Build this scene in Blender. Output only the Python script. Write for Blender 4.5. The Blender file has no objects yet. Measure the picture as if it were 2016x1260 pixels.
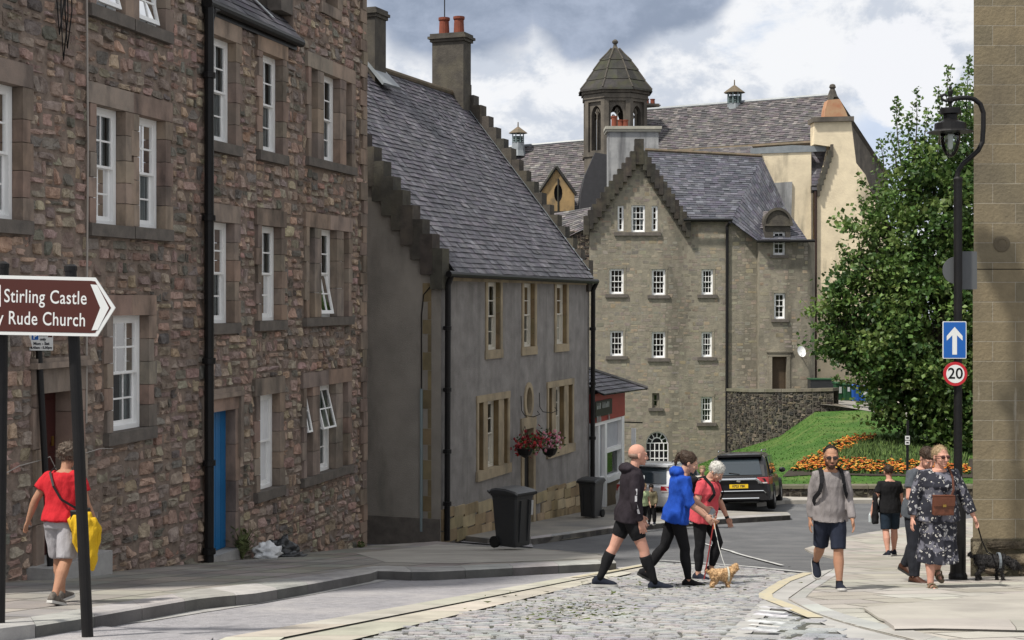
import bpy, bmesh, math, random
from mathutils import Vector, Matrix, Quaternion, noise as mnoise
from mathutils.geometry import delaunay_2d_cdt
random.seed(11)
R = math.radians
SC = bpy.context.scene
COL = SC.collection

# ------------------------------------------------------------------ camera
F, CX, HY = 2900.0, 1008.0, 590.0          # focal length, centre column and eye level in photo pixels
cam_d = bpy.data.cameras.new('camera')
cam = bpy.data.objects.new('camera', cam_d); COL.objects.link(cam)
cam_d.sensor_width = 36.0; cam_d.lens = 36.0 * F / 2016.0
cam_d.shift_y = -(630.0 - HY) / 2016.0
cam_d.clip_start = 0.1; cam_d.clip_end = 3000
cam.location = (0, 0, 0); cam.rotation_euler = (R(90), 0, 0)
SC.camera = cam

# ------------------------------------------------------------------ sky, sun, exposure
SUN_EL, SUN_AZ = 57.0, -126.0              # azimuth measured from +Y towards +X
SUN_STRENGTH, SKY_STRENGTH, EXPOSURE = 4.2, 0.1, 0.34
w = bpy.data.worlds.new('World'); SC.world = w; w.use_nodes = True
nt = w.node_tree; N = nt.nodes; L = nt.links; N.clear()
def nd(t, **k):
    n = N.new(t)
    for a, b in k.items(): setattr(n, a, b)
    return n
wo = nd('ShaderNodeOutputWorld'); bg = nd('ShaderNodeBackground'); L.new(bg.outputs[0], wo.inputs[0])
bg.inputs[1].default_value = SKY_STRENGTH
sky = nd('ShaderNodeTexSky', sky_type='NISHITA', sun_disc=False)
sky.sun_elevation = R(SUN_EL); sky.sun_rotation = R(SUN_AZ); sky.air_density = 1.0; sky.dust_density = 1.5
tc = nd('ShaderNodeTexCoord')
def wnoise(scale, detail, stretch, off=(0, 0, 0), dist=0.0, rough=0.55):
    mp = nd('ShaderNodeMapping'); mp.inputs['Scale'].default_value = stretch; mp.inputs['Location'].default_value = off
    L.new(tc.outputs['Generated'], mp.inputs[0])
    n = nd('ShaderNodeTexNoise'); n.inputs['Scale'].default_value = scale; n.inputs['Detail'].default_value = detail
    n.inputs['Roughness'].default_value = rough; n.inputs['Distortion'].default_value = dist
    L.new(mp.outputs[0], n.inputs['Vector']); return n.outputs[0]
def wramp(src, p0, p1):
    m = nd('ShaderNodeMapRange', interpolation_type='SMOOTHSTEP'); m.inputs[1].default_value = p0; m.inputs[2].default_value = p1
    L.new(src, m.inputs[0]); return m.outputs[0]
def wmath(op, a, b):
    m = nd('ShaderNodeMath', operation=op)
    for i, v in enumerate((a, b)):
        if isinstance(v, (int, float)): m.inputs[i].default_value = v
        else: L.new(v, m.inputs[i])
    return m.outputs[0]
def wmix(f, a, b):
    m = nd('ShaderNodeMix', data_type='RGBA'); L.new(f, m.inputs[0])
    for i, v in ((6, a), (7, b)):
        if isinstance(v, tuple): m.inputs[i].default_value = (*v, 1)
        else: L.new(v, m.inputs[i])
    return m.outputs[2]
def blob(px, py, r0, r1):                  # soft patch of sky around a direction
    d = Vector(((px - CX) / F, 1, -(py - HY) / F)).normalized()
    vm = nd('ShaderNodeVectorMath', operation='DISTANCE'); L.new(tc.outputs['Generated'], vm.inputs[0])
    vm.inputs[1].default_value = d
    m = nd('ShaderNodeMapRange', interpolation_type='SMOOTHSTEP'); L.new(vm.outputs['Value'], m.inputs[0])
    m.inputs[1].default_value = r1; m.inputs[2].default_value = r0; return m.outputs[0]
sep = nd('ShaderNodeSeparateXYZ'); L.new(tc.outputs['Generated'], sep.inputs[0])
n_big = wnoise(9.0, 12, (1, 1, 1.7), (3.1, 0.4, 1.7), 0.15, 0.6)
n_mid = wnoise(17.0, 12, (1, 1, 1.5), (0.3, 2.4, 5.1), 0.15, 0.62)
n_band = wnoise(5.0, 6, (1, 1, 4.0), (7.7, 1.2, 0.3), 0.2)
cover = wramp(n_big, 0.28, 0.44)
blue = wmix(wramp(n_mid, 0.3, 0.7), (4.4, 5.2, 6.8), (5.2, 5.9, 7.1))
skyblue = wmix(wramp(n_band, -10, 30), blue, sky.outputs[0])
white = wmix(wramp(n_mid, 0.38, 0.54), (4.9, 5.3, 6.0), (7.3, 7.4, 7.6))
c0 = wmix(cover, skyblue, white)
# grey-blue rain cloud high on the left, its edge broken by noise; white cumulus low and on the right
dk0 = wmath('MAXIMUM', blob(1180, -60, 0.03, 0.085), wmath('MAXIMUM', blob(900, -70, 0.03, 0.10), blob(1320, -50, 0.02, 0.06)))
dk = wmath('ADD', dk0, wmath('MULTIPLY', wmath('SUBTRACT', n_big, 0.5), 0.9))
dark = wramp(wmath('ADD', dk, wmath('MULTIPLY', wmath('SUBTRACT', n_mid, 0.5), 1.1)), 0.2, 0.66)
darkc = wmix(wramp(n_mid, 0.35, 0.65), (2.3, 2.75, 3.6), (3.4, 3.9, 4.9))
c1 = wmix(dark, c0, darkc)
bl = wmath('ADD', blob(1760, 330, 0.01, 0.075), wmath('MULTIPLY', wmath('SUBTRACT', n_mid, 0.5), 1.3))
c2 = wmix(wmath('MULTIPLY', wramp(bl, 0.35, 0.8), 0.85), c1, (4.7, 5.5, 6.9))
bl2 = wmath('ADD', blob(1780, 130, 0.015, 0.06), wmath('MULTIPLY', wmath('SUBTRACT', n_mid, 0.5), 1.6))
c3 = wmix(wramp(bl2, 0.42, 0.62), c2, (7.2, 7.3, 7.6))
L.new(c3, bg.inputs[0])

sd = Vector((math.sin(R(SUN_AZ)) * math.cos(R(SUN_EL)), math.cos(R(SUN_AZ)) * math.cos(R(SUN_EL)), math.sin(R(SUN_EL))))
sun_d = bpy.data.lights.new('sun', 'SUN'); sun_d.energy = SUN_STRENGTH; sun_d.angle = R(3.5); sun_d.color = (1.0, 0.95, 0.86)
sun = bpy.data.objects.new('sun', sun_d); COL.objects.link(sun)
sun.rotation_euler = (-sd).to_track_quat('-Z', 'Y').to_euler(); sun.location = (-20, 0, 40)
SC.view_settings.view_transform = 'Standard'; SC.view_settings.look = 'None'
SC.view_settings.exposure = EXPOSURE; SC.view_settings.gamma = 1.0
SC.render.engine = 'CYCLES'
SC.cycles.max_bounces = 5; SC.cycles.transparent_max_bounces = 8

# ------------------------------------------------------------------ pixels to places
def ray(px, py): return Vector(((px - CX) / F, 1.0, -(py - HY) / F))
def at(px, py, Y): return ray(px, py) * Y
KN = [(-60, 0.2), (-5, -1.2), (8, -2.2), (11, -2.583), (28.5, -4.91), (32, -5.27), (41, -5.94), (46, -6.25), (70, -8.1), (95, -9.4), (140, -9.6), (900, -9.6)]
def gz(x, y):                              # the street runs downhill away from the camera
    def lin(v):
        for (a, za), (b, zb) in zip(KN, KN[1:]):
            if v <= b: return za + (zb - za) * (v - a) / (b - a)
        return KN[-1][1]
    return (lin(y - 1.0) + lin(y) * 2 + lin(y + 1.0)) / 4
def ground(px, py, dz=0.0):
    r = ray(px, py); a, b = 3.0, 300.0
    t = a
    while t < b:
        p = r * t
        if p.z <= gz(p.x, p.y) + dz: break
        t += 0.25
    lo, hi = t - 0.25, t
    for _ in range(30):
        m = (lo + hi) / 2; p = r * m
        if p.z <= gz(p.x, p.y) + dz: hi = m
        else: lo = m
    return r * hi

# ------------------------------------------------------------------ objects
ORG = {}
def thing(name, label, cat, loc=(0, 0, 0), group=None):
    o = bpy.data.objects.new(name, None); COL.objects.link(o)
    o.empty_display_size = 0.2
    o.location = loc; o['label'] = label; o['category'] = cat
    if group: o['group'] = group
    ORG[o.name] = Vector(loc); return o
def tag(o, label, cat, group=None, kind=None):
    o['label'] = label; o['category'] = cat
    if group: o['group'] = group
    if kind: o['kind'] = kind
    return o
def link_mesh(name, me, parent=None, origin=None):
    o = bpy.data.objects.new(name, me); COL.objects.link(o)
    if parent is not None:
        o.parent = parent; ORG[o.name] = ORG[parent.name]
    else:
        o.location = origin if origin is not None else (0, 0, 0); ORG[o.name] = Vector(o.location)
    return o
def copy_tree(o, parent=None):
    c = o.copy(); COL.objects.link(c); c.parent = parent
    ORG[c.name] = ORG[o.name]
    for ch in list(o.children): copy_tree(ch, c)
    return c

class MB:                                  # collects geometry in world space, links it as ONE mesh object
    def __init__(s): s.v = []; s.f = []; s.c = []; s.m = []
    def face(s, pts, tint=(1, 1, 1), m=0):
        b = len(s.v); s.v += [Vector(p) for p in pts]; s.f.append(list(range(b, b + len(pts)))); s.c.append(tint); s.m.append(m)
    def mesh(s, vs, fs, tint=(1, 1, 1), m=0):
        b = len(s.v); s.v += [Vector(p) for p in vs]
        for f in fs: s.f.append([b + i for i in f]); s.c.append(tint); s.m.append(m)
    def hexa(s, p, tint=(1, 1, 1), m=0):   # 8 corners: bottom ring 0-3, top ring 4-7
        s.mesh(p, [(3, 2, 1, 0), (4, 5, 6, 7), (0, 1, 5, 4), (1, 2, 6, 5), (2, 3, 7, 6), (3, 0, 4, 7)], tint, m)
    def box(s, c, d, rz=0.0, tint=(1, 1, 1), m=0, M=None):
        hx, hy, hz = d[0] / 2, d[1] / 2, d[2] / 2
        ca, sa = math.cos(rz), math.sin(rz); out = []
        for z in (-hz, hz):
            for x, y in ((-hx, -hy), (hx, -hy), (hx, hy), (-hx, hy)):
                q = Vector((c[0] + x * ca - y * sa, c[1] + x * sa + y * ca, c[2] + z))
                out.append(M @ q if M else q)
        s.hexa(out, tint, m)
    def wbox(s, W, u0, u1, z0, z1, o0, o1, tint=(1, 1, 1), m=0):
        p = [W.P(u, z, o) for z in (z0, z1) for u, o in ((u0, o0), (u1, o0), (u1, o1), (u0, o1))]
        s.hexa(p, tint, m)
    def tube(s, pts, rad, n=10, tint=(1, 1, 1), m=0, cap=True):
        pts = [Vector(p) for p in pts]; k = len(pts)
        if not hasattr(rad, '__len__'): rad = [rad] * k
        rings = []; prev = None
        for i in range(k):
            t = (pts[min(i + 1, k - 1)] - pts[max(i - 1, 0)]).normalized()
            if prev is None:
                a = Vector((0, 0, 1)) if abs(t.z) < 0.9 else Vector((1, 0, 0)); x = t.cross(a).normalized()
            else:
                x = (prev - t * prev.dot(t)).normalized()
            prev = x; y = t.cross(x)
            rings.append([pts[i] + (x * math.cos(2 * math.pi * j / n) + y * math.sin(2 * math.pi * j / n)) * rad[i] for j in range(n)])
        vs = [p for r in rings for p in r]; fs = []
        for i in range(k - 1):
            for j in range(n): fs.append((i * n + j, i * n + (j + 1) % n, (i + 1) * n + (j + 1) % n, (i + 1) * n + j))
        if cap: fs.append(tuple(range(n - 1, -1, -1))); fs.append(tuple((k - 1) * n + j for j in range(n)))
        s.mesh(vs, fs, tint, m)
    def lathe(s, c, prof, n=20, tint=(1, 1, 1), m=0, sq=(1, 1)):   # prof: (radius, z)
        vs = []; fs = []; k = len(prof)
        for r, z in prof:
            for j in range(n):
                a = 2 * math.pi * j / n; vs.append((c[0] + r * sq[0] * math.cos(a), c[1] + r * sq[1] * math.sin(a), c[2] + z))
        for i in range(k - 1):
            for j in range(n): fs.append((i * n + j, i * n + (j + 1) % n, (i + 1) * n + (j + 1) % n, (i + 1) * n + j))
        fs.append(tuple(range(n - 1, -1, -1))); fs.append(tuple((k - 1) * n + j for j in range(n)))
        s.mesh(vs, fs, tint, m)
    def ell(s, c, r, M=None, n=12, k=8, tint=(1, 1, 1), m=0):
        vs = []; fs = []
        for i in range(1, k):
            a = math.pi * i / k
            for j in range(n):
                b = 2 * math.pi * j / n
                q = Vector((r[0] * math.sin(a) * math.cos(b), r[1] * math.sin(a) * math.sin(b), r[2] * math.cos(a)))
                if M: q = M @ q
                vs.append(Vector(c) + q)
        t = Vector((0, 0, r[2])); t = M @ t if M else t
        vs += [Vector(c) + t, Vector(c) - t]; T = len(vs) - 2
        for j in range(n):
            fs.append((T, j, (j + 1) % n)); fs.append((T + 1, (k - 2) * n + (j + 1) % n, (k - 2) * n + j))
        for i in range(k - 2):
            for j in range(n): fs.append((i * n + j, (i + 1) * n + j, (i + 1) * n + (j + 1) % n, i * n + (j + 1) % n))
        s.mesh(vs, fs, tint, m)
    def poly(s, pts2, fn, holes=(), tint=(1, 1, 1), m=0):           # triangulated outline with holes; fn(u, v) -> point
        tri = cdt(pts2, holes)
        for t in tri: s.face([fn(*q) for q in t], tint, m)
    def prism(s, pts, off, tint=(1, 1, 1), m=0):                    # planar outline swept along off
        off = Vector(off); pts = [Vector(p) for p in pts]; n = len(pts)
        vs = pts + [p + off for p in pts]
        s.mesh(vs, [tuple(range(n)), tuple(range(2 * n - 1, n - 1, -1))] + [(i, i + n, (i + 1) % n + n, (i + 1) % n) for i in range(n)], tint, m)
    def build(s, name, mats, parent=None, origin=None, smooth=False, fix=True):
        if not isinstance(mats, (list, tuple)): mats = [mats]
        org = ORG[parent.name] if parent is not None else Vector(origin if origin is not None else (0, 0, 0))
        me = bpy.data.meshes.new(name)
        me.from_pydata([v - org for v in s.v], [], s.f); 
        for mt in mats: me.materials.append(mt)
        me.polygons.foreach_set('material_index', s.m)
        if any(c != (1, 1, 1) for c in s.c):
            at_ = me.attributes.new('tint', 'FLOAT_COLOR', 'CORNER'); buf = []
            for f, c in zip(s.f, s.c): buf += [c[0], c[1], c[2], 1.0] * len(f)
            at_.data.foreach_set('color', buf)
        else:
            at_ = me.attributes.new('tint', 'FLOAT_COLOR', 'CORNER'); at_.data.foreach_set('color', [1.0] * (4 * sum(len(f) for f in s.f)))
        if fix:
            bm = bmesh.new(); bm.from_mesh(me)
            if smooth: bmesh.ops.remove_doubles(bm, verts=bm.verts, dist=1e-5)
            bmesh.ops.recalc_face_normals(bm, faces=bm.faces); bm.to_mesh(me); bm.free()
        if smooth: me.polygons.foreach_set('use_smooth', [True] * len(me.polygons))
        me.update()
        return link_mesh(name, me, parent, origin)

def inside(p, poly):
    x, y = p; r = False; n = len(poly)
    for i in range(n):
        (x0, y0), (x1, y1) = poly[i], poly[(i + 1) % n]
        if (y0 > y) != (y1 > y) and x < (x1 - x0) * (y - y0) / (y1 - y0) + x0: r = not r
    return r
def cdt(outline, holes=()):
    vs = []; es = []
    for lp in [outline] + list(holes):
        b = len(vs); vs += [Vector(p) for p in lp]; es += [(b + i, b + (i + 1) % len(lp)) for i in range(len(lp))]
    r = delaunay_2d_cdt(vs, es, [], 0, 1e-5); out = []
    for f in r[2]:
        q = [tuple(r[0][i]) for i in f]; c = (sum(p[0] for p in q) / len(q), sum(p[1] for p in q) / len(q))
        if inside(c, outline) and not any(inside(c, h) for h in holes): out.append(q)
    return out

class Wall:                                # a vertical plane: u along it, z up, o outwards (to the viewer)
    def __init__(s, p0, p1):
        s.p0 = Vector((p0[0], p0[1])); s.len = (Vector((p1[0], p1[1])) - s.p0).length
        s.d = (Vector((p1[0], p1[1])) - s.p0) / s.len; s.n = Vector((s.d.y, -s.d.x))
    def P(s, u, z, o=0.0):
        q = s.p0 + s.d * u + s.n * o; return Vector((q.x, q.y, z))
    def uz(s, px, py):
        r = ray(px, py); t = s.p0.dot(s.n) / (r.x * s.n.x + r.y * s.n.y); p = r * t
        return (Vector((p.x, p.y)) - s.p0).dot(s.d), p.z
    def rect(s, x0, x1, yt, yb):           # pixel box -> (u0, u1, z0, z1); yt / yb are (left, right) pairs or one value
        if not hasattr(yt, '__len__'): yt = (yt, yt)
        if not hasattr(yb, '__len__'): yb = (yb, yb)
        u0, a = s.uz(x0, yt[0]); u1, b = s.uz(x1, yt[1]); c = s.uz(x0, yb[0])[1]; d = s.uz(x1, yb[1])[1]
        return u0, u1, (c + d) / 2, (a + b) / 2
def rc(u0, u1, z0, z1): return [(u0, z0), (u1, z0), (u1, z1), (u0, z1)]
def rnd(a, b): return a + (b - a) * random.random()
def jit(c, v=0.12, h=0.04):
    k = 1 + rnd(-v, v); return tuple(max(0, x * k * (1 + rnd(-h, h))) for x in c)

# ------------------------------------------------------------------ materials
def new_mat(name):
    m = bpy.data.materials.new(name); m.use_nodes = True; t = m.node_tree
    return m, t, t.nodes, t.links, t.nodes['Principled BSDF']
def mk(name, col, col2=None, scale=4.0, rough=0.85, bump=0.25, bscale=30.0, spec=0.25, metal=0.0, stain=None, stain_amt=0.7,
       stain_scale=1.2, stain_lo=0.48, stain_hi=0.68, streak=0.25, detail=6, bdist=0.02, tint=True, speck=None, speck_scale=60.0, coat=0.0, stretch=(1, 1, 1), bstretch=(1, 1, 1), sheen=0.0):
    m, t, n, l, p = new_mat(name)
    p.inputs['Roughness'].default_value = rough; p.inputs['Specular IOR Level'].default_value = spec; p.inputs['Metallic'].default_value = metal
    p.inputs['Coat Weight'].default_value = coat; p.inputs['Sheen Weight'].default_value = sheen
    tcn = n.new('ShaderNodeTexCoord'); co = tcn.outputs['Object']
    def nz(sc, st=(1, 1, 1), det=detail, off=(0, 0, 0)):
        mp = n.new('ShaderNodeMapping'); mp.inputs['Scale'].default_value = st; mp.inputs['Location'].default_value = off; l.new(co, mp.inputs[0])
        x = n.new('ShaderNodeTexNoise'); x.inputs['Scale'].default_value = sc; x.inputs['Detail'].default_value = det; x.inputs['Roughness'].default_value = 0.6
        l.new(mp.outputs[0], x.inputs['Vector']); return x.outputs[0]
    def rp(s, a, b):
        x = n.new('ShaderNodeMapRange'); x.inputs[1].default_value = a; x.inputs[2].default_value = b; l.new(s, x.inputs[0]); return x.outputs[0]
    def mix(f, a, b, mode='MIX'):
        x = n.new('ShaderNodeMix'); x.data_type = 'RGBA'; x.blend_type = mode
        if isinstance(f, float): x.inputs[0].default_value = f
        else: l.new(f, x.inputs[0])
        for i, v in ((6, a), (7, b)):
            if isinstance(v, tuple): x.inputs[i].default_value = (*v, 1)
            else: l.new(v, x.inputs[i])
        return x.outputs[2]
    c = mix(rp(nz(scale, stretch), 0.3, 0.7), col, col2 if col2 else tuple(x * 0.75 for x in col))
    if speck: c = mix(rp(nz(speck_scale, det=3), 0.58, 0.7), c, speck)
    if stain:
        f = rp(nz(stain_scale, (1, 1, streak), off=(5, 3, 2)), stain_lo, stain_hi)
        x = n.new('ShaderNodeMath'); x.operation = 'MULTIPLY'; l.new(f, x.inputs[0]); x.inputs[1].default_value = stain_amt
        x.use_clamp = True
        c = mix(x.outputs[0], c, stain)
    if tint:
        a = n.new('ShaderNodeAttribute'); a.attribute_name = 'tint'; c = mix(1.0, c, a.outputs['Color'], 'MULTIPLY')
    l.new(c, p.inputs['Base Color'])
    if bump:
        b = n.new('ShaderNodeBump'); b.inputs['Strength'].default_value = bump; b.inputs['Distance'].default_value = bdist
        l.new(nz(bscale, bstretch), b.inputs['Height']); l.new(b.outputs[0], p.inputs['Normal'])
    return m
def simple(name, col, rough=0.5, spec=0.4, metal=0.0, coat=0.0, vary=0.0):
    if vary: return mk(name, col, tuple(c * (1 - vary) for c in col), 6.0, rough, 0.1, 40.0, spec, metal, coat=coat, tint=False)
    m, t, n, l, p = new_mat(name)
    p.inputs['Base Color'].default_value = (*col, 1); p.inputs['Roughness'].default_value = rough
    p.inputs['Specular IOR Level'].default_value = spec; p.inputs['Metallic'].default_value = metal; p.inputs['Coat Weight'].default_value = coat
    return m
def glass_mat(name, tint=(0.9, 0.95, 0.95)):
    m, t, n, l, p = new_mat(name); n.remove(p)
    tr = n.new('ShaderNodeBsdfTransparent'); tr.inputs[0].default_value = (*tint, 1)
    gl = n.new('ShaderNodeBsdfGlossy'); gl.inputs['Roughness'].default_value = 0.03
    fr = n.new('ShaderNodeFresnel'); fr.inputs[0].default_value = 1.6
    nz = n.new('ShaderNodeTexNoise'); nz.inputs['Scale'].default_value = 1.5; bp = n.new('ShaderNodeBump'); bp.inputs['Strength'].default_value = 0.08
    l.new(nz.outputs[0], bp.inputs['Height']); l.new(bp.outputs[0], gl.inputs['Normal']); l.new(bp.outputs[0], fr.inputs['Normal'])
    ms = n.new('ShaderNodeMixShader'); l.new(fr.outputs[0], ms.inputs[0]); l.new(tr.outputs[0], ms.inputs[1]); l.new(gl.outputs[0], ms.inputs[2])
    l.new(ms.outputs[0], n['Material Output'].inputs[0]); return m

M = {}
M['rubble'] = mk('red_sandstone_rubble', (1.0, 1.0, 1.0), (0.55, 0.54, 0.55), 9.0, 0.92, 1.0, 15.0, 0.12, stain=(0.07, 0.062, 0.056), stain_amt=0.5, stain_scale=0.9, stain_lo=0.50, stain_hi=0.74, streak=0.35, bdist=0.07)
M['rubble_bed'] = mk('lime_mortar', (0.27, 0.212, 0.175), (0.15, 0.12, 0.10), 9.0, 0.95, 0.8, 30.0, 0.1)
M['dressed'] = mk('dressed_sandstone', (0.33, 0.26, 0.21), (0.225, 0.185, 0.155), 3.0, 0.9, 0.3, 45.0, 0.15, stain=(0.07, 0.062, 0.056), stain_amt=0.85, stain_scale=2.2, streak=0.4, stain_lo=0.45, stain_hi=0.7)
M['sill_stone'] = mk('weathered_sill_stone', (0.165, 0.145, 0.127), (0.10, 0.09, 0.082), 5.0, 0.9, 0.3, 45.0, 0.15)
M['render_grey'] = mk('grey_harled_render', (0.33, 0.312, 0.297), (0.215, 0.203, 0.196), 2.6, 0.92, 1.0, 55.0, 0.15, stain=(0.165, 0.155, 0.145), stain_amt=0.7, stain_scale=2.4, streak=0.13, stain_lo=0.48, stain_hi=0.7)
M['render_gable'] = mk('grey_brown_gable_render', (0.33, 0.30, 0.262), (0.245, 0.226, 0.20), 1.6, 0.92, 0.8, 60.0, 0.15, stain=(0.11, 0.102, 0.09), stain_amt=0.7, stain_scale=1.1, streak=0.3)
M['buff'] = mk('buff_sandstone', (0.42, 0.345, 0.235), (0.31, 0.255, 0.18), 3.5, 0.9, 0.25, 45.0, 0.15, stain=(0.17, 0.15, 0.115), stain_amt=0.7, stain_scale=2.0, streak=0.5)
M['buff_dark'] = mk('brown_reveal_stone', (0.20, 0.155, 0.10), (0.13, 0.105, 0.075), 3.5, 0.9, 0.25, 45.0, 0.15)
M['skew'] = mk('sooty_crow_step_stone', (0.095, 0.086, 0.073), (0.055, 0.05, 0.045), 4.0, 0.93, 0.5, 20.0, 0.15, stain=(0.14, 0.125, 0.09), stain_amt=0.4, stain_scale=2.0, streak=1.0)
M['slate'] = mk('roof_slate', (0.082, 0.078, 0.088), (0.05, 0.049, 0.056), 5.0, 0.55, 0.25, 30.0, 0.4, stain=(0.19, 0.185, 0.195), stain_amt=0.5, stain_scale=1.6, streak=1.0, stain_lo=0.5, stain_hi=0.72)
M['slate_old'] = mk('old_lichened_slate', (0.12, 0.112, 0.108), (0.075, 0.071, 0.07), 4.0, 0.65, 0.3, 20.0, 0.35, stain=(0.22, 0.21, 0.18), stain_amt=0.35, stain_scale=2.0, streak=1.0)
M['slate_bed'] = mk('slate_underlay', (0.05, 0.05, 0.055), None, 4.0, 0.8, 0.2)
M['lead'] = mk('lead_flashing', (0.25, 0.27, 0.285), (0.17, 0.19, 0.205), 3.0, 0.45, 0.2, 20.0, 0.5)
M['black'] = mk('black_gloss_paint', (0.007, 0.007, 0.008), (0.013, 0.012, 0.012), 5.0, 0.45, 0.1, 20.0, 0.25)
M['white'] = mk('white_window_paint', (0.86, 0.86, 0.85), (0.78, 0.78, 0.77), 3.0, 0.45, 0.05, 20.0, 0.4)
M['cream_paint'] = mk('cream_window_paint', (0.70, 0.67, 0.58), (0.6, 0.57, 0.5), 3.0, 0.45, 0.05, 20.0, 0.4)
M['glass'] = glass_mat('window_glass')
M['room'] = simple('dark_room', (0.02, 0.02, 0.022), 0.9, 0.1)
M['curtain'] = mk('net_curtain', (0.46, 0.47, 0.48), (0.26, 0.27, 0.28), 9.0, 0.9, 0.3, 14.0, 0.1, stretch=(1, 1, 0.05), bstretch=(1, 1, 0.05))
M['blind'] = mk('white_shutter', (0.74, 0.75, 0.76), (0.66, 0.67, 0.69), 3.0, 0.6, 0.05, 14.0, 0.2)
M['clay'] = mk('red_clay_pot', (0.21, 0.06, 0.035), (0.14, 0.045, 0.03), 5.0, 0.8, 0.2, 30.0, 0.2)
M['church'] = mk('dark_church_stone', (.16, .14, .115), (.10, .09, .078), 2.5, .92, .35, 18, .15, stain=(.055, .05, .045), stain_amt=.8, stain_scale=1.0, streak=.3)
M['soot'] = mk('soot_black_stone', (0.058, 0.053, 0.046), (0.034, 0.031, 0.028), 4.0, 0.93, 0.5, 20.0, 0.15, stain=(0.12, 0.105, 0.075), stain_amt=0.4, stain_scale=2.0, streak=1.0)
# ------------------------------------------------------------------ the ground
def ground_mat(name, col, col2, stain, scale=2.0, bump=0.4, bscale=60, speck=None, rough=0.85, amt=0.6, sscale=0.8, **k):
    return mk(name, col, col2, scale, rough, bump, bscale, 0.25, stain=stain, stain_amt=amt, stain_scale=sscale, streak=1.0, speck=speck, speck_scale=90.0, tint=True, **k)
M['asphalt'] = ground_mat('worn_asphalt', (0.125, 0.126, 0.132), (0.085, 0.087, 0.092), (0.17, 0.17, 0.172), 1.7, 0.5, 120, (0.17, 0.17, 0.175), rough=0.75)
M['chip'] = ground_mat('pale_lilac_setts_strip', (0.33, 0.32, 0.335), (0.22, 0.215, 0.225), (0.40, 0.38, 0.375), 9.0, 0.9, 26, (0.09, 0.09, 0.1))
M['sett'] = ground_mat('grey_granite_sett', (0.39, 0.385, 0.39), (0.27, 0.268, 0.275), (0.46, 0.45, 0.43), 10.0, 0.6, 55, (0.12, 0.12, 0.125), rough=0.55)
M['sett_bed'] = ground_mat('sett_joint_grit', (0.12, 0.115, 0.108), (0.07, 0.068, 0.062), (0.05, 0.065, 0.03), 6.0, 0.6, 50)
M['flag'] = ground_mat('sandstone_flagstone', (0.295, 0.272, 0.236), (0.215, 0.204, 0.188), (0.15, 0.146, 0.146), 1.6, 0.3, 50, amt=0.75, sscale=0.7)
M['flag_warm'] = ground_mat('warm_sandstone_flagstone', (0.40, 0.376, 0.335), (0.31, 0.292, 0.263), (0.225, 0.21, 0.192), 1.3, 0.3, 50, amt=0.6, sscale=0.7)
M['kerb'] = ground_mat('granite_kerb', (0.38, 0.37, 0.355), (0.29, 0.285, 0.28), (0.17, 0.165, 0.16), 5.0, 0.35, 60, amt=0.55, sscale=2.0)
M['track'] = ground_mat('pale_granite_wheel_track', (0.46, 0.435, 0.37), (0.37, 0.35, 0.30), (0.24, 0.23, 0.2), 3.0, 0.35, 50, amt=0.6, sscale=1.5)
M['apron'] = ground_mat('pale_granite_apron', (0.41, 0.40, 0.38), (0.33, 0.325, 0.315), (0.23, 0.222, 0.212), 2.0, 0.35, 50, amt=0.6, sscale=1.0)
M['paint_white'] = ground_mat('worn_white_road_paint', (0.56, 0.56, 0.55), (0.38, 0.38, 0.375), (0.17, 0.17, 0.17), 14.0, 0.2, 60, amt=0.8, sscale=6.0)
M['paint_yellow'] = ground_mat('worn_yellow_road_paint', (0.47, 0.41, 0.27), (0.42, 0.385, 0.30), (0.36, 0.34, 0.28), 9.0, 0.2, 60, amt=0.9, sscale=5.0)
M['earth'] = ground_mat('bare_ground', (0.12, 0.105, 0.085), (0.08, 0.075, 0.065), (0.06, 0.07, 0.04), 2.0, 0.5, 30)

def px_poly(pts, dz=0.0): return [tuple(ground(x, y, dz).xy) for x, y in pts]
def drape(name, poly, h, mat, thick=0.0, step=0.6, kind='structure', tintfn=None):
    bm = bmesh.new(); vs = [bm.verts.new((x, y, 0)) for x, y in poly]; bm.faces.new(vs)
    ys = [p[1] for p in poly]; y = math.floor(min(ys)) + step
    while y < max(ys):
        bmesh.ops.bisect_plane(bm, geom=bm.verts[:] + bm.edges[:] + bm.faces[:], plane_co=(0, y, 0), plane_no=(0, 1, 0)); y += step
    rim = [e for e in bm.edges if len(e.link_faces) == 1]
    for v in bm.verts: v.co.z = gz(v.co.x, v.co.y) + h
    if thick:
        r = bmesh.ops.extrude_edge_only(bm, edges=rim)
        for v in [g for g in r['geom'] if isinstance(g, bmesh.types.BMVert)]: v.co.z -= thick
    bmesh.ops.recalc_face_normals(bm, faces=bm.faces)
    me = bpy.data.meshes.new(name); 
    bm.to_mesh(me); bm.free(); me.materials.append(mat)
    a = me.attributes.new('tint', 'FLOAT_COLOR', 'CORNER'); a.data.foreach_set('color', [1.0] * (4 * len(me.loops)))
    o = link_mesh(name, me); o['kind'] = kind; return o
# one sheet to the horizon
g = MB(); xs = [-600, -200, -80, -40] + [-20 + 2 * i for i in range(26)] + [40, 80, 200, 600]; ys_ = [-60, -20] + [i * 1.5 for i in range(0, 70)] + [120, 160, 260, 500, 900]
for i in range(len(xs) - 1):
    for j in range(len(ys_) - 1):
        q = [(xs[i], ys_[j]), (xs[i + 1], ys_[j]), (xs[i + 1], ys_[j + 1]), (xs[i], ys_[j + 1])]
        g.face([(x, y, gz(x, y) - 0.012) for x, y in q])
gr = g.build('ground', M['asphalt'], fix=False); gr['kind'] = 'structure'

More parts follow.
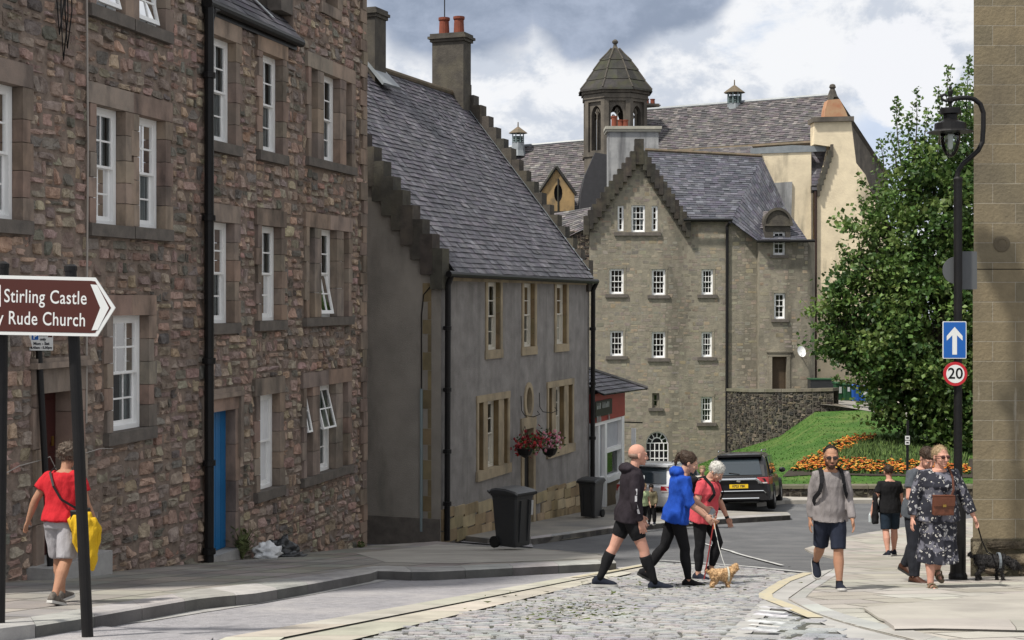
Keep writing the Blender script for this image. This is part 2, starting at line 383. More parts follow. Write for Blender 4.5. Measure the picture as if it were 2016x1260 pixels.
# --- left pavement with its granite kerb
PAVE_H = 0.13
LP_edge = [(-260, 1262), (-40, 1243), (69, 1230), (165, 1215), (250, 1200), (400, 1175), (502, 1166), (618, 1147), (730, 1127), (745, 1122), (827, 1125), (900, 1122), (1060, 1114), (1213, 1107)]
LP_in = [(-260, 1244), (-40, 1228), (60, 1216), (165, 1199), (250, 1185), (400, 1160), (502, 1149), (618, 1133), (728, 1116), (748, 1114), (827, 1117), (900, 1114.5), (1060, 1107), (1205, 1101)]
edge = px_poly(LP_edge, PAVE_H); inn = px_poly(LP_in, PAVE_H)
def lerp2(a, b, t): return (a[0] + (b[0] - a[0]) * t, a[1] + (b[1] - a[1]) * t)
back = [tuple(ground(1180, 1090, PAVE_H).xy), tuple(ground(1050, 1080, PAVE_H).xy), tuple(ground(860, 1066, PAVE_H).xy)]
RW = Wall((at(110, 0, 17.9).x, 17.9), (at(110, 0, 17.9).x + 0.256 * 10, 27.9))     # face of the red sandstone building
def rw_u(px): return RW.uz(px, 590)[0]
def rw_xy(px, o=0.0): q = RW.P(rw_u(px), 0, o); return (q.x, q.y)
U0, U1 = rw_u(-120), rw_u(717)
drape('pavement', [*inn, *back, rw_xy(717, -0.3), rw_xy(-300, -0.3)], PAVE_H, M['flag'])
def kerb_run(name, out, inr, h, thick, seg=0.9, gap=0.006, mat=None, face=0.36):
    mb = MB()
    # kerb stones cut along the run
    def resample(pl, n):
        d = [0]
        for a, b in zip(pl, pl[1:]): d.append(d[-1] + math.dist(a, b))
        o = []
        for i in range(n + 1):
            t = d[-1] * i / n; k = max(j for j in range(len(d) - 1) if d[j] <= t + 1e-9); o.append(lerp2(pl[k], pl[k + 1], (t - d[k]) / max(1e-9, d[k + 1] - d[k])))
        return o, d[-1]
    tot = sum(math.dist(a, b) for a, b in zip(out, out[1:])); n = max(4, int(tot / 0.3))
    a, _ = resample(out, n); b, _ = resample(inr, n); per = max(1, round(seg / 0.3))
    for i in range(n):
        sh = 0.02 if i % per == 0 else 0.0
        if i % per == 0: tn = jit((1, 1, 1), 0.14, 0.03)
        p0, p1, q1, q0 = lerp2(a[i], a[i + 1], sh), a[i + 1], b[i + 1], lerp2(b[i], b[i + 1], sh)
        top = [(x, y, gz(x, y) + h) for x, y in (p0, p1, q1, q0)]
        # rounded arris: the top steps in a little over the face
        m0, m1 = lerp2(p0, q0, 0.08), lerp2(p1, q1, 0.08)
        lo = [(x, y, gz(x, y) + h - thick) for x, y in (p0, p1)]; mid = [(x, y, gz(x, y) + h - 0.018) for x, y in (p0, p1)]
        tp = [(x, y, gz(x, y) + h) for x, y in (m0, m1)]
        fd = tuple(v * face for v in tn); mb.face([lo[0], lo[1], mid[1], mid[0]], fd); mb.face([mid[0], mid[1], tp[1], tp[0]], tn); mb.face([tp[0], tp[1], top[2], top[3]], tn)  # dark face tint paints in the kerb's shade, along with mossy grime
        mb.face([lo[0], mid[0], tp[0], top[3], (q0[0], q0[1], gz(*q0) + h - thick)], tn); mb.face([lo[1], mid[1], tp[1], top[2], (q1[0], q1[1], gz(*q1) + h - thick)], tn)
    o = mb.build(name, mat or M['kerb']); o['kind'] = 'structure'; return o
def dense(pl, step=0.5):
    o = [pl[0]]
    for a, b in zip(pl, pl[1:]):
        n = max(1, int(math.dist(a, b) / step))
        for i in range(1, n + 1): o.append(lerp2(a, b, i / n))
    return o
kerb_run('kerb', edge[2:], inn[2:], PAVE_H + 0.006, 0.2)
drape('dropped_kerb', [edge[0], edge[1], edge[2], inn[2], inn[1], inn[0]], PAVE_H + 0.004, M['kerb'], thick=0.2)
# dropped corner in front of the kerb's end, falling to the road
drape('crossing', px_poly([(-260, 1262), (-40, 1243), (69, 1230), (165, 1236), (420, 1262), (300, 1420), (-260, 1420)]), 0.03, M['chip'], thick=0.1)
# slab joints of the pavement: thin dark gaps as sunk strips are too fine to model; the flags themselves differ in colour
def flags(name, poly, h, mat, ang, cw=(0.55, 0.95), rw=(0.5, 0.75), shade=0.16, warm=0.05, gap=0.012):
    ca, sa = math.cos(ang), math.sin(ang); loc = [(x * ca + y * sa, -x * sa + y * ca) for x, y in poly]
    mb = MB(); v0 = min(p[1] for p in loc); v1 = max(p[1] for p in loc); v = v0
    while v < v1:
        rh = rnd(*rw); u = min(p[0] for p in loc) - rnd(0, 1)
        while u < max(p[0] for p in loc):
            cwid = rnd(*cw); tn = jit((1, 1, 1), shade, warm)
            cell = [(u + gap, v + gap), (u + cwid - gap, v + gap), (u + cwid - gap, v + rh - gap), (u + gap, v + rh - gap)]
            cl = clip_convex(loc, cell)
            if len(cl) >= 3:
                w2 = [(p[0] * ca - p[1] * sa, p[0] * sa + p[1] * ca) for p in cl]
                mb.face([(x, y, gz(x, y) + h) for x, y in w2], tn)
            u += cwid
        v += rh
    o = mb.build(name, mat); o['kind'] = 'structure'; return o
def clip_convex(subject, cell):            # Sutherland-Hodgman of any outline against a convex cell
    out = list(subject); n = len(cell)
    for i in range(n):
        a, b = cell[i], cell[(i + 1) % n]; inp = out; out = []
        if not inp: break
        def side(p): return (b[0] - a[0]) * (p[1] - a[1]) - (b[1] - a[1]) * (p[0] - a[0])
        for j in range(len(inp)):
            p, q = inp[j], inp[(j + 1) % len(inp)]; sp, sq = side(p), side(q)
            if sp >= 0: out.append(p)
            if (sp >= 0) != (sq >= 0): out.append(lerp2(p, q, sp / (sp - sq)))
    return out
wall_ang = math.atan2(RW.d.y, RW.d.x)
flags('pavement_flags', [*inn[1:], *back, rw_xy(717, 0.06), rw_xy(-200, 0.06)], PAVE_H + 0.004, M['flag'], wall_ang)
# pale worn part of the pavement, by the bin
drape('pavement_patch', px_poly([(700, 1090), (860, 1072), (1050, 1082), (1175, 1093), (1195, 1098), (1060, 1105), (900, 1110), (760, 1108)], PAVE_H), PAVE_H + 0.008, M['flag_warm'])
# cobbled lane between the two houses
drape('lane', px_poly([(660, 1020), (880, 1035), (1040, 1055), (1050, 1078), (860, 1064), (690, 1064)]), 0.012, M['chip'])

# --- strip of small setts, wheel tracks, main setts
strip = [(-300, 1420), (-40, 1262), (165, 1236), (250, 1222), (400, 1193), (502, 1182), (618, 1162), (742, 1142), (827, 1137), (900, 1134), (1060, 1126), (1235, 1116), (1262, 1112), (900, 1181), (765, 1209), (445, 1258), (300, 1290), (100, 1420)]
strip_w = px_poly(strip)
drape('gutter_paving', strip_w, 0.006, M['chip'])
# kerb-side pale channel
drape('channel', px_poly([(180, 1236), (250, 1221.5), (400, 1193.5), (502, 1182.5), (618, 1162.5), (742, 1143), (770, 1143), (618, 1172), (502, 1192), (400, 1208), (290, 1226)]), 0.012, M['kerb'])
def paving_run(name, near, far, h, mat, seg):
    mb = MB(); n = max(2, int(math.dist(near[0], near[-1]) / seg))
    A = [lerp2(near[0], near[1], i / n) for i in range(n + 1)]; B = [lerp2(far[0], far[1], i / n) for i in range(n + 1)]
    for i in range(n):
        tn = jit((1, 1, 1), 0.13, 0.03); q = [lerp2(A[i], A[i + 1], 0.012), A[i + 1], B[i + 1], lerp2(B[i], B[i + 1], 0.012)]
        for k in range(2):
            e = [lerp2(q[0], q[1], k / 2), lerp2(q[0], q[1], (k + 1) / 2), lerp2(q[3], q[2], (k + 1) / 2), lerp2(q[3], q[2], k / 2)]
            mb.face([(x, y, gz(x, y) + h) for x, y in e], tn)
    o = mb.build(name, mat); o['kind'] = 'structure'; return o
def G2(x, y): return tuple(ground(x, y).xy)
paving_run('wheel_track', [G2(445, 1258), G2(1275, 1110)], [G2(560, 1258), G2(1290, 1112)], 0.016, M['track'], 1.2)
paving_run('wheel_track', [G2(440, 1288), G2(1262, 1119)], [G2(600, 1287), G2(1282, 1121)], 0.016, M['track'], 1.2)
paving_run('wheel_track', [G2(100, 1420), G2(445, 1258)], [G2(330, 1400), G2(560, 1258)], 0.016, M['track'], 1.2)
drape('track_groove', [G2(330, 1400), G2(560, 1258), G2(1290, 1112), G2(1262, 1119), G2(585, 1258), G2(380, 1400)], 0.004, M['sett_bed'])
def setts(name, poly, h, mat, ang, sx, sy, tints, gap=0.02, jx=0.012, bulge=0.02, shade=0.28, drop=0.0, wob=1.0):
    ca, sa = math.cos(ang), math.sin(ang); loc = [(x * ca + y * sa, -x * sa + y * ca) for x, y in poly]
    mb = MB(); v = min(p[1] for p in loc); r = 0
    while v < max(p[1] for p in loc):
        rh = sy * rnd(0.9, 1.1); u = min(p[0] for p in loc) - rnd(0, sx)
        while u < max(p[0] for p in loc):
            cw = sx * rnd(0.7, 1.3)
            if inside((u + cw / 2, v + rh / 2), loc) and random.random() >= drop:
                tn = jit(random.choice(tints), shade, 0.04); hz = rnd(-0.008, 0.010) * wob; tilt = rnd(-0.006, 0.006) * wob
                def W(a, b, z):
                    x, y = a * ca - b * sa, a * sa + b * ca; return (x, y, gz(x, y) + h + z)
                o = [(u + gap / 2 + rnd(0, jx), v + gap / 2 + rnd(0, jx)), (u + cw - gap / 2 - rnd(0, jx), v + gap / 2 + rnd(0, jx)), (u + cw - gap / 2 - rnd(0, jx), v + rh - gap / 2 - rnd(0, jx)), (u + gap / 2 + rnd(0, jx), v + rh - gap / 2 - rnd(0, jx))]
                c = (u + cw / 2, v + rh / 2); i1 = [lerp2(p, c, 0.16) for p in o]
                vs = [W(p[0], p[1], -0.03) for p in o] + [W(p[0], p[1], bulge * 0.55 + hz + (tilt if k in (0, 3) else -tilt)) for k, p in enumerate(i1)] + [W(c[0] + rnd(-.02, .02), c[1], bulge + hz)]
                mb.mesh(vs, [(0, 1, 5, 4), (1, 2, 6, 5), (2, 3, 7, 6), (3, 0, 4, 7), (4, 5, 8), (5, 6, 8), (6, 7, 8), (7, 4, 8)], tn)
            u += cw
        v += rh
    o = mb.build(name, mat, smooth=False, fix=True); o['kind'] = 'structure'; return o
S_poly = [G2(380, 1400), G2(722, 1257), G2(1282, 1122), G2(1296, 1108), G2(1440, 1117), G2(1583, 1131), G2(1545, 1150), G2(1498, 1186), G2(1420, 1262), G2(1330, 1400)]
drape('sett_bed', S_poly, 0.004, M['sett_bed'])
setts('road_setts', S_poly, 0.012, M['sett'], 0.05, 0.2, 0.1, [(1, 1, .99), (1.08, 1.05, 1.0), (0.88, 0.89, 0.92), (1.0, 1.0, 1.0)], gap=0.015, bulge=0.009, jx=.006, shade=.12, wob=.35)
# moss in the joints of the middle of the setts
moss = mk('moss', (0.055, 0.075, 0.02), (0.09, 0.10, 0.04), 20, 0.95, 0.5, 60, 0.1)
mb = MB()
for i in range(420):
    p = ground(random.gauss(1120, 75), random.gauss(1205, 13)); s_ = rnd(0.01, 0.035)
    mb.face([(p.x + rnd(-s_, s_) * 2, p.y + rnd(-s_, s_), gz(p.x, p.y) + rnd(0.005, 0.034)) for _ in range(3)], jit((1, 1, 1), 0.4))
for i in range(260):
    p = ground(random.gauss(1340, 90), random.gauss(1150, 12)); s_ = rnd(0.01, 0.03)
    mb.face([(p.x + rnd(-s_, s_) * 2, p.y + rnd(-s_, s_), gz(p.x, p.y) + rnd(0.005, 0.034)) for _ in range(3)], jit((1, 1, 1), 0.4))
o = mb.build('moss', moss); tag(o, 'sparse green moss between the grey setts of the street', 'moss', kind='stuff')

# --- right-hand side: apron, setts with white dashes, kerbs, flags
drape('apron', [G2(1498, 1186), G2(1545, 1150), G2(1583, 1131), G2(1640, 1122), G2(1580, 1160), G2(1552, 1180), G2(1600, 1209), G2(1640, 1224), G2(1700, 1242), G2(1780, 1262), G2(1900, 1300), G2(1800, 1310), G2(1668, 1258), G2(1620, 1230), G2(1537, 1200), G2(1520, 1197), G2(1470, 1262), G2(1400, 1400), G2(1330, 1400), G2(1420, 1262)], 0.014, M['apron'])
B_poly = [G2(1520, 1197), G2(1537, 1200), G2(1620, 1230), G2(1668, 1258), G2(1800, 1310), G2(1750, 1400), G2(1400, 1400), G2(1470, 1262)]
drape('sett_bed', B_poly, 0.004, M['sett_bed'])
setts('side_setts', B_poly, 0.012, M['sett'], -0.42, 0.34, 0.26, [(1.0, 1.0, 1.0), (.9, .92, .95), (0.8, 0.82, 0.85)], gap=0.04, bulge=0.014, shade=.1, wob=.4)
mb = MB()
for k, (x, y) in enumerate([(1527, 1207), (1517, 1222), (1508, 1236), (1497, 1252), (1520, 1214.5), (1505, 1244)]):
    p = ground(x, y); a = -0.42; L_, W_ = rnd(0.09, 0.17), 0.05
    if y in (1214.5, 1244): L_, W_ = 0.13, 0.03
    q = [(-L_, -W_), (L_ * .9, -W_ * .8), (L_, W_), (-L_ * .85, W_ * .9)]
    mb.face([(p.x + u * math.cos(a) - v * math.sin(a), p.y + u * math.sin(a) + v * math.cos(a), gz(p.x, p.y) + 0.052) for u, v in q], jit((1, 1, 1), 0.1))
o = mb.build('white_sett_markings', M['paint_white']); o['kind'] = 'structure'
# raised right pavement
RP = [(1640, 1122), (1580, 1160), (1552, 1180), (1600, 1205), (1640, 1219), (1700, 1236), (1780, 1255), (1900, 1290), (2200, 1330)]
RPh = 0.02
rp_edge = px_poly(RP, RPh)
far_rp = [(2300, 1100), (2300, 1000), (1990, 1012), (1912, 1020), (1850, 1030), (1766, 1040), (1700, 1050), (1640, 1062), (1584, 1080), (1600, 1088), (1640, 1097), (1652, 1104)]
rp_all = rp_edge + px_poly(far_rp, RPh)
drape('pavement_base', rp_all, RPh, M['flag_warm'], thick=0.16)
flags('right_pavement_flags', rp_all, RPh + 0.004, M['flag_warm'], 0.32, (0.5, 1.1), (0.45, 0.6), 0.13, 0.03)
kerb_in = px_poly([(1660, 1124), (1604, 1160), (1585, 1178), (1625, 1197), (1660, 1210), (1715, 1225), (1795, 1242), (1915, 1274), (2215, 1310)], RPh)
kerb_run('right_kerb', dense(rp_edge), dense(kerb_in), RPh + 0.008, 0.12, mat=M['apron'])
# second, raised step of paving at the bottom right
st = px_poly([(1772, 1228), (1880, 1222), (2016, 1224), (2200, 1226)], 0.06)
drape('raised_flags', st + px_poly([(2200, 1160), (1990, 1168), (1850, 1180), (1700, 1196), (1730, 1216)], 0.055), 0.055, M['flag_warm'], thick=0.02)
kerb_run('step_kerb', dense(px_poly([(1760, 1226.5), (1850, 1225), (1930, 1227), (2016, 1229), (2260, 1234)], 0.09)), dense(px_poly([(1740, 1220), (1850, 1217), (1930, 1218), (2016, 1220), (2260, 1224)], 0.06)), 0.06, 0.06, mat=M['flag_warm'], face=0.14)  # dark stone riser, with the step's shadow line put into its tint
# give-way line, lane line, yellow lines
def line(name, pts, wid, mat, h=0.012):
    w2 = px_poly(pts); mb = MB(); w2 = dense(w2, 0.4)
    L_ = []; R_ = []
    for i, p in enumerate(w2):
        a, b = w2[max(0, i - 1)], w2[min(len(w2) - 1, i + 1)]; d = Vector((b[0] - a[0], b[1] - a[1])).normalized(); n = Vector((-d.y, d.x)) * wid / 2
        L_.append((p[0] + n.x, p[1] + n.y)); R_.append((p[0] - n.x, p[1] - n.y))
    for i in range(len(w2) - 1):
        mb.face([(x, y, gz(x, y) + h) for x, y in (L_[i], L_[i + 1], R_[i + 1], R_[i])])
    o = mb.build(name, mat); o['kind'] = 'structure'; return o
line('give_way_line', [(1300, 1104), (1380, 1109), (1480, 1117), (1590, 1128)], 0.11, M['paint_white'])
line('lane_line', [(1372, 1066), (1440, 1086), (1540, 1114)], 0.075, M['paint_white'])
line('yellow_line', [(1592, 1130), (1545, 1147), (1507, 1172), (1508, 1180), (1545, 1194), (1606, 1220)], 0.15, M['paint_yellow'], 0.022)
line('yellow_line', [(1070, 1068), (1130, 1060), (1205, 1047)], 0.1, M['paint_yellow'])
line('yellow_line', [(1130, 1140), (1200, 1128), (1262, 1116)], 0.12, M['paint_yellow'], 0.024)

# --- pavement of the grey house and its build-out into the road
HP = [(700, 1046), (880, 1050), (960, 1060), (1045, 1061), (1120, 1051), (1205, 1039), (1300, 1030), (1440, 1020.5), (1556, 1014)]
HPb = [(1550, 1008), (1500, 1008), (1400, 1004), (1300, 998), (1250, 990), (1235, 975), (1150, 985), (1000, 1000), (868, 1020), (700, 1020)]
hp_edge = px_poly(HP, 0.12)
hp_all = hp_edge + px_poly(HPb, 0.12)
drape('house_pavement', hp_all, 0.12, M['flag'], thick=0.2)
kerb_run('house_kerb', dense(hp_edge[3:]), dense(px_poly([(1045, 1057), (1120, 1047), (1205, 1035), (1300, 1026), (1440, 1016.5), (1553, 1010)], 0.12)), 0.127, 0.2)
# ------------------------------------------------------------------ masonry helpers
def subtract(r, holes, minw=0.05):
    out = [r]
    for h in holes:
        nx = []
        for a in out:
            if a[1] <= h[0] or a[0] >= h[1] or a[3] <= h[2] or a[2] >= h[3]: nx.append(a); continue
            cs = [(a[0], h[0], a[2], a[3]), (h[1], a[1], a[2], a[3]), (max(a[0], h[0]), min(a[1], h[1]), a[2], h[2]), (max(a[0], h[0]), min(a[1], h[1]), h[3], a[3])]
            nx += [c for c in cs if c[1] - c[0] > minw and c[3] - c[2] > minw * 0.8]
        out = nx
    return out
def guillotine(r, wmax, hmax, wmin, hmin):
    st = [r]; out = []
    while st:
        a = st.pop(); w_, h_ = a[1] - a[0], a[3] - a[2]
        lw = rnd(wmax * 0.55, wmax); lh = rnd(hmax * 0.6, hmax)
        if w_ > lw and (w_ / wmax >= h_ / hmax or h_ <= lh):
            t = a[0] + w_ * rnd(0.22, 0.78)
            if t - a[0] < wmin or a[1] - t < wmin: out.append(a); continue
            st += [(a[0], t, a[2], a[3]), (t, a[1], a[2], a[3])]
        elif h_ > lh:
            t = a[2] + h_ * rnd(0.25, 0.75)
            if t - a[2] < hmin or a[3] - t < hmin: out.append(a); continue
            st += [(a[0], a[1], a[2], t), (a[0], a[1], t, a[3])]
        else: out.append(a)
    return out
def rubble(W, rects, palette, mat, parent, name='stonework', holes=(), clipfn=None, wmax=0.55, hmax=0.33, depth=(0.012, 0.055), gap=0.007, rough=0.022, tintfn=None, var=0.2, flat=False, keep=1.0):
    mb = MB()
    for R0 in rects:
        for s in guillotine(R0, wmax, hmax, 0.07, 0.06):
            for a in subtract(s, holes):
                u0, u1, z0, z1 = a
                if clipfn and not clipfn((u0 + u1) / 2, (z0 + z1) / 2): continue
                if random.random() > keep: continue
                w_, h_ = u1 - u0, z1 - z0; k = min(w_, h_)
                g_ = gap
                c = [(u0 + g_ + rnd(0, .12) * k, z0 + g_ + rnd(0, .12) * k), (u1 - g_ - rnd(0, .12) * k, z0 + g_ + rnd(0, .12) * k), (u1 - g_ - rnd(0, .12) * k, z1 - g_ - rnd(0, .12) * k), (u0 + g_ + rnd(0, .12) * k, z1 - g_ - rnd(0, .12) * k)]
                # eight-point outline: the corners are knocked off a little
                o8 = []
                for i in range(4):
                    p, q = c[i], c[(i + 1) % 4]; o8 += [lerp2(p, q, rnd(.06, .2)), lerp2(p, q, rnd(.8, .94))]
                m_ = (sum(p[0] for p in c) / 4, sum(p[1] for p in c) / 4); d = rnd(*depth)
                i8 = [lerp2(p, m_, rnd(.06, .2)) for p in o8]; tl = (rnd(-.22, .22), rnd(-.3, .15))
                vs = [W.P(p[0], p[1], -0.012) for p in o8] + [W.P(p[0], p[1], d * rnd(.4, 1.1) + (p[0] - m_[0]) * tl[0] + (p[1] - m_[1]) * tl[1] + rnd(-rough, rough) * .8) for p in i8]
                if flat: vs[8:] = [W.P(p[0], p[1], d) for p in i8]
                x = (m_[0] + rnd(-.25, .25) * w_, m_[1] + rnd(-.25, .25) * h_)
                vs.append(W.P(x[0], x[1], d + (0 if flat else rnd(-rough, rough))))
                fs = [(i, (i + 1) % 8, 8 + (i + 1) % 8, 8 + i) for i in range(8)] + [(8 + i, 8 + (i + 1) % 8, 16) for i in range(8)]
                tn = jit(random.choice(palette), var, 0.05); kk = tintfn((u0 + u1) / 2, (z0 + z1) / 2) if tintfn else 1.0
                mb.mesh(vs, fs, tuple(v * kk for v in tn))
    return mb.build(name, mat, parent, fix=False)
RED_PAL = [(min(.6, c[0]*1.98+.02), min(.6, c[1]*2.10+.02), min(.6, c[2]*1.94+.016)) for c in [(0.25, 0.165, 0.14), (0.23, 0.155, 0.14), (0.20, 0.145, 0.135), (0.28, 0.19, 0.155), (0.27, 0.205, 0.165), (0.17, 0.13, 0.12), (0.15, 0.125, 0.118), (0.235, 0.16, 0.15), (0.105, 0.09, 0.085), (0.235, 0.19, 0.16), (0.20, 0.15, 0.14), (0.24, 0.15, 0.13)]]
BLK = [(1, 1, 1), (0.88, 0.86, 0.86), (1.12, 1.08, 1.05), (0.95, 0.98, 1.0), (1.05, 0.95, 0.92)]
def surround(W, u0, u1, z0, z1, o_front, reveal, parent, mat, jw=0.15, lint=0.26, sill_h=0.0, name='surround', mullions=(), jambs=True, flush_lintel=0.0, bh=0.3):
    """Dressed margin of an opening: block jambs that also line the reveal, a lintel, mullions between lights."""
    mb = MB(); g_ = 0.004
    def jamb(a, b, odd):
        z = z0; k = odd
        while z < z1 - 0.02:
            h = min(bh * rnd(.85, 1.15), z1 - z)
            if z1 - (z + h) < 0.1: h = z1 - z
            ex = 0.07 if k % 2 else 0.0; x0, x1 = (a - ex, b) if a < u0 else (a, b + ex)
            mb.wbox(W, x0, x1, z + g_, z + h - g_, -reveal, o_front + rnd(-.003, .004), jit(random.choice(BLK), .1, .03)); z += h; k += 1
    if jambs: jamb(u0 - jw, u0, 0); jamb(u1, u1 + jw, 1)
    for (a, b) in mullions:
        z = z0
        while z < z1 - 0.02:
            h = min(bh * 1.5 * rnd(.9, 1.2), z1 - z)
            if z1 - (z + h) < 0.12: h = z1 - z
            mb.wbox(W, a, b, z + g_, z + h - g_, -reveal + 0.02, o_front - 0.002 + rnd(-.003, .003), jit(random.choice(BLK), .1, .03)); z += h
    n = 1 if u1 - u0 < 0.9 else 2
    for i in range(n):
        a = u0 - jw - .05 + (u1 - u0 + 2 * jw + .1) * i / n; b = u0 - jw - .05 + (u1 - u0 + 2 * jw + .1) * (i + 1) / n
        mb.wbox(W, a + g_ * (i > 0), b, z1 + 0.001, z1 + lint, -reveal, o_front + .006 + rnd(0, .004), jit(random.choice(BLK), .1, .03))
    return mb.build(name, mat, parent)
def window(W, u0, u1, z0, z1, parent, back=0.17, cols=2, rows=(2, 2), fmat=None, sill=None, sill_mat=None, curtain=0.86, fr=0.07, bar=0.024, open_lower=0.0, open_upper=0.0, boarded=False, room=0.5, label=None, split=0.5, sill_ext=0.18, sill_front=0.09, shade=None):
    """A sash window: box frame and two glazed sashes, pane, curtain and dark room behind; sill below."""
    fmat = fmat or M['white']; mb = MB(); ob = -back
    mb.wbox(W, u0, u0 + fr, z0, z1, ob - .08, ob + .02); mb.wbox(W, u1 - fr, u1, z0, z1, ob - .08, ob + .02)
    mb.wbox(W, u0 + fr, u1 - fr, z1 - fr, z1, ob - .08, ob + .018); mb.wbox(W, u0 + fr, u1 - fr, z0, z0 + fr * .8, ob - .08, ob + .03)
    a, b, lo, hi = u0 + fr, u1 - fr, z0 + fr * .8, z1 - fr; mid = lo + (hi - lo) * split; pn = MB()
    for k, (s0, s1, oo, tilt) in enumerate(((lo, mid + .012, ob - .055, open_lower), (mid - .012, hi, ob - .012, open_upper))):
        def P(u, z, o, s1=s1, tilt=tilt):   # a tilted sash swings out about its top edge
            if not tilt: return W.P(u, z, o)
            d = s1 - z; return W.P(u, s1 - d * math.cos(tilt) + (o - ob) * math.sin(tilt), ob + .02 + d * math.sin(tilt) + (o - ob) * math.cos(tilt))
        def bx(ua, ub, za, zb, oa, obb):
            mb.hexa([P(u, z, o) for z in (za, zb) for u, o in ((ua, oa), (ub, oa), (ub, obb), (ua, obb))])
        st = .042
        bx(a, a + st, s0, s1, oo - .02, oo + .02); bx(b - st, b, s0, s1, oo - .02, oo + .02)
        bx(a + st, b - st, s0, s0 + (st * 1.5 if k == 0 else st * .8), oo - .02, oo + .018); bx(a + st, b - st, s1 - st * .85, s1, oo - .02, oo + .018)
        if boarded:
            pn.face([P(a + st, s0, oo), P(b - st, s0, oo), P(b - st, s1, oo), P(a + st, s1, oo)])
            for i in range(1, 3): u = a + (b - a) * i / 3; bx(u - .004, u + .004, s0 + .05, s1 - .04, oo - .004, oo + .004)
            continue
        for i in range(1, cols): u = a + (b - a) * i / cols; bx(u - bar / 2, u + bar / 2, s0 + .03, s1 - .03, oo - .014, oo + .014)
        nr = rows[0] if k == 0 else rows[1]
        for i in range(1, nr): z = s0 + (s1 - s0) * i / nr; bx(a + .03, b - .03, z - bar / 2, z + bar / 2, oo - .012, oo + .012)
        pn.face([P(a + st / 2, s0 + .02, oo), P(b - st / 2, s0 + .02, oo), P(b - st / 2, s1 - .02, oo), P(a + st / 2, s1 - .02, oo)])
    wn = mb.build('window', fmat, parent)
    if label: wn['label'] = label
    pn.build('pane', M['blind'] if boarded else M['glass'], wn)
    if not boarded:
        if curtain > 0:
            c = MB(); n = 22; uu = [a + (b - a) * i / n for i in range(n + 1)]
            if shade:                       # roller blind drawn part of the way
                c.face([W.P(a, hi - (hi - lo) * shade, ob - .12), W.P(b, hi - (hi - lo) * shade, ob - .12), W.P(b, hi, ob - .12), W.P(a, hi, ob - .12)])
            span = int(n * curtain / 2)
            for i in range(n):
                if span <= i < n - span: continue
                o0, o1 = (ob - .105 + .016 * math.sin(uu[j] * 70 + u0) for j in (i, i + 1))
                c.face([W.P(uu[i], lo, o0), W.P(uu[i + 1], lo, o1), W.P(uu[i + 1], hi, o1), W.P(uu[i], hi, o0)])
            if c.f: c.build('curtain', M['curtain'], wn)
        r_ = MB()
        r_.wbox(W, u0 - .05, u1 + .05, z0 - .05, z1 + .05, ob - room, ob - room + .02)
        for q in ((u0 - .05, u0 + .005, z0, z1), (u1 - .005, u1 + .05, z0, z1)): r_.wbox(W, *q, ob - room + .02, ob - .09)
        r_.wbox(W, u0, u1, z1 - .005, z1 + .05, ob - room + .02, ob - .09); r_.wbox(W, u0, u1, z0 - .05, z0 + .005, ob - room + .02, ob - .09)
        r_.build('room_lining', M['room'], wn)
    if sill:
        s_ = MB(); s_.wbox(W, u0 - sill_ext, u1 + sill_ext, z0 - sill, z0 - .002, -back - .02, sill_front); s_.build('sill', sill_mat or M['sill_stone'], wn)
    return wn
def fill_opening(W, u0, u1, z0, z1, back, parent, name, mat):
    mb = MB(); mb.wbox(W, u0, u1, z0, z1, -back - .05, -back); return mb.build(name, mat, parent)
def pipe(pts, r, parent, name='downpipe', mat=None, collars=(), n=10):
    mb = MB(); mb.tube(pts, r, n)
    for c in collars:
        c = Vector(c); mb.tube([c - Vector((0, 0, .045)), c - Vector((0, 0, .04)), c + Vector((0, 0, .04)), c + Vector((0, 0, .045))], [r * 1.05, r * 1.4, r * 1.4, r * 1.05], n)
    return mb.build(name, mat or M['black'], parent, smooth=False)
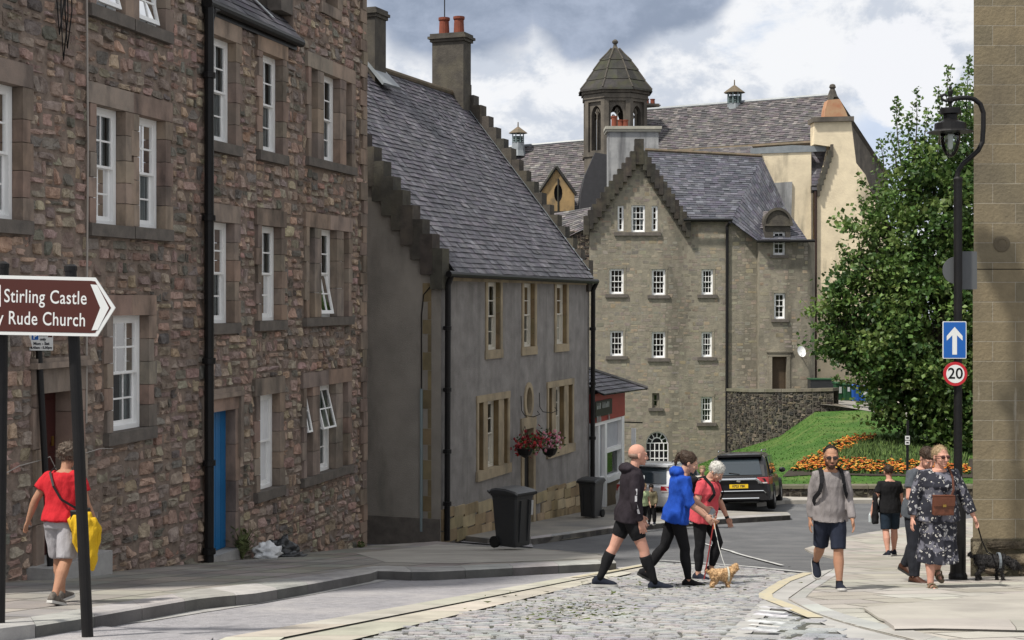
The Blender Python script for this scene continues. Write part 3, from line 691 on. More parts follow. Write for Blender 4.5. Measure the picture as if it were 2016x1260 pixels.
def slates(name, q, exp_, wid, mat, parent, tints=None, rnd_h=0.012, thick=0.014, drop=0.0, clip=None):
    """Slates laid in courses over the quad eave-left, eave-right, ridge-right, ridge-left; each one a slightly tilted sheet."""
    tints = tints or [(1, 1, 1), (.8, .8, .86), (1.2, 1.13, 1.18), (.95, .86, 1.0), (1.55, 1.52, 1.55), (.65, .66, .72), (1, .97, 1.05)]
    q = [Vector(p) for p in q]; mb = MB(); nrm = (q[1] - q[0]).cross(q[3] - q[0]).normalized()
    if nrm.z < 0: nrm = -nrm
    H = ((q[3] - q[0]).length + (q[2] - q[1]).length) / 2; nr = max(2, int(H / exp_))
    def B(u, v): return (q[0] * (1 - u) + q[1] * u) * (1 - v) + (q[3] * (1 - u) + q[2] * u) * v
    up = ((q[3] - q[0]) + (q[2] - q[1])).normalized()
    for r in range(nr):
        v0, v1 = r / nr, min(1.0, (r + 1.35) / nr); Wd = (B(1, v0) - B(0, v0)).length; u = -rnd(0, wid / max(Wd, .1))
        if Wd < wid * .5: continue
        while u < 1:
            w_ = wid * rnd(.75, 1.25) / Wd; a, b = max(0, u), min(1, u + w_ * .985); u += w_
            if b - a < 0.15 * wid / Wd: continue
            if clip and not clip((a + b) / 2, (v0 + v1) / 2): continue
            l0 = thick + rnd(0, rnd_h); dn = rnd(-.02, .02)
            p = [B(a, v0) + nrm * l0 - up * (.01 + dn * .5), B(b, v0) + nrm * (l0 + rnd(-.003, .003)) - up * (.01 + dn * .5), B(b, v1) + nrm * .002, B(a, v1) + nrm * .002]
            tn = jit(random.choice(tints), .18, .03)
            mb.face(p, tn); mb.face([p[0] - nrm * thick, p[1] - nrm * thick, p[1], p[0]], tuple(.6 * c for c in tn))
    ro = mb.build(name, mat, parent, fix=False)
    bd = MB(); k_ = 8
    for i in range(k_):
        for j in range(k_): bd.face([B(a, b) - nrm * .02 for a, b in ((i / k_, j / k_), ((i + 1) / k_, j / k_), ((i + 1) / k_, (j + 1) / k_), (i / k_, (j + 1) / k_))])
    bd.build('roof_deck', M['slate_bed'], ro)
    return ro
def crow_steps(A, B, parent, n, depth_vec, hstep_over, thick_dn, mat, name='crow_steps', tn=None):
    """Stepped coping of a gable from the foot A to the head B; each step is a squared block."""
    A, B = Vector(A), Vector(B); mb = MB(); d = (B - A) / n; hv = Vector((d.x, d.y, 0)); dv = Vector(depth_vec)
    for i in range(n):
        p = A + d * i; z1 = p.z + d.z + hstep_over * rnd(.9, 1.1); z0 = p.z - thick_dn
        a = p - hv * .12; b = p + hv * 1.12; o = dv * .55 + dv.normalized() * rnd(-.01, .02)
        base = [a - o, b - o, b + o, a + o]
        mb.hexa([Vector((q.x, q.y, z0)) for q in base] + [Vector((q.x, q.y, z1)) for q in base], jit((1, 1, 1), .18, .04))
    return mb.build(name, mat, parent)
def chimney(c, w_, d_, z0, z1, rz, parent, mat, pots=0, cap=.12, pot_h=.55, pot_r=.13, pot_axis=0, capmat=None, potmat=None, flash=False, name='chimney'):
    mb = MB(); mb.box((c[0], c[1], (z0 + z1) / 2), (w_, d_, z1 - z0), rz)
    mb.box((c[0], c[1], z1 + .04), (w_ + cap, d_ + cap, .08), rz); mb.box((c[0], c[1], z1 + .115), (w_ + cap * 2, d_ + cap * 2, .07), rz)
    mb.box((c[0], c[1], z1 + .19), (w_ + cap, d_ + cap, .08), rz)
    ch = mb.build(name, mat, parent)
    for i in range(pots):
        t = (i - (pots - 1) / 2) * (w_ if pot_axis == 0 else d_) / max(1, pots) * .95
        x = c[0] + (math.cos(rz) * t if pot_axis == 0 else -math.sin(rz) * t); y = c[1] + (math.sin(rz) * t if pot_axis == 0 else math.cos(rz) * t)
        p = MB(); p.lathe((x, y, z1 + .22), [(pot_r * 1.1, 0), (pot_r, .05), (pot_r * .9, pot_h * .8), (pot_r * 1.08, pot_h * .86), (pot_r * 1.08, pot_h), (pot_r * .8, pot_h), (pot_r * .75, pot_h * .7)], 14)
        p.build('chimney_pot', potmat or M['clay'], ch, smooth=False)
    return ch

# ------------------------------------------------------------------ red sandstone building on the left
zA = lambda px, py: RW.uz(px, py)[1]
red = thing('tenement', 'tall red sandstone rubble building with white sash windows and one blue door', 'building', (*RW.P(6, 0).xy, -4.0))
ZB = -5.2; EAVE = 4.33; ua, ub = rw_u(396), rw_u(577)
outline = [(U0 - 2, ZB), (U1, ZB), (U1, 8.5), (ub, 8.5), (ub, EAVE), (ua, EAVE), (ua, 8.5), (U0 - 2, 8.5)]
SPEC = []   # kind, rect, options
def rr(*a): return RW.rect(*a)
SPEC += [('w', rr(-38, 38, (150, 173), (428, 434)), dict(cols=2)),
         ('w', rr(183, 241, (208, 216), (440, 445)), dict(cols=2)), ('w', rr(268, 320, (228, 236), (447, 452)), dict(cols=2)),
         ('w', rr(183, 241, (-190, -160), (14, 28)), dict(cols=2, open_lower=.28)), ('w', rr(268, 320, (-150, -120), (47, 57)), dict(cols=2, open_lower=.22)),
         ('w', rr(413, 459, (71, 80), (280, 283)), dict(cols=2)), ('w', rr(512, 552, (104, 115), (299, 303)), dict(cols=2)),
         ('w', rr(412, 456, (436, 439), (636, 637)), dict(cols=2)), ('w', rr(510, 549, (444, 447), (631, 631)), dict(cols=2)),
         ('b', rr(507, 546, (777, 775), (964, 961)), dict(cols=3)),
         ('w', rr(216, 287, (624, 618), (852, 840)), dict(cols=3))]
TRI = [(rr(608, 621, (133, 140), (311, 314)), rr(633, 665, (149, 158), (318, 322)), rr(677, 688, (155, 159), (325, 327)), (0, 0)),
       (rr(604, 615, (447, 448), (626, 626)), rr(628, 659, (453, 454), (624, 622)), rr(672, 682, (454, 455), (624, 624)), (0, .20)),
       (rr(599, 611, (764, 762), (941, 938)), rr(625, 657, (760, 757), (929, 925)), rr(670, 681, (752, 750), (919, 916)), (.0, .24))]
SMALL = rr(636, 660, (-40, -34), (8, 15))
DOOR_B = rr(407, 458, (814, 804), (1092, 1083)); DOOR_R = rr(80, 146, (774, 768), (1106, 1096))
holes = []; blocked = []
def block(r, jw, lint, sill): blocked.append((r[0] - jw, r[1] + jw, r[2] - sill, r[3] + lint))
FR = 0.05
def do_window(r, o, board=False, jw=.15, lint=.27):
    u0, u1, z0, z1 = r; holes.append(rc(*r)); block(r, jw + .035, lint, .17)
    wn = window(RW, u0 + .01, u1 - .01, z0, z1, red, back=.11, sill=.16, boarded=board, rows=(2, 2), curtain=random.choice((.6, .86, .95, 1.0)), shade=random.choice((None, None, .3, .45)), **o)
    surround(RW, u0, u1, z0, z1, FR, .3, wn, M['dressed'], jw=jw, lint=lint)
for k, r, o in SPEC: do_window(r, o, k == 'b')
for a, c, b, (ol, ou) in TRI:
    z0, z1 = (a[2] + c[2] + b[2]) / 3, (a[3] + c[3] + b[3]) / 3
    holes += [rc(a[0], b[1], z0, z1)]; block((a[0], b[1], z0, z1), .185, .26, .16)
    wn = window(RW, c[0] + .01, c[1] - .01, z0, z1, red, back=.11, rows=(2, 2), open_lower=ou if ol == 0 and a is TRI[1][0] else 0, open_upper=ou if a is TRI[2][0] else 0)
    s_ = MB(); s_.wbox(RW, a[0] - .2, b[1] + .2, z0 - .15, z0 - .002, -.22, .09); s_.build('sill', M['sill_stone'], wn)
    surround(RW, a[0], b[1], z0, z1, FR, .3, wn, M['dressed'], jw=.13, lint=.26, mullions=((a[1], c[0]), (c[1], b[0])))
    for k, e in enumerate((a, b)):
        window(RW, e[0] + .005, e[1] - .005, z0, z1, red, back=.11, cols=1, rows=(1, 2), fr=.03, curtain=0, open_upper=.2 if (a is TRI[2][0] and k == 0) else 0, label=None)
r = SMALL; holes.append(rc(*r)); block(r, .2, .2, .2)
wn = window(RW, r[0], r[1], r[2], r[3], red, back=.2, cols=1, rows=(1, 1), curtain=0, fmat=M['black']); surround(RW, *r, FR, .28, wn, M['dressed'], jw=.18, lint=.2)
s_ = MB(); s_.wbox(RW, r[0] - .2, r[1] + .2, r[2] - .2, r[2] - .002, -.2, .055); s_.build('sill', M['dressed'], wn)
# doors
M['door_blue'] = mk('blue_door_paint', (0.014, 0.15, 0.36), (0.012, 0.12, 0.30), 3.0, 0.45, .1, 20, .4)
M['door_red'] = mk('oxblood_door_paint', (0.055, 0.014, 0.012), (0.04, 0.012, 0.012), 3.0, 0.4, .1, 20, .4)
u0, u1, z0, z1 = DOOR_B; holes.append(rc(u0, u1, ZB, z1)); block((u0, u1, z0 - 1, z1), .16, .36, 0)
d = MB()
d.wbox(RW, u0, u1, z0, z1, -.18, -.13)
for i in range(5): a = u0 + (u1 - u0) * i / 5; d.wbox(RW, a + .006, a + (u1 - u0) / 5 - .006, z0 + .01, z1, -.13, -.115)
bd = d.build('door', M['door_blue'], red); bd['label'] = 'blue boarded door'
h = MB(); h.wbox(RW, u0 + .12, u0 + .16, z0 + .95, z0 + 1.1, -.115, -.08); h.build('handle', M['black'], bd)
sr = surround(RW, u0, u1, z0, z1, FR, .42, bd, M['dressed'], jw=.1, lint=.2, bh=.5)
mo = MB(); mo.wbox(RW, u0 - .2, u1 + .2, z1 + .2, z1 + .27, -.02, .11); mo.wbox(RW, u0 - .16, u1 + .16, z1 + .27, z1 + .34, -.02, .08)
for a in (u0 - .2, u1 + .1): mo.wbox(RW, a, a + .1, z1 - .75, z1 + .2, -.02, .10); 
mo.build('door_moulding', M['dressed'], bd)
st_ = MB(); st_.wbox(RW, u0 - .05, u1 + .05, z0 - .4, z0 - .003, -.5, .10); st_.build('step', M['kerb'], bd)
u0, u1, z0, z1 = DOOR_R; holes.append(rc(u0, u1, ZB, z1)); block((u0, u1, z0 - 1, z1), .2, .42, 0)
d = MB(); d.wbox(RW, u0, u1, z0 + .02, z1, -.30, -.26)
for a, b, c, e in ((.1, .46, .1, .42), (.54, .9, .1, .42), (.1, .46, .48, .62), (.54, .9, .48, .62), (.1, .46, .68, .94), (.54, .9, .68, .94)):
    ww, hh = u1 - u0, z1 - z0; d.wbox(RW, u0 + ww * a, u0 + ww * b, z0 + hh * c, z0 + hh * e, -.262, -.245)
rd = d.build('door', M['door_red'], red); rd['label'] = 'dark red panelled door'
h = MB(); h.tube([RW.P(u0 + (u1 - u0) * .86, z0 + .95, -.25), RW.P(u0 + (u1 - u0) * .86, z0 + .95, -.20)], [.02, .03], 10); h.wbox(RW, u0 + (u1 - u0) * .84, u0 + (u1 - u0) * .9, z0 + 1.35, z0 + 1.47, -.25, -.235)
h.build('handle', simple('brass', (.5, .35, .1), .3, .5, 1.0), rd)
surround(RW, u0, u1, z0, z1, FR, .32, rd, M['dressed'], jw=.17, lint=.3, bh=.45)
mo = MB(); mo.wbox(RW, u0 - .26, u1 + .26, z1 + .3, z1 + .37, -.02, .13); mo.wbox(RW, u0 - .22, u1 + .22, z1 + .37, z1 + .42, -.02, .09); mo.build('door_moulding', M['dressed'], rd)
st_ = MB(); st_.wbox(RW, u0 - .3, u1 + .3, z0 - .5, z0 + .015, -.45, .36); st_.build('step', M['kerb'], rd)
# wall body, stones
mb = MB(); mb.poly(outline, lambda u, z: RW.P(u, z, 0), holes)
# returns: the far gable end and the wall's thickness at the top
mb.face([RW.P(U1, ZB), RW.P(U1, 8.5), RW.P(U1, 8.5, -9), RW.P(U1, ZB, -9)])
mb.face([RW.P(U0 - 2, ZB), RW.P(U0 - 2, 8.5), RW.P(U0 - 2, 8.5, -9), RW.P(U0 - 2, ZB, -9)])
mb.face([RW.P(U0 - 2, 8.5), RW.P(ua, 8.5), RW.P(ua, 8.5, -9), RW.P(U0 - 2, 8.5, -9)])
mb.face([RW.P(ub, 8.5), RW.P(U1, 8.5), RW.P(U1, 8.5, -9), RW.P(ub, 8.5, -9)])
mb.face([RW.P(ua, EAVE), RW.P(ua, 8.5), RW.P(ua, 8.5, -9), RW.P(ua, EAVE, -9)]); mb.face([RW.P(ub, EAVE), RW.P(ub, 8.5), RW.P(ub, 8.5, -9), RW.P(ub, EAVE, -9)])
wall_o = mb.build('wall', M['rubble_bed'], red)
blocked.append((ua, ub, EAVE - .02, 9))
rubble(RW, [(U0 - 1.2, U1 - .02, -5.0, 6.3)], RED_PAL, M['rubble'], wall_o, depth=(.006, .042), wmax=.5, hmax=.3, holes=blocked, clipfn=lambda u, z: True)
# corner stones of the far end
mb = MB(); z = -5.0; k = 0
while z < 6.3:
    h = rnd(.22, .36); l = (.34, .2)[k % 2]
    mb.wbox(RW, U1 - l, U1 + .02, z + .006, z + h - .006, -l * .9, .055 + rnd(-.01, .012), jit((0.85, .82, .8), .2, .04)); z += h; k += 1
mb.build('quoins', M['dressed'], wall_o)
# the low eave: gutter, slates, lead valley, dormer cheek
gt = MB(); gt.tube([RW.P(ua - .05, EAVE + .03, .13), RW.P(ub + .05, EAVE + .03, .13)], .075, 10); gt.wbox(RW, ua, ub, EAVE - .1, EAVE + .06, -.05, .07); gt.build('gutter', M['black'], red)
slates('roof', [RW.P(ua, EAVE + .08, .16), RW.P(ub, EAVE + .08, .16), RW.P(ub, EAVE + 4.2, -3.6), RW.P(ua, EAVE + 4.2, -3.6)], .19, .26, M['slate'], red)
fl = MB()
for a, b in ((RW.P(ub - .95, EAVE + .3, .03), RW.P(ub - 2.0, EAVE + 2.0, -1.5)),):
    s = (RW.P(1, 0) - RW.P(0, 0)) * .14; fl.face([a, a + s, b + s, b]); 
fl.build('lead_valley', M['lead'], red)
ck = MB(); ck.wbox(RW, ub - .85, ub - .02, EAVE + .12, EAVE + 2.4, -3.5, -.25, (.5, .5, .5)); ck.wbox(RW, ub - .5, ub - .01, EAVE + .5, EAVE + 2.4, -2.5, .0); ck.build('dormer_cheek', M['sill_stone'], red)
# downpipe with hopper, conduit, cables
up_ = rw_u(397)
pipe([RW.P(up_, 6.3, .12), RW.P(up_, 4.5, .12), RW.P(up_, -4.2, .12)], .07, red, collars=[RW.P(up_, z, .12) for z in (5.2, 3.3, 1.2, -.9, -2.4, -3.7)])
pipe([RW.P(ua + .3, EAVE, .13), RW.P(ua + .12, EAVE - .05, .14), RW.P(up_ + .05, EAVE - .22, .12)], .05, red)
uc = rw_u(163); pipe([RW.P(uc, 4.5, .05), RW.P(uc + .02, 2.0, .06), RW.P(uc, .5, .06), RW.P(uc - .01, -1.55, .055)], .014, red, 'cable', simple('grey_cable', (.32, .29, .26), .7), n=6)
uc = rw_u(30); pipe([RW.P(uc - .3, -1.98, .06), RW.P(uc, -1.92, .06), RW.P(rw_u(75), -1.9, .07), RW.P(rw_u(88), -1.88, .07), RW.P(rw_u(101), -2.05, .065)], .006, red, 'cable', simple('white_cable', (.36, .33, .30), .7), n=6)
pipe([RW.P(rw_u(160), -1.92, .06), RW.P(rw_u(190), -1.9, .06), RW.P(rw_u(214), -1.93, .06)], .006, red, 'cable', bpy.data.materials['white_cable'], n=6)
cb = MB()
for k in range(3):
    a = rw_u(95 + k * 8); z = zA(100, -60); b = zA(105, (70, 118, 92)[k])
    cb.tube([RW.P(a, z, .1 + .02 * k), RW.P(a - .02, (z + b) / 2, .13), RW.P(a + .05, b, .12), RW.P(a + .12, (z + b) / 2, .14), RW.P(a + .13, z, .12)], .009, 6)
cb.build('hanging_cable', M['black'], red)
# ------------------------------------------------------------------ grey rendered house with crow-stepped gables
A0 = at(868, 590, 31.0); A1 = at(1160, 590, 40.5)
GW = Wall((A0.x, A0.y), (A1.x, A1.y))                     # street front
GG = Wall((A0.x - GW.n.x * 7.6 * -1 * -1, A0.y), (A0.x, A0.y)) if False else None
back = -GW.n                                              # into the house
HD = 7.6                                                  # depth of the house
GL = Wall((A0.x + back.x * HD, A0.y + back.y * HD), (A0.x, A0.y))   # near gable, u runs towards the corner
house = thing('grey_house', 'grey harled house with crow-stepped gables, steep slate roof and stone window margins', 'house', (A0.x, A0.y, gz(A0.x, A0.y)))
EZ, RZ = 0.56, 5.75                                       # eave and ridge heights
ZB2 = -7.4
LEN = GW.len
G = []; gw_holes = []
def gr_(*a): return GW.rect(*a)
UP = [gr_(959, 984, (559, 559), (690, 688)), gr_(1030, 1052, (559, 559), (685, 682)), gr_(1094, 1115, (559, 559), (677, 675))]
zt = EZ - .16
UP = [(a, b, sum(q[2] for q in UP) / 3, zt) for a, b, c, d in UP]
LOW = [(gr_(941, 951, (792, 790), (929, 925)), gr_(959, 981, (789, 788), (920, 917)), gr_(991, 999, (786, 785), (915, 913))),
       (gr_(1079, 1086, (764, 763), (888, 886)), gr_(1093, 1110, (761, 760), (880, 876)), gr_(1118, 1126, (758, 757), (873, 871)))]
DR = gr_(1030, 1048, (846, 842), (1042, 1036))
for u0, u1, z0, z1 in UP:
    gw_holes.append(rc(u0, u1, z0, z1))
    wn = window(GW, u0, u1, z0, z1, house, back=.12, cols=2, rows=(2, 2), fmat=M['cream_paint'], fr=.06, bar=.025, sill=None)
    s_ = MB(); s_.wbox(GW, u0 - .15, u1 + .15, z0 - .2, z0, -.3, .035); s_.build('sill', M['buff'], wn)
    mb = MB()
    for a, b in ((u0 - .12, u0), (u1, u1 + .12)):
        mb.wbox(GW, a, b, z0 + .002, z1 - .002, .0, .03)
    z = z0
    while z < z1 - .01:
        h = min(rnd(.3, .5), z1 - z); h = z1 - z if z1 - z - h < .1 else h
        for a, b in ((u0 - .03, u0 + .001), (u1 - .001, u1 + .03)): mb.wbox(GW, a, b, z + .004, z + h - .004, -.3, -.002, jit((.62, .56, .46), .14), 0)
        z += h
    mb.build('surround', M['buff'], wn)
for tri in LOW:
    z0 = sum(r[2] for r in tri) / 3; z1 = sum(r[3] for r in tri) / 3; U0_, U1_ = tri[0][0], tri[2][1]
    gw_holes.append(rc(U0_, U1_, z0, z1)); c = tri[1]
    wn = window(GW, c[0], c[1], z0, z1, house, back=.14, cols=2, rows=(2, 2), fmat=M['cream_paint'], fr=.06, bar=.025)
    s_ = MB(); s_.wbox(GW, U0_ - .14, U1_ + .14, z0 - .22, z0, -.3, .06); s_.build('sill', M['buff'], wn)
    mb = MB()
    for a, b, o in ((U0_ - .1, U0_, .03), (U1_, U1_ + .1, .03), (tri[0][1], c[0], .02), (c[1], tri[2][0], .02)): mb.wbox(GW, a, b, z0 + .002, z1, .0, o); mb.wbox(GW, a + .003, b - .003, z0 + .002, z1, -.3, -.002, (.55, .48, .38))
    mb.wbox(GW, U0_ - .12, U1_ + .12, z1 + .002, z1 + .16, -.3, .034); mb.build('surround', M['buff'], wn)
    for e in (tri[0], tri[2]): window(GW, e[0] + .005, e[1] - .005, z0, z1, house, back=.14, cols=1, rows=(1, 2), fmat=M['cream_paint'], fr=.03, curtain=0)
u0, u1, z0, z1 = DR; gw_holes.append(rc(u0, u1, ZB2, z1))
mb = MB(); mb.wbox(GW, u0, u1, z0, z1 - .42, -.16, -.1); mb.wbox(GW, u0 + .12, u1 - .12, z0 + .2, z0 + .8, -.1, -.08); mb.wbox(GW, u0 + .12, u1 - .12, z0 + .95, z1 - .6, -.1, -.08)
dd = mb.build('door', M['black'], house); dd['label'] = 'black front door with a small window over it'
hh = MB(); hh.wbox(GW, u0 + .1, u0 + .16, z0 + .95, z0 + 1.08, -.2, -.14); hh.build('handle', bpy.data.materials['brass'], dd)
mb = MB(); mb.wbox(GW, u0, u1, z1 - .42, z1 - .36, -.26, -.17); mb.wbox(GW, (u0 + u1) / 2 - .02, (u0 + u1) / 2 + .02, z1 - .36, z1, -.26, -.17); mb.wbox(GW, u0, u1, z1 - .04, z1, -.26, -.17); mb.build('fanlight_frame', M['white'], dd)
mb = MB(); mb.face([GW.P(u0, z1 - .4, -.22), GW.P(u1, z1 - .4, -.22), GW.P(u1, z1, -.22), GW.P(u0, z1, -.22)]); mb.build('pane', M['room'], dd)
mb = MB()
for a, b in ((u0 - .16, u0), (u1, u1 + .16)): mb.wbox(GW, a, b, z0 - .5, z1, -.3, .035)
mb.wbox(GW, u0 - .2, u1 + .2, z1 + .002, z1 + .28, -.3, .04); mb.build('surround', M['buff'], dd)
# oval window
ou, oz = GW.uz(1040, 789); a_, b_ = .2, .33
ring = lambda k, e=0: [(ou + (a_ + e) * math.cos(2 * math.pi * i / k), oz + (b_ + e) * math.sin(2 * math.pi * i / k)) for i in range(k)]
gw_holes.append(ring(24))
mb = MB(); r0, r1 = ring(24), ring(24, .12)
for i in range(24):
    j = (i + 1) % 24; mb.face([GW.P(*r0[i], .035), GW.P(*r1[i], .035), GW.P(*r1[j], .035), GW.P(*r0[j], .035)]); mb.face([GW.P(*r0[i], .035), GW.P(*r0[j], .035), GW.P(*r0[j], -.2), GW.P(*r0[i], -.2)]); mb.face([GW.P(*r1[i], .035), GW.P(*r1[j], .035), GW.P(*r1[j], -.01), GW.P(*r1[i], -.01)])
ow = mb.build('window', M['buff'], house); ow['label'] = 'small oval window with a buff stone rim'
mb = MB(); mb.poly(ring(24), lambda u, z: GW.P(u, z, -.18)); mb.build('pane', simple('brown_dark_glass', (.06, .05, .04), .15), ow)
# front wall and gables
mb = MB(); mb.poly(rc(0, LEN, ZB2, EZ + .1), lambda u, z: GW.P(u, z, 0), gw_holes)
gwall = mb.build('wall', M['render_grey'], house)
mb = MB(); rid = HD / 2
gable = [(0, ZB2), (HD, ZB2), (HD, EZ + .05), (rid, RZ), (0, EZ + .05)]
mb.poly(gable, lambda u, z: GL.P(u, z, 0)); gg = mb.build('gable_wall', M['render_gable'], house)
mb = MB(); far = GW.d * LEN
mb.poly(gable, lambda u, z: GL.P(u, z, 0) + Vector((far.x, far.y, 0))); mb.face([GW.P(0, ZB2, -HD), GW.P(LEN, ZB2, -HD), GW.P(LEN, EZ, -HD), GW.P(0, EZ, -HD)]); mb.build('rear_wall', M['render_gable'], house)
# frieze under the eave, plinth courses
mb = MB(); mb.wbox(GW, .02, LEN - .02, EZ - .16, EZ + .02, .0, .032); mb.build('frieze', M['buff'], house)
mb = MB(); n = 0; u = 0.0
def plz(u): p = GW.P(u, 0); return gz(p.x, p.y)
for row in range(4):
    u = -.02 - .2 * (row % 2)
    while u < LEN:
        w_ = rnd(.45, .85); a, b = max(u, 0.0), min(u + w_, LEN); u += w_
        if b - a < .12: continue
        zb = plz((a + b) / 2) + .05 + row * .26; top = [-4.44, -4.98][0] + (-4.95 + 4.44) * ((a + b) / 2) / LEN
        if zb > top - .06: continue
        if a < DR[1] + .16 and b > DR[0] - .16: continue
        mb.wbox(GW, a + .005, b - .005, zb + .005, min(zb + .255, top + .03), -.02, .03 + rnd(0, .02), jit(random.choice([(1, .98, .9), (.85, .8, .7), (1.15, 1.1, 1.0), (.7, .66, .58)]), .12))
mb.build('plinth_stones', M['buff'], gwall)
# near corner quoins on the gable, base band
mb = MB(); z = -5.2; k = 0
while z < EZ - .6:
    h = rnd(.3, .42); mb.wbox(GL, HD - (.42, .3)[k % 2], HD - .22, z + .004, z + h - .004, -.02, .006, jit((.62, .6, .5), .15)); z += h; k += 1
mb.build('quoins', M['buff'], gg)
mb = MB(); mb.wbox(GL, 0, HD - .02, -5.7, -4.62, -.02, .05); mb.build('base_band', M['sill_stone'], gg)
# roof of slates
ov = .22
e0, e1 = GW.P(.25, EZ + .02, ov), GW.P(LEN - .25, EZ + .02, ov); r1_, r0_ = GW.P(LEN - .25, RZ, -rid), GW.P(.25, RZ, -rid)
rf = slates('roof', [e0, e1, r1_, r0_], .145, .2, M['slate'], house, rnd_h=.018)
mb = MB(); mb.face([GW.P(.25, RZ - .02, -rid), GW.P(LEN - .25, RZ - .02, -rid), GW.P(LEN - .25, EZ, -HD), GW.P(.25, EZ, -HD)]); mb.build('rear_slope', M['slate'], rf)
mb = MB(); mb.tube([GW.P(.2, RZ + .03, -rid), GW.P(LEN - .4, RZ + .03, -rid)], .085, 8)
mb.build('ridge', mk('mossy_ridge_tile', (.16, .12, .085), (.09, .08, .055), 4), rf)
# skews
def skew(base):
    b = Vector((base.x, base.y, 0)); crow_steps(GL.P(HD + .05, EZ - .02) + b, GL.P(rid, RZ + .12) + b, house, 17, (GW.d.x * .34, GW.d.y * .34, 0), .22, .32, M['skew'])
    crow_steps(GL.P(-.05, EZ - .02) + b, GL.P(rid, RZ + .12) + b, house, 17, (GW.d.x * .34, GW.d.y * .34, 0), .22, .32, M['skew'])
skew(GW.d * .08); skew(GW.d * (LEN - .08))
# lead along the far skew
mb = MB(); pA, pB = GW.P(LEN - .36, EZ + .25, .1), GW.P(LEN - .36, RZ + .06, -rid); s_ = Vector((GW.d.x, GW.d.y, 0)) * .16
mb.face([pA, pA + s_, pB + s_, pB]); mb.build('lead_flashing', M['lead'], rf)
# chimneys
c = GW.P(LEN - .5, 0, -rid - .1); chimney((c.x, c.y), .55, .95, 4.2, 7.22, math.atan2(GW.d.y, GW.d.x), house, M['skew'], pots=2, cap=.1, pot_h=.5, pot_r=.15, pot_axis=1)
um = min((abs(CX + F * GW.P(u_ / 50, 0, -rid).x / GW.P(u_ / 50, 0, -rid).y - 722), u_ / 50) for u_ in range(40, 420))[1]
c = GW.P(um, 0, -rid + .1); zt_ = (HY - 30) / F * c.y
chimney((c.x, c.y), .62, .55, RZ - 1.2, zt_ - .1, math.atan2(GW.d.y, GW.d.x), house, M['skew'], cap=.08)
mb = MB(); mb.prism([GW.P(um - .4, RZ - .55, -rid + .62), GW.P(um + .55, RZ - .55, -rid + .62), GW.P(um + .38, RZ + .05, -rid + .1), GW.P(um - .35, RZ + .05, -rid + .1)], GW.P(0, .05, .05) - GW.P(0, 0, 0)); mb.build('lead_flashing', M['lead'], rf)
ae = MB(); ae.tube([GW.P(LEN - .3, 6.3, -rid - .4), GW.P(LEN - .3, 9.6, -rid - .4)], .018, 6); ae.build('aerial', M['black'], house)
# gutter and pipes
mb = MB(); mb.tube([GW.P(-.05, EZ - .02, .2), GW.P(LEN + .08, EZ - .06, .2)], .07, 10); mb.build('gutter', M['black'], house)
pipe([GW.P(.1, EZ - .05, .2), GW.P(.1, EZ - .25, .12), GW.P(.1, plz(.1) + .1, .1)], .065, house, collars=[GW.P(.1, z, .105) for z in (-.6, -1.9, -3.2, -4.3)])
pipe([GW.P(LEN + .05, EZ - .08, .2), GW.P(LEN - .02, EZ - .3, .12), GW.P(LEN - .02, plz(LEN) + .15, .1)], .065, house, collars=[GW.P(LEN - .02, z, .105) for z in (-.8, -2.3, -3.8)])
cu = GL.uz(831, 765)[0]; zc = GL.uz(831, 765)[1]
pipe([GL.P(cu, zc, .04), GL.P(cu, -4.9, .04)], .032, house, 'conduit', simple('grey_green_conduit', (.20, .25, .26), .6), n=8)
pipe([GL.P(cu, zc, .03), GL.P(cu, GL.uz(833, 620)[1], .03), GL.P(cu + .05, GL.uz(836, 580)[1], .03), GL.P(cu + .25, GL.uz(850, 560)[1], .03)], .014, house, 'cable', n=6)
# scrolled iron brackets beside the oval window
mb = MB()
for px, s in ((1022, 1), (1058, -1)):
    bu, bz = GW.uz(px, 800 if s > 0 else 793)
    mb.tube([GW.P(bu, bz + .25, .05), GW.P(bu + .01, bz - .1, .06), GW.P(bu + .06 , bz - .22, .12), GW.P(bu + .2 , bz - .26, .3), GW.P(bu + .3, bz - .2, .42), GW.P(bu + .28, bz - .12, .36)], .010, 6)
    mb2 = mb
mb.build('iron_bracket', M['black'], house)

# ------------------------------------------------------------------ little shop beyond it
Us = LEN + .06; U_end = GW.uz(1224, 800)[0]
shop = thing('shop', 'small white-fronted shop with a red fascia under a slate lean-to roof', 'shop', (*GW.P((Us + U_end) / 2, 0).xy, gz(*GW.P(U_end, 0).xy)))
M['fascia'] = mk('dark_red_fascia', (.32, .045, .038), (.24, .04, .035), 4, .5, .1, 20)
fz1 = GW.uz(1157, 785)[1]; fz0 = GW.uz(1157, 835)[1]; gz_s = plz(U_end)
mb = MB(); mb.wbox(GW, Us, U_end, fz0, fz1 + .1, -.2, .10); mb.build('fascia', M['fascia'], shop)
def text_mesh(name, body, size, M4, mat, parent, ext=.002, align='CENTER', wscale=1.0, origin=None, spacing=1.0, bold=0.0):
    c = bpy.data.curves.new(name, 'FONT'); c.body = body; c.size = size; c.extrude = ext; c.align_x = align; c.align_y = 'CENTER'; c.resolution_u = 4; c.space_character = spacing; c.offset = bold
    t = bpy.data.objects.new('t', c); COL.objects.link(t); bpy.context.view_layer.update()
    me = bpy.data.meshes.new_from_object(t.evaluated_get(bpy.context.evaluated_depsgraph_get())); bpy.data.objects.remove(t)
    org = ORG[parent.name] if parent is not None else Vector(origin or (0, 0, 0))
    me.transform(Matrix.Translation(-org) @ M4 @ Matrix.Diagonal((wscale, 1, 1, 1))); me.materials.clear(); me.materials.append(mat); me.name = name
    return link_mesh(name, me, parent, origin)
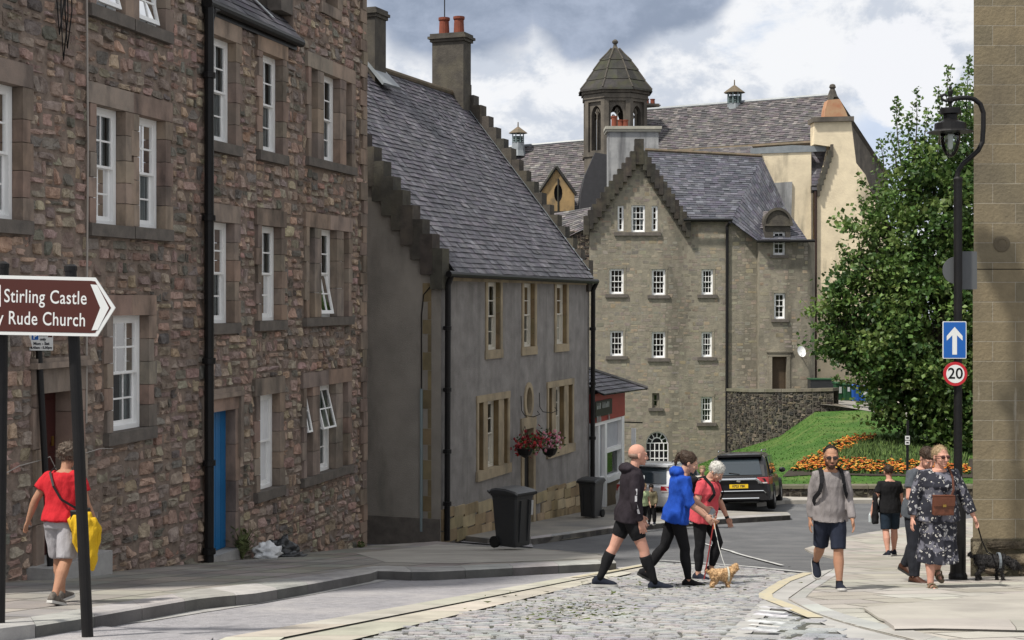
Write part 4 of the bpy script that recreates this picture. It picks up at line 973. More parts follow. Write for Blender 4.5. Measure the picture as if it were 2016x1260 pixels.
def wall_frame(W, u, z, o):                # x along the wall, y up, z outwards
    p = W.P(u, z, o); return Matrix(((W.d.x, 0, W.n.x, p.x), (W.d.y, 0, W.n.y, p.y), (0, 1, 0, p.z), (0, 0, 0, 1)))
su0, sz0 = GW.uz(1163, 822); su1, sz1 = GW.uz(1196, 792)
sg = MB(); sg.wbox(GW, su0, su1, fz0 + .16, fz1 - .1, .10, .14); sgo = sg.build('sign_board', M['black'], shop)
lm = MB()
for r_ in range(2):                        # weathered lettering, no longer readable
    u = su0 + .12
    while u < su1 - .3:
        w_ = rnd(.05, .12); z = fz1 - .32 - r_ * .36
        if random.random() < (.8 if r_ == 0 else .45): lm.wbox(GW, u, u + w_, z, z + rnd(.08, .17), .138, .144); lm.wbox(GW, u, u + .03, z, z + .17, .138, .1435)
        u += w_ + .04
lm.build('lettering', simple('sign_letter_grey', (.25, .27, .26), .5), sgo)
# shop front: pilasters, transom, big pane, door
zb = gz_s + .1; mb = MB(); du = (U_end - Us)
def sb(a, b, z0, z1, o0=-.1, o1=.06): mb.wbox(GW, Us + du * a, Us + du * b, z0, z1, o0, o1)
sb(0, .06, zb, fz0); sb(.2, .235, zb, fz0); sb(.40, .46, zb, fz0); sb(.92, 1.0, zb, fz0, -.1, .08)
sb(.06, .2, fz0 - .1, fz0 - .002); sb(.235, .40, fz0 - .1, fz0 - .002); sb(.46, .92, fz0 - .95, fz0 - .83); sb(.46, .92, fz0 - .1, fz0 - .002)
sb(.06, .40, fz0 - 1.65, fz0 - 1.58, -.08, .05); sb(.46, .92, zb + .78, zb + .95, -.1, .1)
fo = mb.build('shop_front', M['white'], shop)
mb = MB()
for a, b, z0, z1 in ((.06, .2, zb, fz0 - .1), (.235, .40, zb, fz0 - .1), (.46, .92, fz0 - .83, fz0 - .1)): mb.wbox(GW, Us + du * a, Us + du * b, z0, z1, -.08, -.05)
mb.build('shutter', mk('pale_grey_shutter', (.45, .46, .48), (.36, .37, .39), 3, .6), fo)
mb = MB(); mb.wbox(GW, Us + du * .46, Us + du * .92, zb + .95, fz0 - .95, -.09, -.07); mb.build('pane', M['glass'], fo)
mb = MB(); mb.wbox(GW, Us + du * .40, Us + du * .95, zb, fz0 - .9, -1.2, -1.15); mb.build('room_lining', mk('dim_green_interior', (.03, .07, .045), (.01, .02, .015), 4, .9, 0), fo)
mb = MB(); p = GW.P(Us + du * .62, zb + .95, -.5); mb.tube([p, p + Vector((0, 0, .5))], .03, 6)
for k in range(5): mb.ell(p + Vector((rnd(-.2, .2), rnd(-.15, .15), .5 + rnd(-.1, .15))), (.16, .1, .12))
mb.build('window_display', M['black'], fo)
mb = MB(); mb.wbox(GW, Us + du * .46, Us + du * .92, gz_s - .6, zb + .78, -.1, .03); mb.build('stall_riser', M['buff_dark'], shop)
mb = MB(); p_ = GW.P(U_end + .05, 0, .35); mb.box((p_.x, p_.y, fz0 - .62), (.05, .13, .5), math.atan2(GW.d.y, GW.d.x)); ps_ = mb.build('projecting_sign', M['white'], shop); mb = MB(); mb.tube([GW.P(U_end + .05, fz0 - .2, .0), GW.P(U_end + .05, fz0 - .2, .62)], .02, 6); mb.build('sign_bracket', M['black'], ps_)
# side and roof
mb = MB(); mb.wbox(GW, U_end, U_end + .14, gz_s - .6, fz1 + .15, -3.5, .02); mb.wbox(GW, Us, U_end, gz_s - .6, fz1, -3.6, -3.5); mb.build('wall', M['render_gable'], shop)
ue = GW.uz(1248, 762)[0]; E0, E1 = GW.P(Us - .02, fz1 + .1, .4), GW.P(ue, fz1 + .02, .4)
top = GW.P(Us - .02, 0, -2.4); tz = (590 - 690) / F * top.y + .15
T0 = Vector((top.x, top.y, tz)); T1 = T0 + Vector((GW.d.x, GW.d.y, 0)) * .3
slates('roof', [E0, E1, T1, T0], .26, .34, M['slate'], shop, thick=.03)
B1 = GW.P(ue, fz1 + .05, -3.4); slates('roof', [E1, B1, T1 + Vector((0, .05, 0)), T1], .26, .34, M['slate'], shop, thick=.03)
mb = MB(); mb.tube([T1 + Vector((0, 0, .03)), E1 + Vector((0, 0, .03))], .07, 6); mb.build('hip_ridge', M['slate_old'], shop)
# ------------------------------------------------------------------ tall crow-stepped house facing up the street
M['harl'] = mk('weathered_harl', (1, 1, 1), (.72, .72, .74), 5.0, .92, .4, 22, .15, stain=(.10, .092, .075), stain_amt=.7, stain_scale=.55, streak=.28, stain_lo=.49, stain_hi=.72, bdist=.03)
M['harl_bed'] = mk('grey_brown_harl', (.30, .27, .21), (.19, .174, .14), 3.2, .92, .7, 14, .15, stain=(.085, .078, .065), stain_amt=.75, stain_scale=.6, streak=.25)
M['cream'] = mk('cream_limewash', (.78, .67, .48), (.62, .53, .385), 1.6, .9, .6, 10, .15, stain=(.20, .18, .14), stain_amt=.9, stain_scale=1.0, streak=.22, stain_lo=.5, stain_hi=.7)
M['harl_white'] = mk('grey_white_harl', (.36, .36, .36), (.24, .245, .25), 2.0, .9, .4, 20, .15, stain=(.085, .085, .09), stain_amt=.95, stain_scale=2.2, streak=.1, stain_lo=.45, stain_hi=.7)
M['moss_roof'] = mk('mossy_stone_slab', (.056, .053, .049), (.032, .031, .03), 2.2, .9, .5, 12, .15, stain=(.055, .058, .03), stain_amt=.6, stain_scale=1.5, streak=1.0)
M['slate_dark'] = mk('blue_black_slate', (.085, .088, .10), (.055, .057, .066), 4.0, .5, .3, 25, .4)
YT = 70.0
TW = Wall(at(1160, 0, YT).xy, at(1590, 0, YT).xy)
T = lambda x, y: TW.uz(x, y)
tb = at(1300, 930, YT)
tower_house = thing('crow_stepped_house', 'tall grey-brown townhouse with a crow-stepped gable and small white sash windows', 'house', (tb.x, tb.y, -8.1))
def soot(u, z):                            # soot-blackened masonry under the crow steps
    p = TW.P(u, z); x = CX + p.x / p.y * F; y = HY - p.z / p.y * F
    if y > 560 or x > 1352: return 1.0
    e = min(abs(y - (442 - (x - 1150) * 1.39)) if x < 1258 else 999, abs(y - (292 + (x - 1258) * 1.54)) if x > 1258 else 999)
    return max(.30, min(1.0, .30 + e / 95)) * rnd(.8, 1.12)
HPAL = [tuple(v * 1.34 for v in c) for c in [(.22, .195, .155), (.205, .185, .15), (.235, .21, .168), (.20, .18, .147), (.245, .215, .165), (.185, .168, .138), (.215, .19, .155), (.26, .215, .155)]]
outl = [T(1161, 985), T(1161, 436), T(1258, 294), T(1349, 434), T(1440, 434), T(1494, 474), T(1586, 474), T(1586, 985)]
WIN = [(1200, 1228, 529, 579), (1283, 1310, 530, 581), (1381, 1404, 530, 580), (1201, 1227, 651, 701), (1283, 1310, 653, 705), (1381, 1402, 653, 703), (1380, 1402, 781, 832)]
ATT = [(1216, 1228, 405, 455), (1243, 1270, 404, 457), (1283, 1295, 405, 455)]
th = []; tblk = []
def tr(x0, x1, y0, y1): return TW.rect(x0, x1, y0, y1)
for q in WIN:
    r = tr(*q); th.append(rc(*r)); tblk.append((r[0] - .1, r[1] + .1, r[2] - .2, r[3] + .12))
    wn = window(TW, *r, tower_house, back=.1, cols=3, rows=(2, 2), sill=.16, fr=.06, bar=.025, curtain=0, sill_ext=.2, sill_front=.08)
    mb = MB()
    for a, b in ((r[0] - .1, r[0]), (r[1], r[1] + .1)): mb.wbox(TW, a, b, r[2], r[3], -.2, .015)
    mb.wbox(TW, r[0] - .12, r[1] + .12, r[3] + .002, r[3] + .13, -.2, .02); mb.build('surround', M['harl_bed'], wn)
for k, q in enumerate(ATT):
    r = tr(*q); th.append(rc(*r)); tblk.append((r[0] - .14, r[1] + .14, r[2] - .2, r[3] + .05))
    wn = window(TW, *r, tower_house, back=.1, cols=(1, 3, 1)[k], rows=(2, 2), fr=.05, bar=.025, curtain=.8 if k == 1 else .3)
s0 = tr(1209, 1301, 457, 464); mb = MB(); mb.wbox(TW, s0[0], s0[1], s0[2], s0[3] - .003, -.1, .1); mb.build('sill', M['sill_stone'], tower_house)
r = tr(1284, 1298, 774, 803); th.append(rc(*r)); tblk.append((r[0] - .12, r[1] + .12, r[2] - .12, r[3] + .1))
window(TW, *r, tower_house, back=.15, cols=1, rows=(1, 1), fmat=M['harl_bed'], sill=.14, curtain=0)
# round-headed window at the foot
au0, az0 = T(1272, 948); au1, az1 = T(1316, 872); ar = (au1 - au0) / 2; ac = (au0 + au1) / 2; zs = T(1290, 873)[1]
arch = [(au0, az0), (au1, az0)] + [(ac + ar * math.cos(math.pi * i / 16), zs + ar * 1.06 * math.sin(math.pi * i / 16)) for i in range(17)]
th.append(arch); tblk.append((au0 - .15, au1 + .15, az0 - .1, zs + ar + .2))
mb = MB(); ob = -.16
for i in range(16):
    a, b = (math.pi * k / 16 for k in (i, i + 1))
    P = lambda t, r_, o: TW.P(ac + r_ * math.cos(t), zs + 1.06 * r_ * math.sin(t), o)
    for r0_, r1_ in ((ar - .07, ar), (ar * .42, ar * .42 + .045)):
        mb.hexa([P(a, r0_, ob - .04), P(b, r0_, ob - .04), P(b, r1_, ob - .04), P(a, r1_, ob - .04), P(a, r0_, ob), P(b, r0_, ob), P(b, r1_, ob), P(a, r1_, ob)])
for i in range(1, 6):
    t = math.pi * i / 6; c_, s_ = math.cos(t), math.sin(t); n_ = .02
    mb.hexa([TW.P(ac + rr_ * c_ + sg_ * n_ * s_, zs + 1.06 * rr_ * s_ - sg_ * n_ * c_, o) for o in (ob - .04, ob - .002) for rr_, sg_ in ((ar * .45, -1), (ar - .03, -1), (ar - .03, 1), (ar * .45, 1))])
for i in range(0, 6): u = au0 + (au1 - au0) * i / 5; mb.wbox(TW, u - (.03 if i in (0, 5) else .02), u + (.03 if i in (0, 5) else .02), az0, zs, ob - .04, ob - .003)
for i in range(0, 6): z = az0 + (zs - az0) * i / 5; mb.wbox(TW, au0, au1, z - .02, z + .02, ob - .04, ob - .006)
aw = mb.build('window', M['white'], tower_house); aw['label'] = 'tall round-headed window with fan glazing'
mb = MB(); mb.poly(arch, lambda u, z: TW.P(u, z, ob - .03)); mb.build('pane', M['glass'], aw)
mb = MB(); mb.poly(arch, lambda u, z: TW.P(u, z, -.6)); mb.build('room_lining', M['room'], aw)
# turret that stands forward at the right, with its door and two windows
TO = .45
TT = Wall(TW.P(T(1491, 0)[0], 0, TO).xy, TW.P(T(1587, 0)[0], 0, TO).xy)
def tt(x0, x1, y0, y1): return TT.rect(x0, x1, y0, y1)
tw1 = tt(1524, 1546, 577, 628); tw0 = tt(1522, 1546, 456, 502); tdr = tt(1520, 1549, 702, 775)
tholes = [rc(*tw1), rc(*tw0), rc(*tdr)]
tz_top = TT.uz(1540, 474)[1]; tzb = -8.6
mb = MB(); W2 = TT.len
mb.poly([(0, tzb), (W2, tzb), (W2, tz_top), (tw0[1] + .001, tz_top), (tw0[1] + .001, tz_top), (0, tz_top)][:4] + [(0, tz_top)], lambda u, z: TT.P(u, z), [rc(*tw1), rc(*tdr), rc(tw0[0], tw0[1], tw0[2], tz_top - .001)])
mb.face([TT.P(0, tzb), TT.P(0, tz_top), TT.P(0, tz_top, -TO), TT.P(0, tzb, -TO)])
# rounded right corner
for i in range(6):
    a, b = (math.pi / 2 * k / 6 for k in (i, i + 1)); rr_ = .4
    f = lambda t, z: TT.P(W2 - .0 + rr_ * math.sin(t) - 0, z, -rr_ + rr_ * math.cos(t))
    mb.face([f(a, tzb), f(b, tzb), f(b, tz_top), f(a, tz_top)])
mb.face([TT.P(W2 + .4, tzb, -.4), TT.P(W2 + .4, tzb, -6), TT.P(W2 + .4, tz_top, -6), TT.P(W2 + .4, tz_top, -.4)])
tur = mb.build('turret_wall', M['harl_bed'], tower_house)
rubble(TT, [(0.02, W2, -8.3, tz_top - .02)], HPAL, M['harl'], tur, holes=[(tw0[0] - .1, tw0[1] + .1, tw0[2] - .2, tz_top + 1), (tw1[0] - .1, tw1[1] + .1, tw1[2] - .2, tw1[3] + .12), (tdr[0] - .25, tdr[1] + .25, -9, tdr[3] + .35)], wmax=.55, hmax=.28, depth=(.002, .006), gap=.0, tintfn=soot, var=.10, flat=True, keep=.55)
for r in (tw1, tw0): wn = window(TT, *r, tower_house, back=.12, cols=2, rows=(2, 2), sill=.14, fr=.06, bar=.025, curtain=0, sill_ext=.15)
mb = MB()
for a, b in ((tdr[0] - .16, tdr[0]), (tdr[1], tdr[1] + .16)): mb.wbox(TT, a, b, tdr[2], tdr[3], -.3, .04)
mb.wbox(TT, tdr[0] - .2, tdr[1] + .2, tdr[3] + .002, tdr[3] + .2, -.3, .05); mb.wbox(TT, tdr[0] - .26, tdr[1] + .26, tdr[3] + .2, tdr[3] + .27, -.1, .1)
dsur = MB(); dsur.wbox(TT, tdr[0], tdr[1], tdr[2], tdr[3], -.3, -.25); dsur.wbox(TT, tdr[0] + .08, tdr[1] - .08, tdr[2] + .1, tdr[3] - .1, -.25, -.235)
dr = dsur.build('door', mk('dark_brown_door', (.085, .06, .038), (.06, .045, .03), 3, .6), tower_house); mb.build('surround', M['harl_bed'], dr)
mb = MB(); mb.wbox(TT, tdr[0], tdr[1], tdr[2], tdr[3], -.5, -.45); mb.build('room_lining', M['room'], dr)
# dormer over the turret window
dz = TT.uz(1533, 441)[1]; dc = TT.uz(1531, 441)[0]; drr = .6
mb = MB(); prof = [(dc - drr, tz_top - .1), (dc - drr, dz)] + [(dc - drr * math.cos(math.pi * i / 14), dz + drr * 1.12 * math.sin(math.pi * i / 14)) for i in range(1, 14)] + [(dc + drr, dz), (dc + drr, tz_top - .1)]
wtop = [(tw0[0], tz_top - .1), (tw0[1], tz_top - .1), (tw0[1], tw0[3]), (tw0[0], tw0[3])]
for t in cdt(prof, []):
    c_ = (sum(p[0] for p in t) / 3, sum(p[1] for p in t) / 3)
pr2 = [(dc - drr, tz_top - .1), (tw0[0], tz_top - .1), (tw0[0], tw0[3]), (tw0[1], tw0[3]), (tw0[1], tz_top - .1), (dc + drr, tz_top - .1), (dc + drr, dz)] + [(dc + drr * math.cos(math.pi * i / 14), dz + drr * 1.12 * math.sin(math.pi * i / 14)) for i in range(1, 14)] + [(dc - drr, dz)]
mb.poly(pr2, lambda u, z: TT.P(u, z, .03))
n_ = len(pr2)
for i in range(5, n_ - 1): a, b = pr2[i], pr2[i + 1]; mb.face([TT.P(*a, .03), TT.P(*b, .03), TT.P(*b, -2.6), TT.P(*a, -2.6)])
a, b = pr2[-1], pr2[0]; mb.face([TT.P(*a, .03), TT.P(*b, .03), TT.P(*b, -2.6), TT.P(*a, -2.6)])
dm = mb.build('dormer', M['skew'], tower_house)
mb = MB()
for i in range(14):
    a, b = (math.pi * k / 14 for k in (i, i + 1)); P = lambda t, r_, o: TT.P(dc - r_ * math.cos(t), dz + 1.12 * r_ * math.sin(t), o)
    mb.hexa([P(a, drr - .02, .0), P(b, drr - .02, .0), P(b, drr + .09, .0), P(a, drr + .09, .0), P(a, drr - .02, .12), P(b, drr - .02, .12), P(b, drr + .09, .12), P(a, drr + .09, .12)])
mb.wbox(TT, dc - drr - .1, dc + drr + .1, dz - .1, dz, .032, .14); mb.build('hood_moulding', M['skew'], dm)
# body of the house
mb = MB(); mb.poly(outl, lambda u, z: TW.P(u, z), th)
zl = T(1161, 436)[1]; mb.face([TW.P(T(1161, 0)[0], -9), TW.P(T(1161, 0)[0], zl), TW.P(T(1161, 0)[0], zl, -9), TW.P(T(1161, 0)[0], -9, -9)])
twall = mb.build('wall', M['harl_bed'], tower_house)
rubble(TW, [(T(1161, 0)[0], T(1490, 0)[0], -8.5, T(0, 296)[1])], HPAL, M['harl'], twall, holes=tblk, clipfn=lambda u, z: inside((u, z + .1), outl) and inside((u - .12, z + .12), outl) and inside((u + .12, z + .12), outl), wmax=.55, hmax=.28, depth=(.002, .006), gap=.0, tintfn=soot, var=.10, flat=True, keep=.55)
crow_steps(TW.P(*T(1150, 442)), TW.P(*T(1258, 292)), tower_house, 13, (0, .5, 0), .12, .5, M['soot']); crow_steps(TW.P(*T(1358, 446)), TW.P(*T(1258, 292)), tower_house, 13, (0, .5, 0), .12, .5, M['soot'])
mb = MB(); p = TW.P(*T(1258, 288)); mb.box((p.x, p.y, p.z + .12), (.42, .5, .42)); mb.build('apex_stone', M['soot'], tower_house)
Z = lambda x, y, Y: at(x, y, Y)
slates('roof', [Z(1352, 436, 69.8), Z(1440, 436, 69.8), Z(1500, 309, 75), Z(1268, 297, 75)], .21, .3, M['slate_dark'], tower_house, rnd_h=.02, thick=.02)
slates('roof', [Z(1438, 436, 69.8), Z(1496, 478, 69.2), Z(1545, 403, 72.4), Z(1500, 309, 75)], .21, .3, M['slate_dark'], tower_house, rnd_h=.02, thick=.02)
slates('roof', [Z(1494, 477, 69.2), Z(1592, 476, 69.2), Z(1562, 432, 70.8), Z(1542, 403, 72.4)], .21, .3, M['slate_dark'], tower_house, rnd_h=.02, thick=.02)
slates('roof', [Z(1482, 450, 70.2), Z(1512, 450, 70.0), Z(1512, 416, 71), Z(1484, 416, 72)], .17, .25, M['slate_old'], tower_house, rnd_h=.02, thick=.02)
slates('roof', [Z(1090, 480, 70.4), Z(1163, 446, 70.4), Z(1163, 408, 73), Z(1090, 420, 73)], .21, .3, M['slate_old'], tower_house, rnd_h=.02, thick=.02)
mb = MB(); mb.face([Z(1268, 296, 75.02), Z(1500, 308, 75.02), Z(1500, 480, 80), Z(1268, 480, 80)]); mb.build('rear_slope', M['slate_dark'], tower_house)
mb = MB(); mb.tube([Z(1270, 295, 75), Z(1500, 307, 75)], .1, 6); mb.build('ridge', bpy.data.materials['mossy_ridge_tile'], tower_house)
mb = MB(); mb.tube([Z(1346, 433, 69.6), Z(1442, 433, 69.6)], .075, 8); mb.build('gutter', M['black'], tower_house); mb = MB(); mb.tube([Z(1490, 475, 69.1), Z(1604, 474, 69.1)], .07, 8); mb.build('gutter', M['black'], tower_house)
# left rubble flank
LF = Wall(TW.P(T(1120, 0)[0], 0, -.5).xy, TW.P(T(1163, 0)[0], 0, -.5).xy)
mb = MB(); mb.poly(rc(0, LF.len, -9, 3.3), lambda u, z: LF.P(u, z)); lf = mb.build('side_wall', M['rubble_bed'], tower_house)
rubble(LF, [(0, LF.len, -8.5, 3.3)], [(.16, .14, .11), (.10, .09, .08), (.23, .2, .15), (.07, .065, .06)], M['rubble'], lf, wmax=.4, hmax=.3)
# downpipes
pipe([Z(1437, 438, 69.7), TW.P(T(1431, 0)[0], T(0, 446)[1], .1), TW.P(T(1430, 0)[0], -8, .1)], .07, tower_house)
pipe([Z(1604, 372, 71.5), Z(1604, 378, 72.3), Z(1602.5, 748, 72.3)], .07, tower_house, mat=mk('brown_downpipe', (.045, .025, .02), (.03, .018, .015), 3, .6)) if False else None
# satellite dish beside the door
sd_ = MB(); p = TT.P(TT.uz(1574, 692)[0], TT.uz(1574, 692)[1], .35); Mx = Matrix.Rotation(R(70), 3, 'X') @ Matrix.Rotation(R(25), 3, 'Y')
for i in range(5):
    for j in range(16):
        f = lambda i, j: p + Mx @ Vector((.24 * i / 5 * math.cos(2 * math.pi * j / 16), .27 * i / 5 * math.sin(2 * math.pi * j / 16), .06 * (i / 5) ** 2))
        sd_.face([f(i, j), f(i + 1, j), f(i + 1, j + 1), f(i, j + 1)] if i else [f(0, 0), f(1, j), f(1, j + 1)])
dish = sd_.build('dish', M['white'], (dt := thing('satellite_dish', 'white satellite dish on the wall corner by the brown door', 'satellite dish', tuple(p))), smooth=True)
mb = MB(); mb.tube([p, p + Vector((0, .35, -.1))], .025, 6); mb.tube([p + Vector((0, 0, -.22)), p + Vector((0, -.3, -.1))], .012, 6); mb.build('bracket', M['black'], dt)

# ------------------------------------------------------------------ chimney stack behind the stepped gable
st = thing('chimney_stack', 'broad grey-white harled chimney stack with short red pots behind the stepped gable', 'chimney', tuple(Z(1245, 420, 77)))
p = Z(1245, 262, 77); wpx = 98 / F * 77
mb = MB(); mb.box((p.x, p.y, p.z - 3.5), (wpx, 1.3, 7)); sk = mb.build('stack', M['harl_white'], st)
mb = MB(); mb.box((p.x, p.y, p.z + .06), (wpx + .22, 1.5, .13)); mb.box((p.x, p.y, p.z + .2), (wpx + .32, 1.62, .15)); mb.build('cap', mk('pale_cap_stone', (.40, .38, .32), (.3, .29, .25), 4, .9), st)
for px, h in ((1209, .62), (1221, .42), (1231, .42)):
    q = Z(px, 254, 77); mb = MB(); mb.lathe((q.x, q.y, p.z + .27), [(.15, 0), (.14, h * .85), (.165, h * .87), (.165, h), (.12, h)], 12); mb.build('chimney_pot', M['clay'], st)

# ------------------------------------------------------------------ cream house with a chimney gable
cream = thing('cream_house', 'tall cream limewashed house with a chimney gable, behind the tree', 'house', tuple(Z(1640, 765, 74)))
YC = 75.0; CW = Wall(Z(1480, 0, YC).xy, Z(1900, 0, YC).xy); CC = lambda x, y: CW.uz(x, y)
mb = MB(); mb.prism([CW.P(*CC(x, y)) for x, y in ((1499, 295), (1597, 291), (1597, 790), (1499, 790))], (0, 4, 0))
mb.build('wall', M['cream'], cream)
pts = [(1606, 790), (1606, 374), (1634, 290), (1601, 285), (1601, 240), (1673, 240), (1683, 322), (1701, 345), (1745, 470), (1800, 640), (1800, 790)]
mb = MB(); mb.prism([CW.P(*CC(x, y), .3) for x, y in pts], (0, 1.0, 0)); mb.build('gable_wall', M['cream'], cream)
mb = MB(); mb.prism([CW.P(*CC(x, y), .12) for x, y in ((1500, 362), (1559, 358), (1556, 470), (1500, 470))], (0, .3, 0)); mb.build('harled_patch', M['harl_white'], cream)
mb = MB(); mb.prism([CW.P(*CC(x, y), .5) for x, y in ((1597, 242), (1677, 240), (1677, 231), (1597, 233))], (0, 1.4, 0)); mb.build('chimney_cap', M['church'], cream)
mb = MB(); mb.prism([CW.P(*CC(x, y), .25) for x, y in ((1621, 232), (1667, 231), (1662, 218), (1651, 196), (1628, 198), (1623, 216))], (0, .9, 0)); mb.build('chimney_pot', mk('orange_lime_stain', (.36, .13, .07), (.45, .33, .2), 1.2, .9, .3), cream)
slates('roof', [Z(1598, 374, 74.6), Z(1609, 374, 74.6), Z(1637, 288, 76), Z(1598, 288, 76)], .2, .3, M['slate'], cream)
mb = MB(); mb.prism([CW.P(*CC(x, y), .32) for x, y in ((1596, 366), (1612, 366), (1612, 380), (1596, 380))], (0, .35, 0)); mb.build('rain_hopper', M['black'], cream)
mb = MB(); mb.prism([CW.P(*CC(x, y), .05) for x, y in ((1478, 303), (1625, 298), (1627, 288), (1560, 286), (1478, 292))], (0, .2, 0)); mb.build('lead_flashing', M['lead'], cream)
pipe([CW.P(*CC(1602.5, 378), .42), CW.P(*CC(1602, 750), .42)], .075, cream, mat=mk('brown_downpipe', (.045, .025, .02), (.03, .018, .015), 3, .6))
slates('roof', [Z(1290, 312, 76.5), Z(1500, 318, 76.5), Z(1480, 288, 78), Z(1385, 293, 78)], .2, .3, M['slate_old'], cream)
crow_steps(CW.P(*CC(1606, 376), .3), CW.P(*CC(1636, 288), .3), cream, 8, (0, .4, 0), .05, .3, M['skew'])

# ------------------------------------------------------------------ long slated hall behind
hall = thing('slated_hall', 'long slate-roofed stone hall with a dark gable end behind the cream house', 'hall', tuple(Z(1600, 700, 90)))
eL, eR, rR, rL, bR = Z(1255, 302, 87), Z(1606, 280, 81.5), Z(1639, 187, 84.5), Z(1262, 217, 91.5), Z(1748, 352, 92)
slates('roof', [eL, eR, rR, rL], .2, .3, M['slate_old'], hall, rnd_h=.03, thick=.03)
bL = bR + (rL - rR)
mb = MB(); mb.face([rL, rR, bR, bL]); mb.build('rear_slope', M['slate_old'], hall)
down = lambda q: Vector((q.x, q.y, -9.4))
mb = MB(); mb.face([down(eR), eR, rR - Vector((0, 0, .1)), bR, down(bR)]); mb.face([down(eL), eL, rL, bL, down(bL)]); mb.face([down(eL), down(eR), eR, eL]); mb.build('wall', M['church'], hall)
mb = MB(); mb.tube([rL, rR], .12, 6); mb.build('lead_ridge', M['lead'], hall)
mb = MB()
for a, b in ((rR, bR), (eR, rR)): mb.tube([a + Vector((0, 0, .12)), b + Vector((0, 0, .12))], .17, 4)
mb.build('verge_coping', M['skew'], hall)
mb = MB(); mb.tube([Z(1262, 303, 86.6), Z(1600, 281, 81.2)], .14, 6); mb.build('eave_course', bpy.data.materials['mossy_ridge_tile'], hall)
mb = MB(); q = rR; mb.lathe((q.x, q.y, q.z - .15), [(.34, 0), (.26, .15), (.2, .35), (.13, .5), (.2, .58), (.15, .74), (.05, .78)], 8); mb.build('finial', M['skew'], hall)
def ventilator(c, s, parent, rz=.5):
    """Louvred ridge ventilator: flared leaded base, open louvres, conical cap and spike."""
    root = MB(); root.lathe(c, [(s * 1.0, -s * 1.6), (s * .8, -s * .9), (s * .72, -s * .1), (s * .72, 0)], 8); v = root.build('ventilator', M['lead'], parent)
    l_ = MB()
    for k in range(8):
        a = 2 * math.pi * (k + .5) / 8; x, y = c[0] + s * .68 * math.cos(a), c[1] + s * .68 * math.sin(a); l_.box((x, y, c[2] + s * .55), (.07, .07, s * 1.1))
    for k in range(4): l_.lathe((c[0], c[1], c[2] + s * (.05 + .2 * k)), [(s * .74, 0), (s * .6, s * .08), (s * .6, s * .1), (s * .74, s * .03)], 8)
    l_.build('louvres', simple('verdigris_louvre', (.16, .21, .21), .7), v)
    r_ = MB(); r_.lathe((c[0], c[1], c[2] + s * 1.1), [(s * 1.12, 0), (s * 1.05, .05), (s * .6, s * .42), (s * .2, s * .72), (.04, s * .8), (.03, s * 1.35)], 8); r_.build('cap', bpy.data.materials['mossy_ridge_tile'], v)
    return v
ventilator(tuple(Z(1446, 204, 87.8)), .58, hall)
sc_ = Z(1279, 200, 94); chimney((sc_.x, sc_.y), .85, .8, sc_.z - 4, sc_.z - .4, .3, hall, M['church'], pots=2, pot_h=.35, pot_r=.15)

# ------------------------------------------------------------------ second hall on the left, with a small stone dormer
hall2 = thing('church_hall', 'low slate-roofed hall with a carved stone dormer between the grey house and belfry', 'hall', tuple(Z(1080, 600, 90)))
slates('roof', [Z(930, 440, 86), Z(1175, 425, 84.5), Z(1160, 277, 90), Z(930, 297, 92)], .2, .3, M['slate_old'], hall2, rnd_h=.03, thick=.03)
mb = MB(); mb.face([Z(930, 297, 92), Z(1160, 277, 90), Z(1160, 440, 97), Z(930, 440, 97)]); mb.build('rear_slope', M['slate_old'], hall2)
a, b = Z(930, 440, 86.2), Z(1175, 425, 84.7); mb = MB(); mb.face([a, b, down(b), down(a)]); mb.build('wall', M['church'], hall2)
mb = MB(); mb.tube([Z(930, 296, 92), Z(1160, 276, 90)], .1, 6); mb.build('lead_ridge', M['lead'], hall2)
ventilator(tuple(Z(1020, 281, 90.5)), .52, hall2)
M['gold_stone'] = mk('golden_carved_stone', (.40, .27, .13), (.27, .19, .10), 2.5, .9, .3, 20, .15, stain=(.10, .09, .07), stain_amt=.8, stain_scale=1.5, streak=.6)
DW = Wall(Z(1066, 0, 83).xy, Z(1132, 0, 83).xy); D = lambda x, y: DW.uz(x, y)
gab = [D(1066, 420), D(1066, 372), D(1095, 332), D(1131, 378), D(1131, 420)]
ov_ = [(D(1099, 380)[0] + .24 * math.cos(t * math.pi / 8), D(1099, 380)[1] + .5 * math.sin(t * math.pi / 8)) for t in range(16)]
mb = MB(); mb.poly(gab, lambda u, z: DW.P(u, z), [ov_])
for i in range(16): mb.face([DW.P(*ov_[i]), DW.P(*ov_[(i + 1) % 16]), DW.P(*ov_[(i + 1) % 16], -.3), DW.P(*ov_[i], -.3)])
dg = mb.build('dormer', M['gold_stone'], hall2)
mb = MB(); mb.poly(ov_, lambda u, z: DW.P(u, z, -.2)); mb.build('pane', M['room'], dg)
mb = MB()
for a, b in ((D(1062, 378), D(1095, 328)), (D(1135, 384), D(1095, 328))): mb.tube([DW.P(*a, .1), DW.P(*b, .1)], .09, 5)
mb.wbox(DW, D(1064, 0)[0], D(1134, 0)[0], D(0, 424)[1], D(0, 416)[1], -.2, .15)
mb.tube([DW.P(*D(1099, 352), .02), DW.P(*D(1099, 416), .02)], .05, 5); mb.build('coping', M['moss_roof'], dg)
mb = MB(); z0 = DW.P(*D(1095, 332)); back_ = Vector((0, 3.0, .0)); mb.face([DW.P(*D(1066, 372)), z0, z0 + back_, DW.P(*D(1066, 372)) + back_]); mb.face([DW.P(*D(1131, 378)), z0, z0 + back_, DW.P(*D(1131, 378)) + back_]); mb.build('dormer_roof', M['slate_old'], dg)
mb = MB(); mb.prism([Z(x, y, 82) for x, y in ((1138, 450), (1144, 380), (1152, 345), (1172, 300), (1200, 305), (1200, 450))], (0, 3, 0)); mb.build('stair_roof', M['slate_bed'], hall2)

